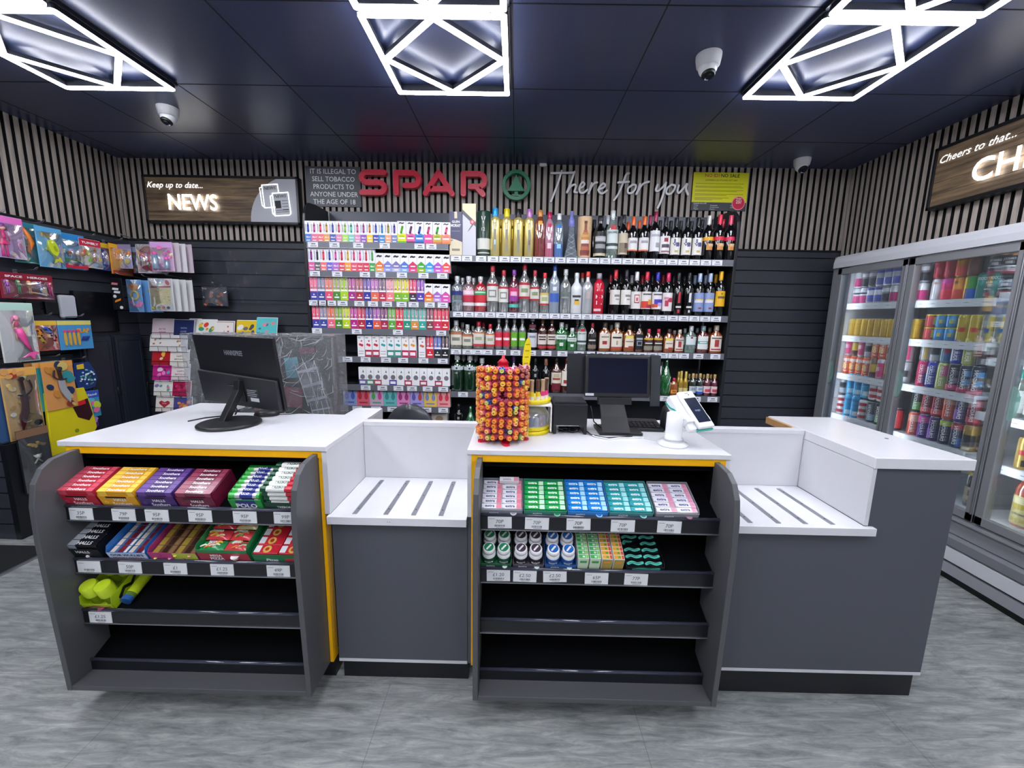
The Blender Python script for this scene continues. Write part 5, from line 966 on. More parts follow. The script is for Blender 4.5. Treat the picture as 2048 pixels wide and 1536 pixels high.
# red cola vodka bottle lettering is on its own label
for o in list(COL.objects):
    if o.name.startswith('spirit_bottle') and 'KO LA' in o.get('label', ''):
        m = MB()
        for i, (s_, sz, zc) in enumerate((('STIVYS', .05, .62), ('KO', .13, .42), ('LA', .13, .26))):
            m.text(s_, .27*sz, W_, lambda a, b_: (a, -.0385 + abs(a)*.25, .265*zc + b_), bold=.03)
        m.build('label', o); o['label'] = 'red painted cola vodka bottle with white letters, beside the frosted bottle on the second shelf'
# boxed and special bottles at the left of the top shelf
zt = BR[0][0] + .0005
t = thing('whisky_box', 'dark blue and cream whisky box, first item on the top bottle shelf', 'boxed bottle', (-0.4405, 3.03, zt))
m = MB(); m.box(-.045, .045, 0, .085, 0, .30, pm('#4a4a68', .4)); m.prism([(-.045,0),(.045,0),(.045,.095),(0,.112),(-.045,.122)], -.0006, 0, pm('#ddd2b4', .45), F3 if False else (lambda u, v, q: (u, q, v)))
m.text('GLEN', .022, W_, lambda a, b_: (a, -.0008, .225 + b_), bold=.02); m.text('MORAY', .026, W_, lambda a, b_: (a, -.0008, .198 + b_), bold=.03, width=.07)
m.face_y(-.01, .01, .255, .3, -.0007, pm('#d8d0b0', .4)); m.face_y(-.03, .03, .168, .171, -.0007, pm('#9a9ab0', .4)); m.face_y(-.028, .028, .035, .05, -.0009, pm('#8a8470', .4))
m.lathe([(.010, 0), (.010, .0005)], pm('#c85a3c', .4), 12, (-.03, -.001, .108)); m.build('printed_box', t)
t = thing('whisky_box', 'tall cream and silver whisky box with a dark ribbon cross and red seal', 'boxed bottle', (-0.3459, 3.03, zt))
m = MB(); m.box(-.047, .047, 0, .085, 0, .355, pm('#c9cad2', .3)); m.prism([(-.047,.29),(.047,.21),(.047,.355),(-.047,.355)], -.0006, 0, pm('#e8dfb4', .4), lambda u, v, q: (u, q, v)); m.build('printed_box', t)
m = MB(); TT = lambda u, v, q: (u, q, v); m.prism([(-.047,.315),(-.047,.285),(.047,.20),(.047,.23)], -.0012, -.0007, pm('#55555c', .4), TT); m.prism([(-.012,.165),(.0,.175),(.047,.235),(.03,.235)], -.0016, -.0012, pm('#6a6a70', .4), TT); m.build('ribbon', t)
m = MB(); m.M = Matrix.Translation((.022, -.002, .232)) @ Matrix.Rotation(R(90), 4, 'X'); m.lathe([(.017, -.002), (.015, .002)], pm('#d83c50', .3), 16); m.lathe([(.009, .0021), (.009, .0025)], pm('#e8a0a8', .4), 12); m.build('seal', t)
t = thing('whisky_tube', 'dark green whisky tube with a pale label and number 12', 'boxed bottle', (-0.2459, 3.075, zt))
m = MB(); m.lathe([(.048, 0), (.048, .305), (.045, .312), (.02, .318)], pm('#1c3a2c', .3), 28); m.build('tube', t)
m = MB(); m.patch(.0484, .05, .125, -85, 85, pm('#d8d8ce', .45), 14); m.patch(.0486, .02, .03, -60, 60, pm('#c8c8be', .45), 10)
m.text('12', .032, pm('#e6e6de', .5), lambda a, b_: (.049*math.sin(a/.049), -.0492*math.cos(a/.049), .175 + b_)); m.ribbon([(-.012,.27),(-.006,.245),(.006,.245),(.012,.27)], .005, -.0505, -.0488, pm('#e6e6de', .5), TT, n=6); m.ribbon([(0,.245),(0,.225)], .008, -.0505, -.0488, pm('#e6e6de', .5), TT, n=6); m.build('label', t)
t = thing('tower_bottle', 'clear tower-shaped bottle with a lilac cap between the blue bottle and wooden tube', 'bottle', (0.3795, 3.07, zt))
m = MB(); G = glassy('#b8c4d0', .3, .04)
def sq(m, prof, mat):
    for (r0, z0), (r1, z1) in zip(prof, prof[1:]):
        m.add([(-r0,-r0,z0),(r0,-r0,z0),(r0,r0,z0),(-r0,r0,z0),(-r1,-r1,z1),(r1,-r1,z1),(r1,r1,z1),(-r1,r1,z1)], [(0,3,2,1),(4,5,6,7),(0,1,5,4),(1,2,6,5),(2,3,7,6),(3,0,4,7)], mat)
sq(m, [(.05,0),(.044,.02),(.036,.05),(.028,.09),(.022,.13),(.0175,.18),(.0155,.22)], G)
for z0, z1, r0, r1 in ((.005,.045,.048,.038),(.05,.085,.036,.029),(.09,.125,.028,.023),(.13,.165,.022,.019)):
    for s_ in (1, -1): m.tube([(-r0*s_, -r0 - .001, z0), (r1*s_, -r1 - .001, z1)], .0014, pm('#c8d0da', .1, .3), 5)
m.build('bottle_glass', t)
m = MB(); m.lathe([(.016,.215),(.022,.225),(.020,.27),(.012,.285),(.012,.315),(.008,.325)], pm('#7a80c8', .3), 16); m.build('cap', t)
t = thing('rum_tube', 'pale wooden tube with an amber bottle picture on the top bottle shelf', 'boxed bottle', (0.4756, 3.075, zt))
m = MB(); m.lathe([(.049, 0), (.049, .285)], pm('#d8b48a', .5, noise=.15, nscale=30), 28); m.build('tube', t)
m = MB(); rr = .0496; TC = lambda u, v, q: (rr*math.sin(u/rr), -rr*math.cos(u/rr) - q, v)
for z0, z1, hw, c_ in ((.018,.03,.034,'#8a3a2c'),(.03,.055,.036,'#7a2c2c'),(.055,.08,.032,'#b8643a'),(.08,.10,.029,'#8a3a3a'),(.10,.125,.030,'#e6dcd0'),(.125,.145,.031,'#c8843c'),(.145,.16,.027,'#d8a050'),(.16,.175,.020,'#c07a38'),(.175,.19,.014,'#a85a30'),(.19,.235,.0095,'#8a4a2c'),(.235,.252,.011,'#5a2a20')): m.patch(.0497, z0, z1, -math.degrees(hw/.05), math.degrees(hw/.05), pm(c_, .4), 10)
m.text('Zaya', .03, W_, lambda a, b_: TC(a, .103 + b_, .003), bold=.02, shear=.2) if False else None
m.build('label', t)
# ------------------------------------------------------------------ on the counter: black monitor
BP = pm('#17181c', .42, name='black_plastic'); BP2 = pm('#1f2126', .5, bump=.2, nscale=500)
t = thing('computer_monitor', 'black computer monitor seen from behind on the left counter unit', 'monitor', (-1.155, 1.605, CT + .0005), (0, 0, R(-22.2)))
m = MB(); m.lathe([(.108,0),(.113,.003),(.113,.009),(.106,.013)], BP, 40); m.build('base', t)
m = MB(); m.prism([(-.012,.012),(.018,.012),(.088,.13),(.092,.17),(.066,.17),(.06,.13)], -.055, -.02, BP, lambda u, v, h: (h, u, v)); m.build('stand_arm', t, bevel=.002)
MM = Matrix.Translation((-.07, .095, .20)) @ Matrix.Rotation(R(7), 4, 'X')
m = MB(); m.M = MM; m.box(-.252, .252, .0, .012, -.152, .152, BP)
m.box(-.249, .249, .012, .014, -.135, .149, pm('#05060a', .1)); m.build('screen_panel', t, bevel=.003)
m = MB(); m.M = MM; m.prism([(-.245,-.148),(.245,-.148),(.245,-.018),(-.245,-.002)], -.001, -.018, BP2, lambda u, v, h: (u, h, v)); m.box(-.05, .05, -.028, -.017, -.125, -.055, BP2); m.build('rear_bulge', t, bevel=.006)
m = MB(); m.M = MM; m.text('HANNSPREE', .030, pm('#8a8d94', .3), lambda a, b_: (.0 + a, -.0012, .072 + b_), bold=.012, width=.115); m.build('lettering', t)
m = MB(); m.M = MM; m.box(.06, .135, -.0192, -.0184, -.12, -.06, pm('#2a2c31', .5)); 
for z_, w_ in ((-.07,.06),(-.078,.05),(-.086,.06),(-.094,.055)): m.face_y(.065, .065 + w_, z_, z_ + .0025, -.0195, pm('#b8bac0', .5))
m.face_y(.08, .132, -.117, -.101, -.0196, pm('#c8cad0', .5)); plabel(m.build('rating_label', t), 'grey and white rating label')
m = MB(); m.tube([(-.105, .085, .055), (-.10, .09, .03), (-.12, .05, .012), (-.125, -.02, .018), (-.118, -.085, .02)], .003, BP, 6); m.tube([(-.105,.09,.06),(-.085,.09,.03),(-.07,.07,.02)], .0035, BP, 6); m.build('cable', t)
t = thing('barcode_scanner', 'low black scanner lying behind the monitor foot', 'scanner', (-1.10, 1.765, CT + .0005), (0, 0, R(20)))
m = MB(); m.lathe([(.04,0),(.043,.006),(.038,.018),(.02,.024)], BP, 20, sx=1.2, sy=.8); m.build('body', t); m = MB(); m.tube([(.04, 0, .004), (.09, -.01, .003), (.16, .01, .003)], .0018, BP, 5); m.build('cable', t)

# film wrapped card stand behind the counter
FILM = glassy('#dfe3ea', .10, .16, 'stretch_film', gloss=.10)
def mat_film():
    nt = FILM.node_tree; N = nt.nodes.new; L = nt.links.new
    tc = N('ShaderNodeTexCoord'); mp = N('ShaderNodeMapping'); mp.inputs['Scale'].default_value = (6, 6, 14); mp.inputs['Rotation'].default_value = (.2, .5, .3)
    n = N('ShaderNodeTexNoise'); n.inputs['Scale'].default_value = 4; n.inputs['Detail'].default_value = 5; n.inputs['Distortion'].default_value = 2.5
    L(tc.outputs['Object'], mp.inputs[0]); L(mp.outputs[0], n.inputs[0]); bp = N('ShaderNodeBump'); bp.inputs['Strength'].default_value = 1; bp.inputs['Distance'].default_value = .03
    L(n.outputs[0], bp.inputs['Height'])
    for nd in nt.nodes:
        if nd.type in ('BSDF_GLOSSY', 'BSDF_PRINCIPLED'): L(bp.outputs[0], nd.inputs['Normal'])
mat_film()
t = thing('wrapped_card_stand', 'floor-standing card stand wrapped in clear stretch film behind the left counter unit', 'card stand', (-1.355, 2.26, 0), (0, 0, R(4)))
m = MB(); m.box(-.35, .34, -.10, .05, .04, 1.275, pm('#23252b', .5)); m.box(-.32, .32, -.08, .04, 0, .04, BLKSTEEL); m.box(.05, .10, -.102, -.10, .6, 1.2, pm('#3a3d45', .4)); m.build('core', t, bevel=.006)
m = MB()
for (x0, x1, z0, z1, c_, a) in ((-.01,.07,1.07,1.16,'#5f7aa8',5),(.12,.19,1.06,1.17,'#4898a8',-6),(.06,.20,.90,1.01,'#8a3048',6),(-.06,.03,.88,1.00,'#8a5a68',-3),(.02,.10,1.20,1.245,'#3f5a58',3),(.2,.28,1.19,1.225,'#5a2a3c',-4)):
    M_ = m.M; m.M = Matrix.Translation(((x0+x1)/2, -.104, (z0+z1)/2)) @ Matrix.Rotation(R(a), 4, 'Y'); m.box(-(x1-x0)/2, (x1-x0)/2, -.004, .0, -(z1-z0)/2, (z1-z0)/2, pm(c_, .5)); m.M = M_
m.build('cards_inside', t)
m = MB(); ac = glassy('#e8eaf0', .25, .1)
m.M = Matrix.Translation((.26, -.128, 1.04)) @ Matrix.Rotation(R(-14), 4, 'Y'); m.box(-.055, .055, 0, .03, -.12, .11, ac)
for k_ in range(3): m.box(-.055, .055, -.001, 0, -.1 + k_*.08, -.085 + k_*.08, pm('#c8ccd4', .2)); m.box(-.055 + .05*k_, -.052 + .05*k_, -.0015, 0, -.12, .11, pm('#c8ccd4', .2))
m.M = Matrix.Translation((.31, -.128, .84)) @ Matrix.Rotation(R(-10), 4, 'Y'); m.box(-.05, .05, 0, .03, -.12, .1, ac)
for k_ in range(4): m.box(-.05, .05, -.001, 0, -.1 + k_*.05, -.092 + k_*.05, pm('#b8bcc6', .2)); m.box(-.05 + .03*k_, -.047 + .03*k_, -.0015, 0, -.12, .1, pm('#b8bcc6', .2))
m.build('acrylic_boxes', t)
r_ = random.Random(3); m = MB()
def film_sheet(P0, U, V, nu, nv, amp, nrm):
    VV = []; FF = []
    ph = [r_.random()*6 for _ in range(4)]
    for j in range(nv + 1):
        for i in range(nu + 1):
            u, q = i/nu, j/nv; d = amp*(math.sin(u*17 + q*9 + ph[0]) + .7*math.sin(u*31 - q*23 + ph[1]) + .5*r_.random())*min(1, 8*u, 8*(1-u), 8*q, 8*(1-q))
            VV.append(tuple(P0[c] + U[c]*u + V[c]*q + nrm[c]*d for c in range(3)))
    for j in range(nv):
        for i in range(nu): FF.append((j*(nu+1)+i, j*(nu+1)+i+1, (j+1)*(nu+1)+i+1, (j+1)*(nu+1)+i))
    m.add(VV, FF, FILM, False)
film_sheet((-.37,-.15,.1), (.76,0,0), (0,0,1.19), 22, 34, .0035, (0,-1,0)); film_sheet((.38,-.15,.1), (0,.22,0), (0,0,1.19), 10, 30, .004, (1,0,0))
film_sheet((-.37,-.15,1.29), (.75,0,0), (0,.22,0), 20, 8, .003, (0,0,1)); film_sheet((-.37,-.15,.1), (0,.22,0), (0,0,1.19), 10, 30, .004, (-1,0,0)); film_sheet((-.37,.07,.1), (.75,0,0), (0,0,1.19), 10, 20, .003, (0,1,0))
WR = pm('#c9ced8', .15, name='film_glint')  # pale threads painted in as highlights along the film's wrinkles
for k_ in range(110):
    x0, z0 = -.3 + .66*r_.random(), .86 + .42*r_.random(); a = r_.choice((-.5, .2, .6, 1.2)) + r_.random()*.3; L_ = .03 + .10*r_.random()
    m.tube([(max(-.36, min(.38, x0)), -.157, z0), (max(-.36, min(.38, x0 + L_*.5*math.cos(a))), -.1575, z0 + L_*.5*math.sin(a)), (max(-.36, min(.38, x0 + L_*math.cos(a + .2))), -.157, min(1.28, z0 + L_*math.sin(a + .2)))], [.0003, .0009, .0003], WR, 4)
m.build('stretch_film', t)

# chair behind the bagging bay
t = thing('office_chair', 'black padded office chair standing behind the left bagging bay', 'chair', (-.60, 2.30, 0))
m = MB(); V = []; F = []
CB = pm('#3a3d42', .35, coat=.3)
for j in range(13):
    q = j/12; z = .50 + .405*q; hw = .16*max(.06, math.sin(math.pi*(.5 + .5*q**3.2)) ) if q > .5 else .16
    hw = .16 if q < .45 else .16*math.sqrt(max(.02, 1 - ((q-.45)/.56)**2))
    for i in range(13):
        u = i/6 - 1; V.append((hw*u, -.06 + .03*u*u + .02*q, z))
for j in range(12):
    for i in range(12): F.append((j*13+i, j*13+i+1, (j+1)*13+i+1, (j+1)*13+i))
m.add(V, F, CB, True); o = m.build('backrest', t); s_ = o.modifiers.new('thick', 'SOLIDIFY'); s_.thickness = .025
m = MB(); m.box(-.21, .21, -.04, .36, .43, .49, CB); m.build('seat', t, bevel=.025, seg=4)
m = MB(); m.lathe([(.028, .10), (.028, .43)], BP, 14, (0, .16, 0)); m.build('post', t)
for k_ in range(5):
    m = MB(); a = R(72*k_ + 18); m.tube([(0, .16, .10), (.2*math.cos(a), .16 + .2*math.sin(a), .06)], .016, BP, 8); lg = m.build('leg', t)
    m = MB(); m.ball((.2*math.cos(a), .16 + .2*math.sin(a), .026), .026, BP, 10, 8); m.build('caster', lg)

# ------------------------------------------------------------------ lollipop stand
LX, LY = -.045, 1.490
RP = pm('#c8102e', .35, name='red_plastic')
t = thing('lollipop_stand', 'red plastic tiered lollipop stand on the middle counter unit', 'lollipop stand', (LX, LY, CT + .0005))
m = MB(); m.lathe([(.034,.012),(.034,.245),(.03,.25)], RP, 16); m.build('pole', t)
for k_ in range(5):
    m = MB(); a = R(72*k_ - 78); c, s = math.cos(a), math.sin(a)
    m.prism([(0,-.012),(.07,-.014),(.095,-.010),(.10,0),(.095,.010),(.07,.014),(0,.012)], 0, .007, RP, lambda u, v, h: (u*c - v*s, u*s + v*c, h + (.006 if u < .05 else 0)))
    m.build('foot', t)
for k_ in range(11):
    m = MB(); z = .030 + k_*.0225
    P = []
    for i in range(44): rr = .052 if i % 2 else .046; P.append((rr*math.cos(R(i*360/44)), rr*math.sin(R(i*360/44))))
    m.prism(P, z, z + .004, RP); m.build('tier_ring', t)
m = MB(); m.lathe([(.046,.252),(.05,.256),(.02,.268),(.018,.285),(.0225,.286),(.010,.300),(.006,.302),(.005,.313),(.0001,.316)], RP, 18)
for k_ in range(6):
    a = R(60*k_ + 10); c, s = math.cos(a), math.sin(a); m.prism([(.015,-.010),(.07,-.004),(.07,.004),(.015,.010)], .262, .265, pm('#d82a3c', .35), lambda u, v, h: (u*c - v*s, u*s + v*c, h + .12*(.07-u)))
m.build('top_spire', t)
LC = {'orange': ('#d84a3c','#f2a63c','#e886a4'), 'blue': ('#2a4a9a','#d8d870','#6a8ac8'), 'maroon': ('#7a1f34','#c87a6a','#a05060'), 'pink': ('#e0587a','#f2c070','#d04a78'), 'yellow': ('#eaa828','#f6d860','#e08a5a'), 'green': ('#6a8a3a','#e0d070','#8a9a5a')}
def make_lolly(cn):
    c1, c2, c3 = LC[cn]
    t = thing('lollipop', '', 'lollipop'); WRP = pm(c1, .22, coat=.6)
    m = MB(); m.ball((0, -.088, 0), .0104, WRP, 14, 10); 
    m.M = Matrix.Translation((0, -.088, 0)) @ Matrix.Rotation(R(90), 4, 'X')
    P = []
    for i in range(16): rr = .0086 if i % 2 == 0 else .0068; P.append((rr*math.cos(R(i*22.5)), rr*math.sin(R(i*22.5))))
    m.prism(P, .0058, .0106, pm(c2, .3)); m.prism([(.34*a, .34*b_) for a, b_ in P], .0105, .0112, pm('#c8641c' if cn != 'blue' else '#e8e4a0', .3)); m.ribbon([(-.004,.001),(-.001,-.001),(.002,.001),(.004,-.001)], .0018, .0111, .0117, pm('#f4cf50' if cn == 'x' else '#c8402a' if cn != 'blue' else '#8a9a40', .35), lambda u, v, h: (u, v, h), n=5)
    m.build('wrapped_candy', t)
    m = MB(); V = []; F = []
    for j, (rr, yy) in enumerate(((.0110, -.089), (.0095, -.081), (.005, -.073), (.0115, -.060))):
        for i in range(14): k2 = rr*(1 + (.28 if i % 2 else -.12)*(j != 1)); V.append((k2*math.cos(R(i*360/14)), yy, k2*math.sin(R(i*360/14))))
    for j in range(3):
        for i in range(14): F.append((j*14+i, j*14+(i+1) % 14, (j+1)*14+(i+1) % 14, (j+1)*14+i))
    m.add(V, F, pm(c3, .2, coat=.6)); m.build('wrapper_tail', t)
    m = MB(); m.tube([(0, -.076, 0), (0, -.036, -.002)], .0018, W_, 6); m.build('stick', t)
    return t
LP = {}; r_ = random.Random(11)
for k_ in range(12):
    for c_ in range(-6, 7):
        u = r_.random()
        cn = 'orange' if u < .64 else 'yellow' if u < .78 else 'pink' if u < .92 else 'blue' if u < .98 else 'green'
        if k_ >= 10 and c_ in (3, 4, 5): cn = 'maroon'
        if k_ in (7, 8) and c_ == 0 and k_ == 7: continue
        a = c_*16.4 + r_.uniform(-.8, .8); z = .024 + k_*.0217 + .0012*(c_ % 3)
        lab = '%s-wrapped lollipop on the red stand, %s row from the bottom, %s from the left' % (cn, nth(k_+1), nth(c_+7))
        pos = (LX, LY, CT + z + .0025); rot = (R(4*r_.uniform(-1, 1)), 0, R(a + r_.uniform(-2, 2)))
        if cn not in LP:
            LP[cn] = make_lolly(cn); o = LP[cn]; o.location = pos; o.rotation_euler = rot; o['label'] = lab; o['group'] = 'wrapped lollipops on the stand'
        else: clone(LP[cn], pos, lab, 'wrapped lollipops on the stand', rot)

# candy tub shelf beside the lollipops
YP = pm('#e8d418', .35, name='yellow_plastic')
t = thing('candy_display', 'small two-tier yellow candy display behind the lollipop stand', 'display', (.062, 1.615, CT + .0005))
m = MB(); m.lathe([(.082,0),(.084,.004),(.084,.012),(.078,.014)], YP, 36); m.lathe([(.078,.016),(.08,.018),(.08,.03)], YP, 36); m.build('lower_tray', t)
m = MB(); m.box(-.082, .082, -.07, .07, .114, .120, W_); m.box(.078, .082, -.07, .07, .014, .114, W_); m.box(-.082, -.078, -.07, .07, .014, .114, W_); m.build('white_shelf', t)
m = MB(); m.lathe([(.078,.121),(.082,.123),(.082,.136),(.078,.138)], YP, 36); m.build('upper_tray', t)
m = MB(); m.lathe([(.079,.03),(.079,.07),(.06,.10),(.03,.108)], glassy('#e8ecf0', .22, .1, gloss=.12), 24, cap=False); m.build('clear_cover', t)
m = MB(); m.box(-.0335, -.0325, .02, .022, .121, .2, W_); m.M = Matrix.Translation((-.018, .012, .30)) @ Matrix.Rotation(R(4), 4, 'Y'); m.prism([(.0155*math.cos(R(a)), .072*math.sin(R(a))) for a in range(0, 360, 12)], -.001, .001, pm('#ecd91c', .4), lambda u, v, h: (u, h, v))
for z_ in (.045,.02,-.005,-.03,-.05): m.ribbon([(-.007, z_), (.007, z_ + .002)], .003, -.0016, -.001, pm('#8a7a10', .5), lambda u, v, h: (u, h, v), n=4)
plabel(m.build('oval_sign', t), 'tall yellow oval sign')
for k_ in range(7):
    a = R(-100 + k_*22 + 24); x, y = .062 + .064*math.sin(a + .6), 1.615 - .064*math.cos(a + .6); cn, cc = (('yellow', '#e8d030'), ('pink', '#e8408a'))[k_ >= 4]
    t = thing('candy_tube', '%s candy tube in the upper yellow tray, %s from the left' % (cn, nth(k_+1)), 'sweets', (x, y, CT + .1225), group='candy tubes in the yellow tray')
    m = MB(); m.lathe([(.0085, 0), (.0085, .048)], pm(cc, .3), 12); m.lathe([(.0086,.012),(.0086,.03)], pm('#f2ece8', .35), 12, cap=False); m.build('tube', t)
    m = MB(); m.lathe([(.0075,.048),(.0075,.085),(.0085,.086),(.0085,.094)], pm('#5a3a34' if k_ % 2 else '#c8a888', .3), 12); m.build('top', t)
for k_ in range(7):
    a = R(-20 + k_*22); x, y = .062 + .058*math.sin(a), 1.615 - .058*math.cos(a)
    m = MB(); m.lathe([(.011,0),(.012,.01),(.011,.045),(.006,.052)], pm(('#8aa0b8', '#3a5a90', '#a8b8c8', '#8a4a70')[k_ % 4], .3, coat=.4), 10)
    tag(m.build('candy_packet', loc=(x, y, CT + .0155)), '%s candy packet under the clear cover, %s from the left' % (('grey', 'blue', 'silver', 'plum')[k_ % 4], nth(k_+1)), 'sweets', 'candy packets under the clear cover')

# ------------------------------------------------------------------ till
t = thing('receipt_printer_stand', 'black printer on an open stand full of cables, left of the till screen', 'printer', (.219, 1.565, CT + .0005))
m = MB(); m.box(-.066, .066, 0, .13, .035, .120, BP); m.box(-.066, -.054, 0, .13, 0, .035, BP); m.box(.054, .066, 0, .13, 0, .035, BP); m.build('stand_box', t, bevel=.002)
m = MB(); m.box(-.062, .062, .01, .125, .1205, .128, BP2); m.box(-.03, .03, .03, .033, .128, .1284, pm('#55585f', .4)); m.build('printer_top', t, bevel=.002)
r_ = random.Random(5)
for k_ in range(6):
    m = MB(); m.tube([(-.045 + .09*r_.random(), .012 + .03*r_.random(), .004 + .02*r_.random()) for _ in range(7)], .0022, BP if k_ % 2 else pm('#2a2c33', .4), 5); m.build('cable', t)
t = thing('till', 'black touch screen till with a sloping stand and rear panel on the middle counter unit', 'till', (.42, 1.60, CT + .0005))
m = MB(); m.box(-.085, .085, -.04, .09, 0, .012, BP); m.build('base', t, bevel=.002)
m = MB(); m.prism([(-.055,-.038),(.055,-.038),(.04,.055),(-.055,.055)], 0, .001, BP, lambda u, v, h: (u - .02, v - .005, .012 + (v + .038)*1.35 + h)); m.prism([(-.038,.012),(-.03,.012),(.06,.14),(.05,.15)], -.075, .02, BP, lambda u, v, h: (h, u, v)); m.build('sloping_stand', t, bevel=.001)
MT = Matrix.Translation((-.008, .035, .225)) @ Matrix.Rotation(R(-8), 4, 'X')
m = MB(); m.M = MT; m.box(-.132, .132, 0, .02, -.086, .086, BP); m.build('screen_housing', t, bevel=.008, seg=3)
m = MB(); m.M = MT; m.box(-.118, .118, -.0012, 0, -.068, .072, pm('#0e1126', .08, coat=1)); m.build('screen', t)
m = MB(); m.M = MT; m.box(-.129, -.095, -.002, -.0005, -.08, -.070, pm('#c8cad0', .4)); plabel(m.build('maker_badge', t), 'small pale maker badge')
m = MB(); m.M = MT @ Matrix.Translation((0, .03, .0)); m.box(-.20, .175, .0, .012, -.075, .09, pm('#1c1e24', .3)); m.box(.14, .18, -.004, .0, -.12, .088, pm('#2a2c33', .4)); m.build('rear_panel', t, bevel=.006)
m = MB(); m.M = MT; m.box(-.075, .06, .005, .03, -.115, -.086, BP); m.build('screen_hinge', t, bevel=.002)
t = thing('keyboard', 'black keyboard lying behind the till stand', 'keyboard', (.525, 1.70, CT + .0005), (0, 0, R(-4)))
m = MB(); m.prism([(-.07,0),(.07,0),(.07,.012),(-.07,.022)][::-1], -.09, .09, BP2, lambda u, v, h: (h, -u, v)); m.build('body', t, bevel=.002)
for r_i in range(4):
    m = MB()
    for k_ in range(9): m.box(-.08 + k_*.0178, -.066 + k_*.0178, -.058 + r_i*.02, -.042 + r_i*.02, .013 + r_i*.0015, .019 + r_i*.0015, BP)
    m.build('key_row', t)
t = thing('desk_phone', 'rounded black handset stand behind the card reader', 'phone', (.640, 1.665, CT + .0005))
m = MB(); m.lathe([(.026,0),(.032,.01),(.033,.05),(.028,.09),(.016,.108),(.001,.112)], BP, 22); m.build('body', t)
for k_, (P, col) in enumerate((([(.29,1.60,.006),(.31,1.53,.004),(.36,1.50,.003),(.40,1.52,.003),(.50,1.53,.002)], '#e6e8ea'), ([(.285,1.59,.01),(.30,1.55,.006),(.35,1.515,.004),(.42,1.535,.003),(.46,1.55,.003)], '#3a3c42'), ([(.31,1.64,.10),(.33,1.66,.03),(.36,1.62,.008),(.34,1.68,.02)], '#15161a'))):
    m = MB(); m.tube(smooth_path3(P) if False else [(a, b_, CT + c) for a, b_, c in P], .0028, pm(col, .4), 6)
    tag(m.build('cable'), ('white', 'dark grey', 'black')[k_] + ' cable on the counter in front of the till stand', 'cable')
m = MB(); m.tube([(.50, 1.53, CT + .002), (.53, 1.50, CT + .0015), (.56, 1.50, CT + .0015)], .0015, pm('#d8dadc', .4), 5); tag(m.build('cable'), 'thin pale cable running to the card reader foot', 'cable')

# ------------------------------------------------------------------ card reader
WP = pm('#e9eaec', .28, name='white_plastic'); TEAL = pm('#1fa898', .3)
t = thing('card_reader', 'white card reader with teal trim tilted on a round white post', 'card reader', (.583, 1.458, CT + .0005))
m = MB(); m.lathe([(.052,0),(.054,.003),(.053,.008),(.036,.014)], WP, 32); m.build('base', t)
m = MB(); m.lathe([(.0345,.012),(.031,.016),(.029,.06),(.028,.118),(.02,.122)], WP, 28); m.lathe([(.0355,.022),(.0355,.026)], pm('#c8cacc', .3), 28); m.build('post', t)
a_ = Vector((-.29, .69, .66)).normalized(); b_v = Vector((.93, .36, .04)); b_v = (b_v - a_*b_v.dot(a_)).normalized(); n_ = b_v.cross(a_).normalized()
Mt = Matrix(((b_v.x, a_.x, n_.x, 0), (b_v.y, a_.y, n_.y, 0), (b_v.z, a_.z, n_.z, 0), (0, 0, 0, 1)))
base_pt = Vector((.657 - .583, 1.415 - 1.458, 1.030 - CT))
Mt = Matrix.Translation(base_pt) @ Mt @ Matrix.Diagonal((.90, .95, 1, 1))
m = MB(); m.M = Mt; m.box(0, .078, -.004, .168, -.016, 0, WP); m.build('front_body', t, bevel=.006, seg=3)
m = MB(); m.M = Mt; m.prism([(.0,-.016),(0,-.040),(.06,-.040),(.105,-.062),(.15,-.062),(.170,-.045),(.168,-.016)], -.030, .075, WP, lambda u, v, h: (h, u, v)); m.build('paper_compartment', t, bevel=.008, seg=3)
m = MB(); m.M = Mt; m.box(.009, .069, .018, .132, .0, .0012, pm('#232a3c', .12, coat=1)); m.text('DOJO', .010, pm('#7a86a8', .4, emit=.6), lambda a, b_: (.039 + a, .068 + b_, .0016)); m.build('screen', t)
m = MB(); m.M = Mt; m.lathe([(.003, .0002), (.003, .0006)], BLACK, 10, (.045, .148, 0)); m.box(.030, .048, .154, .158, .0002, .0006, pm('#8a8c90', .4)); m.build('camera_dot', t)
m = MB(); m.M = Mt
m.ribbon(smooth_path([(.158,-.050),(.13,-.046),(.10,-.030),(.07,-.026),(.04,-.020)], 5), .005, .0, .003, TEAL, lambda u, v, h: (-.0305 - h, u, v), n=6)
m.box(-.002, .080, .0, .045, -.026, -.018, TEAL); m.box(.0, .078, -.007, -.003, -.026, -.016, TEAL); m.build('teal_trim', t)
m = MB(); m.M = Mt; m.box(-.036, .082, .03, .048, -.05, -.004, WP); m.box(-.034, .078, .02, .085, -.052, -.040, WP); m.build('holder_clip', t, bevel=.002)
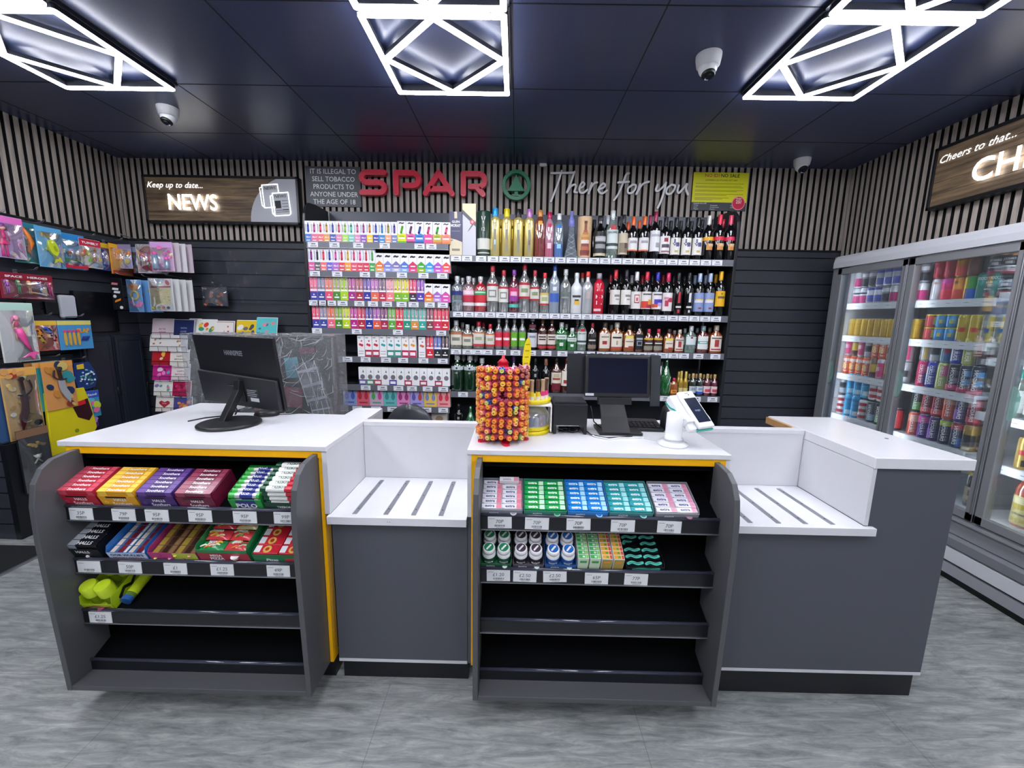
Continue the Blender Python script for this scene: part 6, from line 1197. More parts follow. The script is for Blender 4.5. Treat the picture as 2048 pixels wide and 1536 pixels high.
# ------------------------------------------------------------------ hanging toys and cards on the left
def wire_hook(loc, rz, L_, label):
    m = MB()
    for s_ in (-.006, .006): m.tube([(s_, .0, 0), (s_, -L_*.9, .012), (s_*.8, -L_, .024)], .0016, STEEL, 5)
    m.tube([(-.005, -L_, .024), (0, -L_ - .006, .028), (.005, -L_, .024)], .0016, STEEL, 5); m.box(-.012, .012, -.004, 0, -.012, .012, STEEL)
    return tag(m.build('display_hook', loc=loc, rot=(0, 0, R(rz))), label, 'hook', 'wire display hooks')
def blister(w, h, th):  return glassy('#e6ecf2', .06, .08, 'blister', gloss=.10)
def pack(loc, rz, w, h, card, header, hh, toys, name, label, cat='toy', group=None, th=.02, tilt=0, clear=True, cardh=None, round_=0):
    """hanging pack: backing card, printed header, toy shapes and a clear blister; local -Y faces the shopper"""
    t = thing(name, label, cat, loc, (R(tilt), 0, R(rz)), group)
    m = MB(); m.box(-w/2, w/2, -.0012, .0012, -h, 0, pm(card, .4)); m.build('backing_card', t, bevel=.001)
    if hh:
        m = MB(); m.box(-w/2, w/2, -.0024, -.0013, -hh, -.002, pm(header[0], .4))
        r_ = random.Random(len(label))
        if header[1]: m.text(header[1], hh*.42, pm(header[2], .4), lambda a, b_: (a, -.003, -hh*.68 + b_), bold=.03, width=w*.8 if len(header[1]) > 3 else None)
        m.build('header', t)
    for nm, fn in toys:
        m = MB(); fn(m, w, h); m.build(nm, t)
    if clear:
        m = MB(); n = 6; V = []; F = []
        z1 = -hh - .002
        for j in range(n + 1):
            for i in range(n + 1):
                u, q = i/n, j/n; V.append((-w*.47 + w*.94*u, -.004 - th*(math.sin(math.pi*u)*math.sin(math.pi*q))**.45, z1 - (h - hh - .006)*q))
        for j in range(n):
            for i in range(n): F.append((j*(n+1)+i, j*(n+1)+i+1, (j+1)*(n+1)+i+1, (j+1)*(n+1)+i))
        m.add(V, F, blister(w, h, th), True); m.build('clear_blister', t)
    return t
TF = lambda d: (lambda u, v, h: (u, -d - h, v))
def blob(m, P, d, th, col, rough=.35): m.prism(P, 0, th, pm(col, rough, coat=.3), TF(d))
def ell(cx, cy, rx, ry, n=16, rot=0):
    c, s = math.cos(R(rot)), math.sin(R(rot))
    return [(cx + rx*math.cos(2*math.pi*i/n)*c - ry*math.sin(2*math.pi*i/n)*s, cy + rx*math.cos(2*math.pi*i/n)*s + ry*math.sin(2*math.pi*i/n)*c) for i in range(n)]
def figure(col, hair, skirt, cx=0, top=-.05, H=.17, leg=None):
    def f(m, w, h):
        k = H/.17; z = top
        m.ball((cx, -.012, z - .018*k), .014*k, pm('#e8b898', .4), 10, 8)
        m.ball((cx, -.008, z - .013*k), .018*k, pm(hair, .4), 10, 8); m.tube([(cx - .016*k, -.008, z - .01*k), (cx - .022*k, -.008, z - .05*k)], [.008*k, .004*k], pm(hair, .4), 6); m.tube([(cx + .016*k, -.008, z - .01*k), (cx + .022*k, -.008, z - .05*k)], [.008*k, .004*k], pm(hair, .4), 6)
        m.tube([(cx, -.012, z - .03*k), (cx, -.012, z - .06*k), (cx, -.012, z - .075*k)], [.008*k, .009*k, .012*k], pm(col, .35), 8)
        if skirt: m.lathe([(.010*k, z - .07*k), (.026*k, z - .105*k)], pm(skirt, .35), 12, (cx, -.012, 0), sy=.5)
        for s_ in (-1, 1):
            m.tube([(cx + .010*k*s_, -.012, z - .035*k), (cx + .024*k*s_, -.014, z - .065*k), (cx + .026*k*s_, -.014, z - .085*k)], [.004*k, .0035*k, .003*k], pm('#e8b898' if not leg else col, .4), 6)
            m.tube([(cx + .007*k*s_, -.012, z - .08*k), (cx + .009*k*s_, -.012, z - .125*k), (cx + .010*k*s_, -.012, z - .165*k)], [.007*k, .005*k, .006*k], pm(leg or '#e8b898', .4), 6)
    return f
def spots(cols_, n, zr, r_=(.008, .02), seed=1, d=.006):
    def f(m, w, h):
        rr = random.Random(seed)
        for i in range(n): q = r_[0] + (r_[1]-r_[0])*rr.random(); blob(m, ell(w*.8*(rr.random() - .5), -h*(zr[0] + (zr[1]-zr[0])*rr.random()), q, q*(.5 + .6*rr.random()), 9, rr.random()*180), d + .0004*i, .004, rr.choice(cols_))
    return f
# wall at x=-3.22, packs face +X, rows of hooks
def LW(x, y, z): return (x, y, z)
WX = -3.205
def left_hook(y, z, L_, lab): wire_hook((WX, y, z), 90, L_, lab)
def fish(m, w, h):
    blob(m, ell(0, -h*.5, w*.17, h*.20, rot=12), .008, .016, '#c8d820'); blob(m, [(-.0, -h*.66), (.034, -h*.72), (.05, -h*.86), (.02, -h*.82), (-.0, -h*.88), (.002, -h*.74)], .010, .010, '#c8c820')
    blob(m, ell(-w*.04, -h*.37, w*.04, w*.04), .025, .002, '#f0f0a0'); blob(m, ell(w*.05, -h*.52, w*.05, h*.08, rot=20), .025, .002, '#8aa818'); blob(m, [(-w*.2, -h*.5), (-w*.3, -h*.56), (-w*.14, -h*.6)], .01, .006, '#a8b820')
def hdr_txt(s_, col, zf, sz): return lambda m, w, h: m.text(s_, sz, pm(col, .4), lambda a, b_: (a, -.0045, -h*zf + b_), bold=.04, width=w*.62)
def lizard(m, w, h):
    m.tube([(-.02, -.012, -h*.12), (0, -.014, -h*.3), (.015, -.014, -h*.5), (.0, -.012, -h*.7), (.03, -.01, -h*.88)], [.006, .014, .016, .010, .003], pm('#e07a2c', .35), 8)
    for z_, s_ in ((.3, 1), (.3, -1), (.55, 1), (.55, -1)): m.tube([(.01, -.012, -h*z_), (.01 + .03*s_, -.012, -h*(z_ + .04))], [.005, .003], pm('#d86a24', .35), 5)
def balls(m, w, h): spots(['#f0d020', '#e84a3a', '#a8d830', '#f08a30'], 12, (.35, .75), (.010, .016), 4)(m, w, h)
def animals(m, w, h):
    for i in range(4):
        cx = -w*.33 + i*w*.22; z = -h*.55; c_ = ('#d8d0a8', '#8a5a3a', '#e0dcd0', '#b07a4a')[i]
        m.ball((cx, -.014, z), .015, pm(c_, .4), 8, 6, .8); m.ball((cx + .012, -.016, z + .014), .008, pm(c_, .4), 8, 6)
        for s_ in (-.008, .008): m.tube([(cx + s_, -.014, z - .008), (cx + s_, -.014, z - .026)], .003, pm(c_, .4), 5)
    blob(m, [(-w*.45, -h*.72), (w*.45, -h*.66), (w*.45, -h*.78), (-w*.45, -h*.82)], .006, .004, '#3a8a3a')
    blob(m, [(-w*.48, -h*.86), (w*.48, -h*.84), (w*.48, -h*.98), (-w*.48, -h*.98)], .006, .006, '#c8203a'); m.text('ANIMALS', .022, pm('#2a5ac8', .4), lambda a, b_: (a, -.0095, -h*.3 + b_), bold=.03, shear=.2, width=w*.8)
def mask(m, w, h):
    blob(m, ell(0, -h*.35, w*.30, h*.22, rot=-20), .005, .012, '#e8901c'); blob(m, ell(.01, -h*.52, w*.2, h*.17), .018, .006, '#2a3038'); blob(m, ell(.01, -h*.52, w*.15, h*.12), .025, .006, '#8aa0b8'); blob(m, ell(-.02, -h*.28, .012, .018), .018, .003, '#f0c040')
    blob(m, [(-w*.46, -h*.88), (w*.46, -h*.84), (w*.46, -h*.96), (-w*.46, -h*.98)], .005, .003, '#b83020')
def crowd(cs):
    def f(m, w, h):
        for i, c_ in enumerate(cs): figure(c_, c_, None, -w*.40 + i*w*.8/(len(cs)-1), -h*.28, .085, leg=c_)(m, w, h)
    return f
def mermaid(m, w, h):
    figure('#e8408a', '#f08ab8', None, -.01, -h*.22, .15)(m, w, h)
    m.tube([(-.01, -.016, -h*.43), (.0, -.018, -h*.55), (.02, -.018, -h*.70), (.045, -.014, -h*.84)], [.018, .020, .012, .005], pm('#e8509a', .3), 8)
    blob(m, [(.045, -h*.82), (.085, -h*.86), (.06, -h*.9), (.05, -h*.97), (.03, -h*.9), (.0, -h*.93)], .012, .005, '#f060a8')
def cars(m, w, h):
    for i, (c_, x_, z_, r0) in enumerate((('#e88a20', -.035, -.075, 60), ('#2a5ac8', .015, -.065, 50), ('#c82a3a', .04, -.11, 65), ('#e0b020', -.03, -.12, 60))):
        M_ = m.M; m.M = Matrix.Translation((x_, -.012, z_)) @ Matrix.Rotation(R(r0), 4, 'Y'); m.box(-.028, .028, -.008, .006, -.011, .006, pm(c_, .3)); m.box(-.014, .012, -.007, .005, .006, .016, pm('#22252c', .2))
        for xx in (-.018, .018): m.lathe([(.006, 0), (.006, .003)], BLACK, 8, (xx, -.011, -.011))
        m.M = M_
def slaps(m, w, h):
    for i in range(4): cx = -w*.34 + i*w*.13; blob(m, ell(cx, -h*.62, w*.035, h*.24), .004, .006, '#d8a838'); blob(m, ell(cx, -h*.36, w*.045, w*.045), .005, .006, '#d84a78')
    for i in range(4): blob(m, [(w*.12 + i*.012, -h*.7), (w*.18 + i*.014, -h*.55), (w*.21 + i*.014, -h*.56), (w*.15 + i*.012, -h*.71)], .004, .004, '#2a3a8a')
    m.text('SLAP', h*.2, pm('#f0a020', .4), lambda a, b_: (w*.22 + a, -.005, -h*.42 + b_), bold=.05)
def sword(col, guard, curve=1):
    def f(m, w, h):
        m.ribbon([(-.005, -h*.16), (0, -h*.36)], .016, .0, .010, pm('#3a2c28', .4), TF(.01)); blob(m, ell(-.004, -h*.15, .014, .014), .012, .012, guard)
        m.ribbon([(x_*curve, z_*h) for x_, z_ in smooth_path([(-.035,-.18),(-.042,-.30),(-.01,-.38),(.03,-.37)], 4)], .008, 0, .008, pm(guard, .3), TF(.014), n=6)
        P1 = smooth_path([(-.016,-.38),(-.014,-.55),(.0,-.70),(.035,-.88)], 4); P2 = smooth_path([(.035,-.88),(.042,-.70),(.022,-.55),(.018,-.38)], 4)
        blob(m, [(x_*curve, z_*h) for x_, z_ in P1 + P2[1:]], .012, .008, col, .25)
    return f
def eyepatch(m, w, h): blob(m, ell(w*.28, -h*.80, .022, .018), .01, .006, '#16171b'); spots(['#b8a070', '#d8d4cc', '#c8a850', '#e0d8c8'], 8, (.3, .9), (.010, .016), 9)(m, w, h)
def bones(m, w, h):
    B = pm('#d8d4c4', .5)
    for s_ in (-1, 1): m.tube([(-.02*s_, -.012, -h*.42), (.02*s_, -.012, -h*.55)], .004, B, 6)
    m.ball((0, -.014, -h*.45), .014, B, 10, 8)
    for i in range(3): m.tube([(-.05 + i*.028, -.012, -h*.78), (-.048 + i*.028, -.012, -h*.93), (-.030 + i*.028, -.014, -h*.97)], .004, pm('#b8bac0', .3, .6), 6)
    for i in range(6): blob(m, ell(-.03 + i*.014, -h*(.24 + .02*(i % 3)), .012, .008, rot=i*40), .008, .008, '#c09a48')
# top row
left_hook(2.545, 1.955, .14, 'wire hook holding the pink doll pack, left wall'); 
pack((-3.075, 2.545, 1.945), 90, .175, .245, '#d8b0e0', ('#e070c0', '', '#ffffff'), .04, [('doll', figure('#d8307a', '#7a3a80', '#d02a6a', -.03, -.05, .19, leg='#e0408a')), ('small_doll', figure('#e060b0', '#e878c0', None, .05, -.14, .07, leg='#e060b0'))], 'doll_pack', 'lilac doll pack with a pink-skirted doll hanging top left', 'toy')
pack((-3.105, 2.665, 1.935), 90, .15, .25, '#3f9a90', ('#2a7a90', '', '#fff'), .03, [('lizard', lizard)], 'toy_pack', 'green-backed pack with an orange stretchy lizard, between doll and fish packs')
left_hook(2.74, 1.94, .15, 'wire hook holding the yellow-green fish pack')
pack((-3.065, 2.765, 1.925), 90, .155, .255, '#6ab0d8', ('#5aa8d8', '', '#fff'), .03, [('fish', fish), ('lettering', hdr_txt('FISH!!', '#f0c020', .25, .034))], 'toy_pack', 'blue pack with a yellow-green squeezy fish on the top row')
for i in range(3):
    pack((-3.095 - .022*i, 2.915 + .012*i, 1.915), 90, .20, .235, '#4aa8e0' if i else '#5ab8e8', ('#2a90d8', '', '#fff'), .04, [('farm_animals', animals)] if i == 0 else [], 'toy_pack', ['blue bag of farm animals on the top row, front one', 'blue bag just behind the front farm animal bag', 'rearmost blue farm animal bag on its hook'][i], group='farm animal bags', clear=(i == 0))
left_hook(2.93, 1.93, .14, 'wire hook holding the blue farm animal bags')
pack((-3.085, 3.045, 1.90), 90, .15, .20, '#e8e4e0', ('#c82040', 'TUMBLY', '#ffffff'), .05, [('balls', balls)], 'toy_pack', 'red-headed pack of coloured balls beside the farm animal bags')
pack((-3.10, 3.145, 1.895), 90, .13, .20, '#2a58c0', ('#e8c030', '', '#3a2a80'), .035, [('beads', spots(['#2a60d8', '#1f48b0', '#3a78e0', '#e04a5a'], 14, (.3, .9), (.008, .013), 3))], 'toy_pack', 'blue pack with a yellow header left of the orange mask pack')
left_hook(3.08, 1.92, .13, 'wire hook holding the red-headed ball pack')
pack((-3.075, 3.26, 1.90), 90, .175, .225, '#e8a018', ('#f0b020', '', '#fff'), .03, [('goggle_mask', mask)], 'toy_pack', 'orange mask pack at the corner end of the top row')
left_hook(3.27, 1.925, .15, 'wire hook holding the orange mask pack')
# second and third rows
for i in range(2):
    pack((-3.075 - .03*i, 2.61, 1.615), 90, .285, .155, '#8a1f34', ('#8a1830', 'SPACE   HEROES', '#e8e4e6'), .04, [('hero_figures', crowd(['#9a5aa8', '#2a9a58', '#e09a50', '#3a60b0', '#a02a60']))] if i == 0 else [], 'toy_pack', ['wide maroon pack of five space figures on the left wall', 'second maroon space figure pack directly behind the first'][i], clear=(i == 0))
left_hook(2.66, 1.635, .15, 'wire hook holding the maroon space figure packs')
pack((-3.06, 2.505, 1.435), 90, .19, .36, '#d8d8d4', ('#b8dcd0', '', '#fff'), .045, [('mermaid_doll', mermaid)], 'doll_pack', 'tall pack with a pink-tailed mermaid doll on the left wall')
left_hook(2.53, 1.455, .15, 'wire hook holding the mermaid doll pack')
for i in range(2): pack((-3.085 - .025*i, 2.665 + .02*i, 1.325), 90, .16, .195, '#d8683a' if i == 0 else '#2a78c8', ('#e8c440', '', '#fff'), .03, [('toy_cars', cars)] if i == 0 else [], 'toy_pack', ['orange card of toy cars between the mermaid and bracelet packs', 'blue-edged card just behind the toy car card'][i], clear=(i == 0))
left_hook(2.70, 1.35, .15, 'wire hook holding the toy car card')
for i in range(3): pack((-3.08 - .02*i, 2.855 - .012*i, 1.325), 90, .22, .20, '#4a98d0', ('#e8d870' if i == 0 else '#e07890', '', '#fff'), .03, [('bracelets', slaps)] if i == 0 else [], 'toy_pack', ['blue card of slap bracelets under the white wall box, front one', 'blue bracelet card second on its hook', 'blue bracelet card nearest the wall on its hook'][i], clear=False, group='slap bracelet cards')
left_hook(2.90, 1.345, .15, 'wire hook holding the blue bracelet cards')
# lower rows
for i in range(4): pack((-3.05 - .024*i, 2.46 - .03*i, 1.04), 90, .19, .44, '#d0a868' if i == 0 else '#3a5a88', ('#e8b058', '', '#fff'), .05, [('cutlass', sword('#4a1a20', '#3a2c30', -1)), ('eye_patch', eyepatch), ('gold_coins', spots(['#c8a850', '#b8903a', '#e0d8c8', '#8a5a28', '#e8c870'], 12, (.18, .8), (.010, .020), 41, .004)), ('pirate_art', spots(['#d8a060', '#a83a30', '#6a8ab0'], 6, (.02, .11), (.014, .03), 42, .002))] if i == 0 else [], 'pirate_pack', ['tan pirate card with a dark brown cutlass, lower left', 'pirate card second on the lowest left hook', 'pirate card third on the lowest left hook', 'pirate card nearest the wall on the lowest left hook'][i], clear=(i == 0), group='pirate sword cards')
for i in range(3): pack((-3.035 - .028*i, 2.665 - .02*i, 1.06), 90, .19, .32, '#d89858' if i == 0 else '#3aa0a8', ('#e8a050', '', '#fff'), .035, [('silver_sword', sword('#a8aab0', '#3a3a40')), ('pirate_art', spots(['#3a98a0', '#c88a40', '#d8c070', '#8a3a30', '#2a3a5a'], 14, (.05, .95), (.016, .034), 43, .002))] if i == 0 else [], 'pirate_pack', ['orange pirate card with a silver sword and black guard', 'teal-edged pirate card just behind the silver sword card', 'teal-edged pirate card nearest the wall behind the silver sword card'][i], clear=False, group='silver sword cards')
left_hook(2.69, 1.08, .17, 'wire hook holding the silver sword cards'); left_hook(2.48, 1.06, .17, 'wire hook holding the brown cutlass cards')
t = thing('bead_pack', 'round-bottomed navy bead pack beside the silver sword card', 'toy', (-3.05, 2.84, 1.035), (0, 0, R(90)))
m = MB(); blob(m, [(-.06,0),(.04,0),(.07,-.06),(.085,-.12),(.06,-.18),(0,-.195),(-.055,-.18),(-.07,-.12)], 0, .006, '#1c3a78'); m.build('backing_card', t)
m = MB(); rr = random.Random(8)
for i in range(36): a = rr.random()*6.28; q = .055*rr.random()**.5; blob(m, ell(.01 + q*math.cos(a), -.11 + q*math.sin(a), .006, .006, 8), .006 + .0003*i, .003, rr.choice(['#e8eef2', '#7ac0b8', '#2a58b0', '#b8d8e8', '#3a8a60']))
m.build('beads', t); m = MB(); blob(m, [(-.045,-.015),(.0,-.01),(.0,-.045),(-.045,-.045)], .006, .003, '#e8c030'); m.build('header', t)
left_hook(2.86, 1.05, .16, 'wire hook holding the navy bead pack'); left_hook(2.88, .86, .17, 'wire hook holding the play sand bags')
for i in range(4): pack((-3.05 - .02*i, 2.84 - .01*i, .825 - .0*i), 90, .16, .19 + .08*(i > 0), '#3a9ac0' if i == 0 else '#5a2a90', ('#3a58c0', 'Play Sand' if i == 0 else '', '#e8e4f0'), .05, [('sand_picture', spots(['#c8d838', '#e070a0', '#58c0d0', '#e8a040'], 10, (.3, .8), (.014, .03), 6, .004)), ('red_flash', lambda m, w, h: blob(m, [(-w*.5,-h*.3),(-w*.2,-h*.26),(-w*.18,-h*.42),(-w*.48,-h*.46)], .012, .003, '#d82a38'))] if i == 0 else ([('green_flash', spots(['#a8c838', '#c8a8e0'], 5, (.75, .92), (.012, .02), 2))] if i == 1 else []), 'play_sand_bag', ['blue and lime play sand bag, front one on its hook', 'purple play sand bag showing below the front one', 'purple play sand bag, third on its hook', 'purple play sand bag nearest the wall'][i], clear=False, group='play sand bags')
# plain yellow bag (its cartoon print is left out) and treasure pack
t = thing('yellow_bag', 'plain yellow and brown printed bag under the pirate cards', 'bag', (-3.06, 2.70, .86), (0, 0, R(90)))
m = MB(); blob(m, [(-.12,0),(.12,0),(.15,-.12),(.17,-.30),(.10,-.40),(-.14,-.42),(-.13,-.2)], 0, .02, '#e0d020'); m.build('bag_body', t, bevel=.004)
m = MB(); blob(m, [(.02,-.10),(.13,-.08),(.15,-.2),(.12,-.24),(.05,-.20)], .0205, .002, '#3a1a20'); m.text('CARRY PACK', .018, pm('#5a4a10', .5), lambda a, b_: (-.01 + a, -.0228, -.34 + b_), bold=.02); blob(m, ell(.03, -.29, .014, .014), .0205, .002, '#8a9a20'); m.build('print', t)
pack((-2.99, 2.43, .67), 90, .17, .40, '#17181c', ('#8a6a50', '', '#fff'), .05, [('treasure', bones)], 'pirate_pack', 'black see-through treasure pack with bones, lowest on the left', th=.025)
wire_hook((WX, 2.45, .69), 90, .2, 'wire hook holding the black treasure pack')
# low slatted box and corner cupboards on the left wall
m = MB(); m.box(-3.205, -3.02, 2.31, 2.42, 0, .60, DK)
for k_ in range(6): m.box(-3.2, -3.04, 2.30, 2.31, .004 + k_*.1, .094 + k_*.1, GROOVE)
m.box(-3.04, -3.005, 2.30, 2.41, 0, .60, BLKSTEEL)
tag(m.build('slatted_box'), 'low dark slatted box end standing on the floor at the left wall', 'box')
def cupboard(y0, y1, lab):
    t = thing('wall_cupboard', lab, 'cupboard', (-3.2195 + .012, (y0 + y1)/2, .36), group='dark cupboards on the left wall'); w2 = (y1 - y0)/2; NV = pm('#1c2230', .5)
    m = MB(); m.box(0, .06, -w2, w2, 0, .85, NV); m.build('body', t, bevel=.002)
    m = MB(); m.box(.0605, .078, -w2 + .01, w2 - .01, .01, .84, NV); 
    for (a, b_, c, d) in ((-w2 + .03, w2 - .03, .805, .815), (-w2 + .03, w2 - .03, .035, .045), (-w2 + .03, -w2 + .036, .035, .815), (w2 - .036, w2 - .03, .035, .815)): m.box(.078, .083, a, b_, c, d, NV)
    dd = m.build('door', t, bevel=.002); m = MB(); m.tube([(.09, w2 - .02, .45), (.09, w2 - .02, .38)], .004, BLKSTEEL, 6); m.build('handle', dd)
cupboard(2.93, 3.16, 'left of two dark navy cupboards under the black screen on the left wall'); cupboard(3.175, 3.42, 'right of two dark navy cupboards, nearest the back wall')
t = thing('wall_screen', 'square black screen panel on the left wall above the cupboards', 'screen', (-3.205, 3.125, 1.235))
m = MB(); m.box(0, .03, -.155, .155, 0, .30, pm('#0a0c12', .25)); m.build('panel', t, bevel=.003)
t = thing('wall_box', 'white rounded square plate on the left wall beside the black screen', 'wall box', (-3.205, 2.935, 1.50))
m = MB(); m.box(0, .03, -.06, .06, -.16, 0, pm('#c4c8d0', .35)); m.build('plate', t, bevel=.014, seg=4)
for i, y_ in enumerate((2.66, 2.77)):
    m = MB(); m.box(0, .02, -.04, .04, -.085, 0, pm('#101218', .4)); tag(m.build('socket_plate', loc=(-3.207, y_ + .06, 1.45), bevel=.003), ('left' if i == 0 else 'right') + ' of two small black plates under the maroon space pack', 'wall plate')

# back wall, left section: hooks reach towards the shop
BY = 3.485
def back_hook(x, z, L_, lab): wire_hook((x, BY, z), 0, L_, lab)
back_hook(-3.03, 1.955, .26, 'wire hook in the back left corner, top row'); back_hook(-2.87, 1.935, .22, 'wire hook above the red grape card'); back_hook(-2.70, 1.935, .26, 'wire hook above the pink bubble card')
pack((-3.02, 3.24, 1.90), 0, .10, .18, '#b0a8c8', ('#8a80a8', '', '#fff'), .035, [('toy', spots(['#e0c840', '#e88a30', '#6a9a40', '#4a3a70'], 6, (.3, .8), (.014, .022), 5))], 'toy_pack', 'small lilac bag with a yellow toy in the back left corner')
pack((-2.955, 3.28, 1.89), 0, .10, .20, '#3a4468', ('#8a92b0', '', '#fff'), .04, [('toy', spots(['#5a6a98', '#9aa4c0', '#3a8a80', '#e8eaf0'], 8, (.3, .9), (.012, .02), 7))], 'toy_pack', 'dark blue clear bag between the lilac bag and the red card')
def grapes(m, w, h): blob(m, ell(0, -h*.5, w*.44, h*.44, 22), .002, .002, '#b81c34'); spots(['#2a2034', '#e8e4e8', '#3a7a48', '#4a1a30', '#e080a0'], 22, (.42, .72), (.008, .014), 13)(m, w, h); m.text('NINJA', .026, W_, lambda a, b_: (-.01 + a, -.006, -h*.22 + b_), bold=.04) if False else None
for i in range(2): pack((-2.85 + .012*i, 3.25 + .05*i, 1.905), 0, .18, .215, '#e6dade' if i == 0 else '#c8c4cc', ('#d8d0d8', '', '#fff'), .0, [('beads', grapes)] if i == 0 else [], 'toy_pack', ['red and white card of black beads at the left of the back wall', 'white card directly behind the red bead card'][i], clear=(i == 0))
def bubbles(m, w, h):
    for x_, hh in ((-.045, .10), (.045, .06)): m.lathe([(.015, -h*.92), (.017, -h*.9), (.017, -h*.92 + hh), (.01, -h*.9 + hh)], glassy('#a8c8e0', .5, .05), 12, (x_, -.018, 0)); m.ball((x_, -.018, -h*.86 + hh), .015, pm('#e860b0', .3), 10, 8)
    spots(['#f080c8', '#f0a8d8', '#e8d880', '#e85ab0'], 8, (.15, .55), (.010, .02), 21)(m, w, h)
for i in range(4): pack((-2.69 + .022*i, 3.19 + .035*i, 1.915), 0, .17, .215, '#e8b8dc' if i == 0 else ('#d0c8d0', '#e0dce0', '#c8b8c4')[i-1], ('#d8a8e0', '', '#fff'), .04 if i == 0 else 0, [('bubble_tubes', bubbles)] if i == 0 else [], 'toy_pack', ['pink bubble card, front one on its hook', 'pale card second behind the pink bubble card', 'pale card third behind the pink bubble card', 'pale card nearest the wall behind the pink bubble card'][i], clear=(i == 0), group='pink bubble cards')
back_hook(-3.06, 1.66, .30, 'wire hook holding the black sticker strip'); back_hook(-2.93, 1.655, .22, 'wire hook holding the blue sea toy cards'); back_hook(-2.72, 1.665, .26, 'wire hook holding the treasure map cards')
def stickers(m, w, h):
    for x_, z_, c_, q in ((-.01,.18,'#d87a88',0),(-.01,.34,'#e0e2e6',1),(.0,.44,'#e0e2e6',1),(-.02,.58,'#e6e8ea',2),(.0,.74,'#e89028',3),(.02,.93,'#e6e8ea',2)):
        if q == 2: blob(m, ell(x_, -h*z_, .012, .012), .002, .002, c_)
        else: blob(m, [(x_-.025,-h*z_-.008),(x_+.02,-h*z_-.012+.02*(q == 3)),(x_+.024,-h*z_+.004+.02*(q == 3)),(x_-.02,-h*z_+.008)], .002, .002, c_)
pack((-3.06, 3.18, 1.645), 0, .09, .24, '#101217', ('', '', ''), 0, [('stickers', stickers)], 'sticker_strip', 'black strip with white and orange stickers on the corner hook', clear=False)
def sea(m, w, h): blob(m, ell(0, -h*.22, w*.34, h*.1), .003, .006, '#d8903a'); m.ribbon(ell(.005, -h*.48, .028, .032), .010, 0, .008, pm('#e8c850', .35), TF(.006), closed=True, n=6); spots(['#d83a88', '#e878b0'], 5, (.7, .88), (.012, .02), 2)(m, w, h)
for i in range(3): pack((-2.945 + .032*i, 3.20 + .05*i, 1.635), 0, .115, .245, '#6aa0d8', ('#88b8e8', '', '#fff'), .0, [('sea_toys', sea)] if i == 0 else [('sea_toys', spots(['#8ab048', '#7a2a38', '#d8a050'], 5, (.25, .9), (.012, .022), 31 + i))], 'toy_pack', ['blue sea toy card, front one on its hook', 'blue sea toy card, second on its hook', 'blue sea toy card, nearest the wall'][i], clear=(i == 0), group='blue sea toy cards')
def tmap(m, w, h):
    blob(m, [(-w*.42,-h*.24),(w*.42,-h*.22),(w*.42,-h*.27),(-w*.42,-h*.29)], .002, .0015, '#b85a50'); blob(m, [(-w*.4,-h*.3),(w*.4,-h*.28),(w*.38,-h*.78),(-w*.42,-h*.8)], .002, .002, '#e0d4a0'); rr = random.Random(4)
    for i in range(14): x_, z_ = w*.7*(rr.random()-.5), -h*(.34 + .4*rr.random()); m.ribbon([(x_, z_), (x_ + .012, z_ + .008*rr.uniform(-1, 1))], .0015, 0, .0008, pm('#8a7a50', .5), TF(.0045), n=4)
    for i, c_ in enumerate(('#d8c830', '#3a9a48', '#c83a50', '#3a3a44')): blob(m, ell(-w*.36 + i*w*.2, -h*.89, .012, .010), .003, .003, c_)
    blob(m, ell(w*.3, -h*.12, .014, .02, rot=30), .003, .002, '#c83a48')
for i in range(4): pack((-2.72 + .02*i, 3.18 + .04*i, 1.645), 0, .185, .245, '#d8d8d8', ('#d0d4d8', '', '#fff'), .0, [('map', tmap)] if i == 0 else [], 'toy_pack', ['cream treasure map card, front one on its hook', 'foil-edged card second behind the treasure map card', 'foil-edged card third behind the treasure map card', 'foil-edged card nearest the wall behind the map card'][i], clear=(i == 0), group='treasure map cards')
back_hook(-2.47, 1.615, .10, 'short wire hook holding the faint clear toy bag')
pack((-2.47, 3.40, 1.605), 0, .21, .155, '#3a3c44', ('', '', ''), 0, [('small_toys', spots(['#5a8a48', '#a8542c', '#8a7a98', '#b8603a'], 12, (.3, .95), (.010, .018), 17))], 'toy_pack', 'faint clear bag of green and brown toys right of the map cards')
# thin clear sheets leaning on the wall
t = thing('acrylic_sheet', 'clear wrinkled plastic sheet hanging on the dark slat wall under the news sign', 'plastic sheet', (-2.12, 3.47, 1.48))
m = MB(); V = []; F = []
for j in range(13):
    for i in range(25): V.append((-.40 + .8*i/24, -.004*math.sin(i*1.7 + j*.9) - .006 - .003*math.sin(i*.6 - j), .42*j/12))
for j in range(12):
    for i in range(24): F.append((j*25+i, j*25+i+1, (j+1)*25+i+1, (j+1)*25+i))
m.add(V, F, glassy('#dfe6ee', .02, .12, 'thin_sheet', gloss=.035), True); m.build('sheet', t)

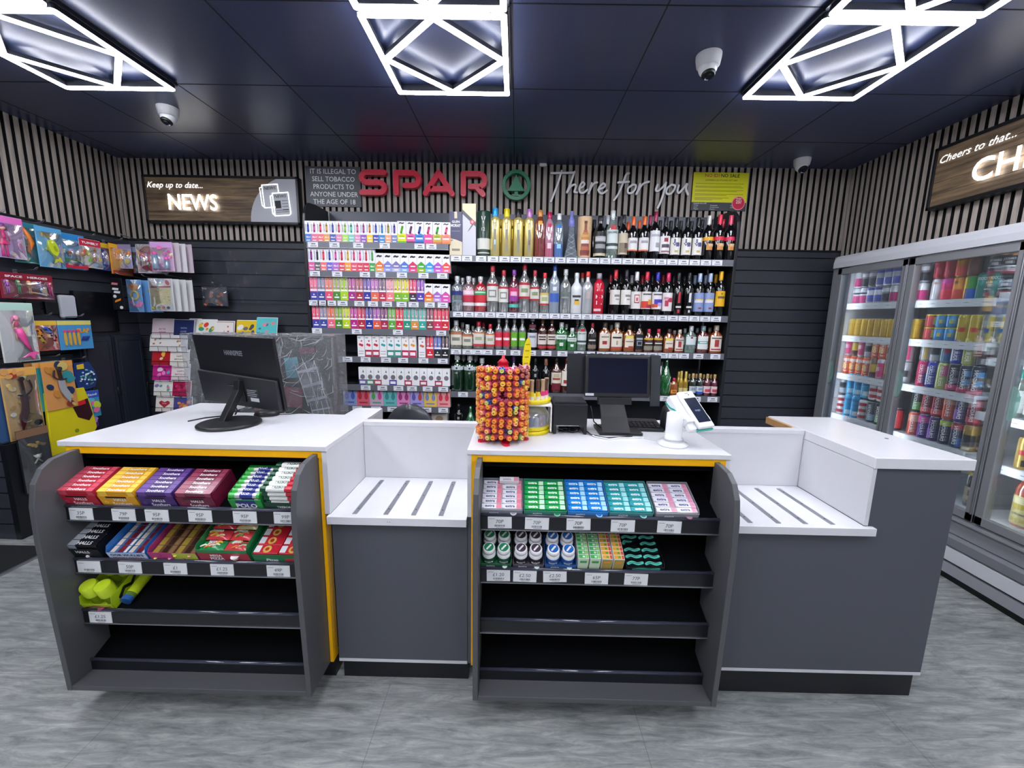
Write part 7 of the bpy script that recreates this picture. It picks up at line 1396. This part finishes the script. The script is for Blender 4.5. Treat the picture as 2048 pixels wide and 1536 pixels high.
# ------------------------------------------------------------------ greeting cards
def card(x, y, z, w, h, col, draw, lab, grp=None):
    t = thing('greeting_card', lab, 'greeting card', (x, y, z), (R(-12), 0, 0), grp)
    m = MB(); m.box(-w/2, w/2, 0, .0016, 0, h, pm(col, .45)); m.box(-w/2 + .003, w/2 + .004, .0018, .0034, 0, h + .004, W_); m.build('card', t)
    if draw: m = MB(); draw(m, w, h); m.build('picture', t)
def dr_text(lines, col, sz=.018, z0=.7):
    def f(m, w, h):
        for i, s_ in enumerate(lines): m.text(s_, sz, pm(col, .5), lambda a, b_, i=i: (a, -.0006, h*z0 - i*sz*1.4 + b_), bold=.02)
    return f
def dr_blobs(cols_, n, seed, rng=(.01, .025)):
    def f(m, w, h):
        rr = random.Random(seed)
        for i in range(n): q = rng[0] + (rng[1]-rng[0])*rr.random(); m.prism(ell(w*.7*(rr.random()-.5), h*(.3 + .5*rr.random()), q, q*.7, 9, rr.random()*90), -.0004 - .0002*i, -.0002 - .0002*i, pm(rr.choice(cols_), .5), lambda u, v, k: (u, k, v))
    return f
def heart(m, w, h): m.prism([(0,h*.25),(w*.3,h*.52),(w*.3,h*.64),(w*.18,h*.72),(0,h*.62),(-w*.18,h*.72),(-w*.3,h*.64),(-w*.3,h*.52)], -.0008, -.0002, pm('#a8283a', .5), lambda u, v, k: (u, k, v)); m.text('Love', .018, pm('#f0d8d8', .5), lambda a, b_: (a, -.001, h*.5 + b_))
Y1 = 3.37
card(-2.92, Y1, 1.185, .175, .155, '#e8d4dc', dr_text(['BETTER', 'WISHES'], '#b04a68', .017, .42), 'pale pink card with red letters, top left of the card rack')
card(-2.745, Y1, 1.185, .165, .15, '#22306a', dr_text(['WITH', 'LOVE'], '#a8b4e0', .020, .5), 'navy blue card beside the pale pink one')
card(-2.67, Y1 + .02, 1.185, .10, .16, '#d8dade', None, 'plain white card edge right of the navy card')
card(-2.555, Y1, 1.19, .165, .15, '#e6e8e0', dr_blobs(['#e88a20', '#d8402c', '#e8c030', '#3a9a70'], 9, 3), 'white card with orange and red flames')
card(-2.405, Y1, 1.185, .155, .145, '#e8e2dc', lambda m, w, h: (m.ribbon([(-w*.48,.01),(-w*.48,h-.006),(w*.48,h-.006),(w*.48,.01)], .006, -.0006, -.0002, pm('#b88a80', .5), lambda u, v, k: (u, k, v), n=4), dr_blobs(['#c8402c', '#3a3a3a'], 3, 5, (.005, .01))(m, w, h)), 'white card with a brown border beside the flame card')
card(-2.225, Y1, 1.19, .165, .15, '#ecc818', dr_blobs(['#4a4c54', '#6a6c74', '#e8e8e8'], 6, 8, (.015, .03)), 'yellow card with a grey animal picture')
card(-2.055, Y1 - .005, 1.19, .17, .175, '#58c8c8', dr_blobs(['#2a7a88', '#e08a98'], 6, 23, (.010, .020)), 'turquoise card at the right end of the card row')
Y2 = 3.345
card(-2.94, Y2, 1.075, .155, .135, '#e8e6e2', dr_blobs(['#c8a060', '#6a8a58', '#b87a58'], 4, 11, (.006, .012)), 'white card with a tiny brown flower, second card row')
card(-2.785, Y2, 1.075, .15, .135, '#e6e4e2', dr_blobs(['#b8883a', '#d8b8a8'], 3, 12, (.006, .012)), 'white card with a tiny golden figure, second card row')
card(-2.92, 3.325, .965, .15, .125, '#b8202c', dr_blobs(['#f0c050', '#f0e0b0'], 4, 13, (.014, .026)), 'red card with a yellow burst, third card row')
card(-2.765, 3.325, .96, .15, .13, '#e8e4da', dr_text(['HAPPY', 'BIRTHDAY'], '#6a5a3a', .018, .55), 'cream card with brown happy birthday letters, third card row')
card(-2.91, 3.305, .84, .155, .125, '#c8288a', dr_blobs(['#58b0b8', '#e8d0e0', '#3a2a48', '#f080c0'], 8, 14, (.012, .024)), 'magenta card with plain coloured blobs, fourth card row')
card(-2.755, 3.305, .845, .15, .13, '#e8dcdc', dr_text(['HAPPY', 'BIRTHDAY'], '#8a6a70', .019, .5), 'pale pink card with grey happy birthday letters, fourth card row')
card(-2.90, 3.285, .715, .15, .12, '#e6e4dc', dr_blobs(['#e89a58', '#8a6ab0', '#48a098', '#e07a98'], 5, 15, (.012, .02)), 'white card with coloured bunting, fifth card row')
card(-2.745, 3.285, .715, .15, .12, '#b01c50', dr_blobs(['#7a1038', '#c8306a'], 8, 19, (.010, .022)), 'dark raspberry card with large letters, fifth card row')
card(-2.885, 3.265, .585, .145, .125, '#e8e0d8', heart, 'white card with a dark red heart, lowest card row')
card(-2.735, 3.265, .585, .15, .12, '#4a4a8a', dr_blobs(['#e89a38', '#c87048', '#d8b068'], 6, 16, (.014, .024)), 'indigo card with orange shapes, lowest card row')
t = thing('card_rack', 'black wire greeting card rack on the back wall at the left', 'card rack', (0, 0, 0)); BW = pm('#15171c', .35, .4)
for i, (z, y, x0, x1) in enumerate(((1.225,3.358,-3.0,-1.97),(1.115,3.333,-3.01,-2.7),(.995,3.313,-3.0,-2.69),(.875,3.293,-2.99,-2.68),(.75,3.273,-2.98,-2.67),(.62,3.253,-2.97,-2.66))):
    m = MB(); m.tube([(x0, y, z), (x1, y, z)], .0022, BW, 5); m.tube([(x0, y, z - .045), (x1, y, z - .045)], .0022, BW, 5)
    n = int((x1 - x0)/.075)
    for k_ in range(n + 1):
        x = x0 + (x1 - x0)*k_/n; m.tube([(x, y, z), (x, y, z - .045), (x, 3.485, z - .05)], .0018, BW, 4)
    m.build('wire_pocket', t)
t = thing('literature_holder', 'tall clear plastic holder on the slat wall beside the vape shelves', 'holder', (-1.66, 3.46, 1.14))
m = MB(); m.box(-.04, .04, -.05, 0, 0, .36, glassy('#c8ccd6', .12, .08, gloss=.08)); m.build('clear_box', t); m = MB(); m.box(-.04, .04, -.052, -.05, .30, .36, pm('#8a8e98', .25)); m.build('top_band', t)
m = MB(); m.box(-.03, .03, -.04, -.005, .002, .29, pm('#1a1c22', .4)); m.build('dark_insert', t)
# ------------------------------------------------------------------ drinks fridges along the right wall
FX = 2.42; ALU = pm('#9b9da2', .35, .45, name='aluminium'); FGR = pm('#a9abb2', .35, .1); FW = pm('#d9dbe0', .35); FIN = pm('#d4d6da', .4)
t = thing('drinks_fridge', 'long grey glass-door drinks fridge with lit shelves along the right wall', 'fridge', (0, 0, 0))
Y0, Y1F = .25, 3.25
def FXP(m, P, mat, y0=Y0, y1=Y1F): m.prism(P, y0, y1, mat, lambda u, v, h: (u, h, v))
m = MB(); P = [(2.66,1.885),(2.47,1.885)] + [(2.45 + .04*math.cos(R(a)), 1.865 + .04*math.sin(R(a))) for a in range(90, 200, 15)] + [(2.405,1.80),(2.50,1.80),(2.66,1.80)]
P = [(2.66,1.905),(2.455,1.905),(2.43,1.90),(2.412,1.88),(2.405,1.85),(2.405,1.812),(2.66,1.812)]; FXP(m, P, pm('#c3c5cb', .35)); m.build('header', t)
m = MB(); m.box(2.43, 3.15, Y1F, Y1F + .025, .03, 1.90, pm('#8f9197', .35, .3)); m.box(2.425, 2.47, Y1F - .035, Y1F, .37, 1.812, ALU); m.box(2.43, 3.15, Y0 - .025, Y0, .03, 1.90, pm('#8f9197', .35, .3)); m.build('end_panel', t)
m = MB(); FXP(m, [(2.44,.375),(2.425,.36),(2.425,.345),(2.45,.335),(2.45,.26),(3.1,.26),(3.1,.375)], pm('#9a9ca2', .35, .2)); FXP(m, [(2.435,.255),(2.42,.245),(2.42,.20),(2.435,.19),(2.6,.19),(2.6,.255)], pm('#7e8087', .4)); m.build('lower_grille', t)
m = MB(); FXP(m, [(2.42,.188),(2.42,.115),(2.6,.115),(2.6,.188)], FW); FXP(m, [(2.424,.10),(2.424,.04),(2.6,.04),(2.6,.10)], FGR); m.build('kick_panel', t)
m = MB(); FXP(m, [(2.44,.0),(2.44,.115),(3.1,.115),(3.1,.0)], BLACK); m.build('base', t)
m = MB(); m.box(3.10, 3.15, Y0, Y1F, .37, 1.80, FIN); m.box(2.48, 3.10, Y0, Y1F, 1.78, 1.80, FIN); m.box(2.50, 3.10, Y0, Y1F, .375, .40, FIN); m.box(2.48, 3.10, Y1F - .012, Y1F - .002, .37, 1.80, FIN); m.box(2.60, 3.10, 2.225, 2.235, .37, 1.80, FIN); m.build('liner', t)
LED = pm('#f4f8ff', .4, emit=7.0, name='fridge_led')
MUL = [2.645, 2.04, 1.435, .83]
for y in [3.18] + MUL + [.305]:
    m = MB(); m.box(2.468, 2.482, y - .006, y + .006, .42, 1.76, LED); m.box(2.4455, 2.468, y - .034, y + .034, .376, 1.811, ALU); m.build('light_strip', t)
GL = glassy('#e8f0f4', .03, .01, 'door_glass', gloss=.045)
edges = [3.215] + MUL + [.27]
for i in range(5):
    ya, yb = edges[i] - .004, edges[i+1] + .004       # ya far end, yb near end
    m = MB()
    for (a, b_, z0, z1) in ((yb, ya, 1.762, 1.806), (yb, ya, .38, .425), (yb, yb + .038, .38, 1.806), (ya - .038, ya, .38, 1.806)): m.box(2.418, 2.445, a, b_, z0, z1, ALU)
    m.box(2.410, 2.418, yb + .002, yb + .012, .42, 1.77, STEEL); dr = m.build('door', t, bevel=.003)
    m = MB(); m.box(2.428, 2.434, yb + .036, ya - .036, .422, 1.764, GL); m.build('door_glass', dr)
    m = MB(); m.prism(ell(ya - .045, 1.03, .034, .085, 20), 2.4268, 2.4274, glassy('#c4ece4', .30, .1, 'sticker'), lambda u, v, h: (h, u, v)); plabel(m.build('door_sticker', dr), 'round pale teal door sticker')
SA = [1.55, 1.31, 1.02, .70]; SB = [1.575, 1.235, .94, .69]
def fr_shelf(y0, y1, z):
    m = MB(); m.box(2.54, 3.08, y0, y1, z - .02, z, FIN); so = m.build('shelf', t)
    m = MB(); m.box(2.525, 2.54, y0, y1, z - .042, z + .002, pm('#eceef2', .3)); r_ = random.Random(int(z*100 + y0*7))
    y = y0 + .02
    while y < y1 - .05: m.box(2.5242, 2.5246, y, y + .045, z - .034, z - .004, pm('#f6f7fa', .4)); m.box(2.5238, 2.524, y + .01, y + .035, z - .022, z - .018, pm('#9a9ca6', .5)); y += .07 + .03*r_.random()
    m.build('price_rail', so)
for z in SA: fr_shelf(2.24, 3.235, z)
for z in SB: fr_shelf(.26, 2.22, z)
# cans
def make_can(col, bands, h, r, text=None, tc='#ffffff', top='#b9bbc0'):
    t = thing('drink_can', '', 'can')
    m = MB(); C = pm(col, .25, .35); m.lathe([(r*.80, 0), (r*.98, .006), (r, .012), (r, h - .014), (r*.86, h - .003)], C, 20)
    for k_, (c_, z0, z1, a0, a1) in enumerate(bands): m.patch(r*1.008 + .0002*k_, z0*h, z1*h, a0, a1, pm(c_, .3, .2), 10)
    m.build('body', t)
    m = MB(); m.lathe([(r*.86, h - .004), (r*.86, h), (r*.80, h), (r*.79, h - .004), (.0005, h - .004)], pm(top, .25, .8), 20, cap=False); m.build('lid', t)
    if text:
        m = MB(); rr = r*1.02 + .0012
        s_, vert, sz = text
        if vert: m.text(s_, sz, pm(tc, .4), lambda a, b_: ((rr)*math.sin(b_/rr - .2), -rr*math.cos(b_/rr - .2), h*.5 + a), bold=.03, width=h*.72)
        else: m.text(s_, sz, pm(tc, .4), lambda a, b_: (rr*math.sin(a/rr), -rr*math.cos(a/rr), h*.72 + b_), bold=.03, width=r*1.5)
        m.build('lettering', t)
    return t
CANS = {
 'whitepink': ('white and pink', '#e4e4ea', [('#d84a8a', .05, .5, -60, 60), ('#3a3a44', .6, .7, -60, 60)], .115, .030, None),
 'whiteblue': ('white and blue', '#e0e2ec', [('#3a4ab0', .8, .95, -80, 80), ('#4a5ac0', .1, .5, -30, 60)], .115, .030, None),
 'greydark': ('grey and black', '#9a9ca4', [('#2a2c34', .1, .55, -80, 80), ('#d8dae0', .65, .85, -50, 50)], .115, .030, None),
 'magenta': ('magenta and white', '#e2e2e6', [('#c82a78', .08, .6, -80, 80)], .115, .030, None),
 'gold': ('plain gold', '#d8b030', [('#c09a20', .1, .9, -15, 15)], .13, .026, None),
 'orangemix': ('orange and red', '#e8622a', [('#f0c030', .3, .6, -60, 10), ('#e8e4e0', .7, .85, -60, 60)], .14, .028, ('LOUD', True, .020)),
 'pinkmix': ('pink and silver', '#c8c2c8', [('#d83a78', .1, .8, -40, 40), ('#f0c8d8', .4, .6, -60, 0)], .14, .028, None),
 'brownmix': ('brown and yellow', '#8a7058', [('#e0c040', .3, .7, -30, 60), ('#5a2a30', .1, .3, -60, 60)], .14, .028, None),
 'purplemix': ('purple and silver', '#b8b4bc', [('#5a2a8a', .3, .7, -50, 50)], .14, .028, None),
 'skyblue': ('sky blue', '#38a8d8', [('#1a6aa8', .75, .82, -70, 70), ('#1a6aa8', .55, .6, -70, 70), ('#e8f0f4', .1, .3, -10, 50)], .165, .031, None),
 'stripes': ('red and white striped', '#e6e2e0', [('#b82a38', .1, .25, -90, 90), ('#b82a38', .4, .55, -90, 90), ('#b82a38', .7, .85, -90, 90)], .15, .030, None),
 'blackcan': ('silver-lettered black', '#3a4450', [('#7ab0c8', .1, .4, -20, 60)], .15, .030, ('DRAGON', True, .022)),
 'greenblack': ('black and green', '#2a2a30', [('#5ac03a', .1, .45, -20, 70)], .15, .030, ('DRAGON', True, .022)),
 'redblack': ('black and red', '#3a2a30', [('#d0303a', .1, .9, 10, 80)], .15, .030, ('DRAGON', True, .022)),
 'red': ('dark red', '#a01f38', [('#d84050', .1, .3, -60, 60)], .15, .030, ('DRAGON', True, .022)),
 'coral': ('coral', '#e0604a', [('#f0a080', .6, .9, -60, 60)], .15, .030, ('DRAGON', True, .022)),
 'purple': ('purple', '#5a2a98', [('#e040a0', .65, .92, -70, 70)], .15, .030, ('DRAGON', True, .022)),
 'violet': ('violet and black', '#4a2a78', [('#2a2c40', .6, .9, 0, 80), ('#9a60c8', .1, .5, -60, -10)], .15, .030, ('DRAGON', True, .022)),
 'lime': ('lime and navy', '#2a3a58', [('#c0d850', .75, .95, -80, 80)], .15, .030, ('DRAGON', True, .022)),
 'navyred': ('navy, red and blue', '#20365a', [('#c02a48', .7, .95, -80, 80), ('#2a70c8', .05, .4, 10, 80)], .15, .030, ('DRAGON', True, .022)),
 'goldblack': ('gold and black', '#b8964a', [('#1c1c20', .2, .62, -70, 70), ('#e8e2d0', .05, .16, -30, 30)], .15, .030, None),
 'pinkcan': ('bright pink', '#d8286a', [('#3a2a80', .1, .5, 20, 80)], .16, .029, ('FOUR LOKO', True, .022)),
 'bluecan': ('royal blue', '#2a3ab0', [('#e8eaf0', .1, .8, -50, -25)], .16, .029, ('FOUR LOKO', True, .022)),
 'limepink': ('lime and pink', '#c8d078', [('#e05090', .5, .9, 0, 80)], .16, .029, ('FOUR LOKO', True, .022)),
 'zebra': ('black and pink zigzag', '#2c2630', [('#d83a78', .05, .25, -80, 80), ('#8a7a98', .3, .5, 0, 60), ('#5a4a68', .6, .75, 0, 60)], .16, .029, ('DRAGON', True, .022)),
 'zigblue': ('black and blue zigzag', '#1c2a48', [('#5aa0d8', .3, .5, 0, 70), ('#5aa0d8', .6, .8, 0, 70), ('#c83a68', .02, .2, -80, 80)], .16, .029, ('DRAGON', True, .022)),
 'silverblack': ('silver and black', '#b8bac0', [('#2a2c34', .3, .6, -50, 50)], .14, .028, None), 'silveryellow': ('silver and yellow', '#b0b0b0', [('#e0b830', .05, .95, 0, 30)], .14, .028, None),
 'redbluecan': ('red, blue and silver', '#8aa8b8', [('#c82a40', .4, .9, -10, 40), ('#2a70b0', .1, .4, 0, 50)], .14, .028, None), 'blackplain': ('plain black', '#22242a', [], .14, .028, None),
 'redsmall': ('small red', '#c84a50', [('#e8d048', .9, .99, -90, 90), ('#e8d048', .2, .8, 30, 50)], .078, .030, None), 'bluesmall': ('small blue', '#3a90c8', [('#e8d048', .9, .99, -90, 90), ('#e8d048', .3, .6, -10, 20)], .078, .030, None),
 'yellowtall': ('tall red-spotted yellow', '#d8c040', [('#c8a828', .1, .9, -20, 20), ('#d03a30', .36, .52, -30, 30)], .155, .030, None), 'greyyellow': ('tall grey and yellow', '#9aa098', [('#d8c048', .05, .95, 5, 50), ('#3a68a8', .36, .5, -20, 20)], .155, .030, None),
 'whitecan': ('copper-dotted white', '#dcdce2', [('#a8603a', .75, .85, -20, 10)], .13, .030, None), 'pinktall': ('pink to red', '#e02a78', [('#e8304a', .05, .5, -90, 90), ('#d83ab0', .75, .95, -90, 90)], .13, .030, None),
 'orangetall': ('orange and red', '#f09a30', [('#e8503a', .05, .45, -90, 90), ('#5a3a20', .7, .82, -30, 0)], .13, .030, None), 'rainbow': ('yellow, green and blue', '#e8c838', [('#20a840', .35, .95, -20, 90), ('#2068d0', .03, .45, -30, 90)], .13, .030, None),
 'tealcan': ('teal', '#3aa898', [('#2a8a80', .05, .5, -70, 70)], .14, .030, ('HOOCH', False, .022)), 'maroontall': ('maroon', '#a02438', [('#c83a50', .1, .9, -70, -20)], .13, .030, None), 'brownback': ('brown', '#7a4a3a', [], .13, .030, None),
 'jdcan': ('black with white oval letters', '#1a1b20', [('#a82a4a', .1, .3, -70, 70), ('#d8d8dc', .42, .46, -60, 60), ('#d8d8dc', .55, .68, -25, 25)], .112, .031, ("JACK DANIEL'S", False, .016)),
 'goldbig': ('large red-ringed gold', '#c8a858', [('#c83a3a', .45, .6, -25, 25), ('#1c1c20', .1, .3, 0, 60)], .165, .033, None),
}
PROTO = {}
def can(key, x, y, z, label, group):
    nm, col, bands, h, r, tx = CANS[key]
    if key not in PROTO:
        PROTO[key] = make_can(col, bands, h, r, tx); o = PROTO[key]; o.location = (x, y, z); o.rotation_euler = (0, 0, R(-90 + 22)); o['label'] = label; o['group'] = group
    else: clone(PROTO[key], (x, y, z), label, group, (0, 0, R(-90 + 22)))
def row(keys, y_start, pitch, z, where, x=2.578, depth=1):
    for i, k_ in enumerate(keys):
        for d in range(depth): can(k_, x + d*.064, y_start - i*pitch, z + .0005, '%s can, %s from far end, %s%s' % (CANS[k_][0], nth(i+1), where, '' if d == 0 else ', back'), 'cans in the fridge, ' + where + ('' if d == 0 else ', second row'))
F1, F2 = 3.195, 2.60
zA, zB, zC_, zD = SA
row(['whitepink','whitepink','whiteblue','whiteblue','greydark','magenta','magenta','greydark','magenta'], F1, .0625, zA, 'top shelf, first door, lower layer')
row(['magenta','greydark','greydark','whiteblue','whiteblue','whiteblue','greydark','greydark','greydark'], F1, .0625, zA + .116, 'top shelf, first door, upper layer')
row(['gold']*10, F1, .0555, zB, 'second shelf, first door', depth=2)
row(['orangemix','orangemix','orangemix','orangemix','brownmix','pinkmix','brownmix','purplemix','silverblack'], F1, .060, zC_, 'third shelf, first door, lower layer')
row(['pinkmix','brownmix','pinkmix','silverblack','orangemix','orangemix','silverblack','brownmix','pinkmix'], F1, .060, zC_ + .141, 'third shelf, first door, upper layer')
row(['stripes','skyblue','skyblue','stripes','blackcan','greenblack','redblack','redblack'], F1, .068, zD, 'fourth shelf, first door, lower layer')
row(['silverblack','skyblue','skyblue','skyblue','stripes','stripes','stripes'], F1, .068, zD + .166, 'fourth shelf, first door, upper layer')
row(['whitecan','pinktall','orangetall','rainbow','tealcan','tealcan'], F2, .063, zA, 'top shelf, second door, lower layer')
row(['maroontall','maroontall','orangetall','brownback'], F2, .063, zA + .131, 'top shelf, second door, upper layer')
for i in range(2):
    for j in range(2): can('jdcan', 2.576, 2.303 - .064*i + .02*(j == 0)*0, zA + .0005 + j*.113, 'black can with white oval letters, %s %s of the top shelf of the second door' % (('left', 'right')[i], ('lower', 'upper')[j]), 'black cans with white letters')
row(['redsmall','bluesmall','bluesmall'], F2, .063, zB, 'second shelf, second door, lower layer'); row(['redsmall','bluesmall','bluesmall'], F2, .063, zB + .079, 'second shelf, second door, upper layer')
row(['yellowtall','yellowtall','greyyellow','greyyellow'], F2 - .19, .0635, zB, 'second shelf, second door', depth=2)
row(['pinkcan','bluecan','limepink','zebra','zigblue','zigblue'], F2, .062, zC_, 'third shelf, second door, lower layer')
row(['silveryellow','silverblack','redbluecan','bluecan','limepink','blackplain'], F2, .062, zC_ + .161, 'third shelf, second door, upper layer')
row(['coral','purple','violet','lime','navyred','goldblack'], F2, .066, zD, 'fourth shelf, second door, lower layer', depth=2)
row(['greenblack','red','red','coral','violet','red'], F2, .066, zD + .151, 'fourth shelf, second door, upper layer')
# beyond the divider and third door
row(['goldbig']*4, 2.01, .07, SB[3], 'lower shelf, third door', depth=2)
def frb(x, y, z, D, H, style, g, cap, lab, arts, label, grp, text=None): bottle(style, x, y, z + .0005, D, H, g, cap, lab, arts, 'wine_bottle' if style == 'wine' else 'cider_bottle', label, grp, rz=-68, text=text)
for i in range(3): frb(2.59, 2.175 - .085*i, SB[1], .078, .29, 'champ', 'K', '#1c1e24', [('#22242c', .2, .42, 60)], [('#c8ccd4', .34, .08, -20, 20)], 'black sparkling bottle, %s on the second shelf past the divider' % nth(i+1), 'black sparkling bottles')
for i in range(4): frb(2.59, 2.18 - .08*i, SB[2], .074, .255, 'wine', 'C#cdd6c8', '#1fa898', [('#e2e4e0', .1, .55, 75)], [('#3a8a78', .38, .12, -20, 30)], 'clear wine bottle with a teal cap, %s on the third shelf past the divider' % nth(i+1), 'teal-capped wine bottles')
for i in range(2): frb(2.60, 2.56 - .09*i, .40, .078, .27, 'wine', 'T#1a120c', '#1a1c20', [('#c8b8a0', .1, .3, 70)], None, 'brown bottle, %s from the far end of the fridge deck' % nth(i+1), 'brown bottles on the fridge deck')
frb(2.585, 2.19, .40, .09, .27, 'spirit', 'T#2a120a', '#c8a85a', [('#d8c8b0', .08, .42, 75), ('#e0c030', .68, .74, 100)], [('#4a2a20', .3, .12, -25, 25)], 'brown cider bottle with a yellow neck band on the fridge deck', None, ('CIDER', .07, .1, '#3a2a20'))
for i in range(4):
    t = thing('cider_bottle', 'large %s cider bottle with an orange neck and yellow label, deck of the third door' % nth(i+1), 'bottle', (2.60, 1.965 - .125*i, .3765 + .025), (0, 0, R(-68)), 'large cider bottles on the fridge deck')
    m = MB(); m.lathe([(.052,0),(.056,.01),(.056,.19),(.050,.215),(.030,.25),(.016,.27),(.015,.29)], glassy('#e0582a', .72, .05), 24); m.build('bottle_body', t)
    m = MB(); m.patch(.0566, .012, .16, -170, 170, pm('#e6d890', .4), 24); 
    for k_, (c_, z0, z1, a0, a1) in enumerate((('#c8b030', .09, .12, -50, 60), ('#f0e8b8', .12, .15, -80, 30), ('#d0b848', .025, .045, -90, 90))): m.patch(.0569 + .0002*k_, z0, z1, a0, a1, pm(c_, .4), 8)
    m.text('STRONGBOW', .014, PRINTK, lambda a, b_: (.058*math.sin(a/.058), -.058*math.cos(a/.058), .062 + b_), bold=.04, width=.09); m.build('label', t)
    m = MB(); m.lathe([(.017,.288),(.017,.312),(.014,.314)], pm('#d82a48', .35), 16); m.build('cap', t)
m = MB(); m.box(0, .0, 0, 0, 0, 0, BLACK)
m = MB(); m.prism([(0,0),(.09,0),(.09,.17),(.06,.21),(.03,.21),(0,.17)], -.045, .045, pm('#7ac048', .35), lambda u, v, h: (h, -u, v)); m.lathe([(.030, 0), (.030, .0004)], pm('#eceee8', .4), 16, (0, .0, 0)) if False else None
m.M = Matrix.Translation((0, .0006, .09)) @ Matrix.Rotation(R(-90), 4, 'X'); m.lathe([(.034, 0), (.034, .0006)], pm('#eef0ea', .4), 18); m.M = Matrix()
m.text('ZER', .026, PRINTK, lambda a, b_: (-a, .0022, .082 + b_), bold=.02); tag(m.build('drink_carton', loc=(2.56, 2.14, SB[0] + .0005), rot=(0, 0, R(90))), 'green carton with a white oval on the top fridge shelf past the divider', 'carton')
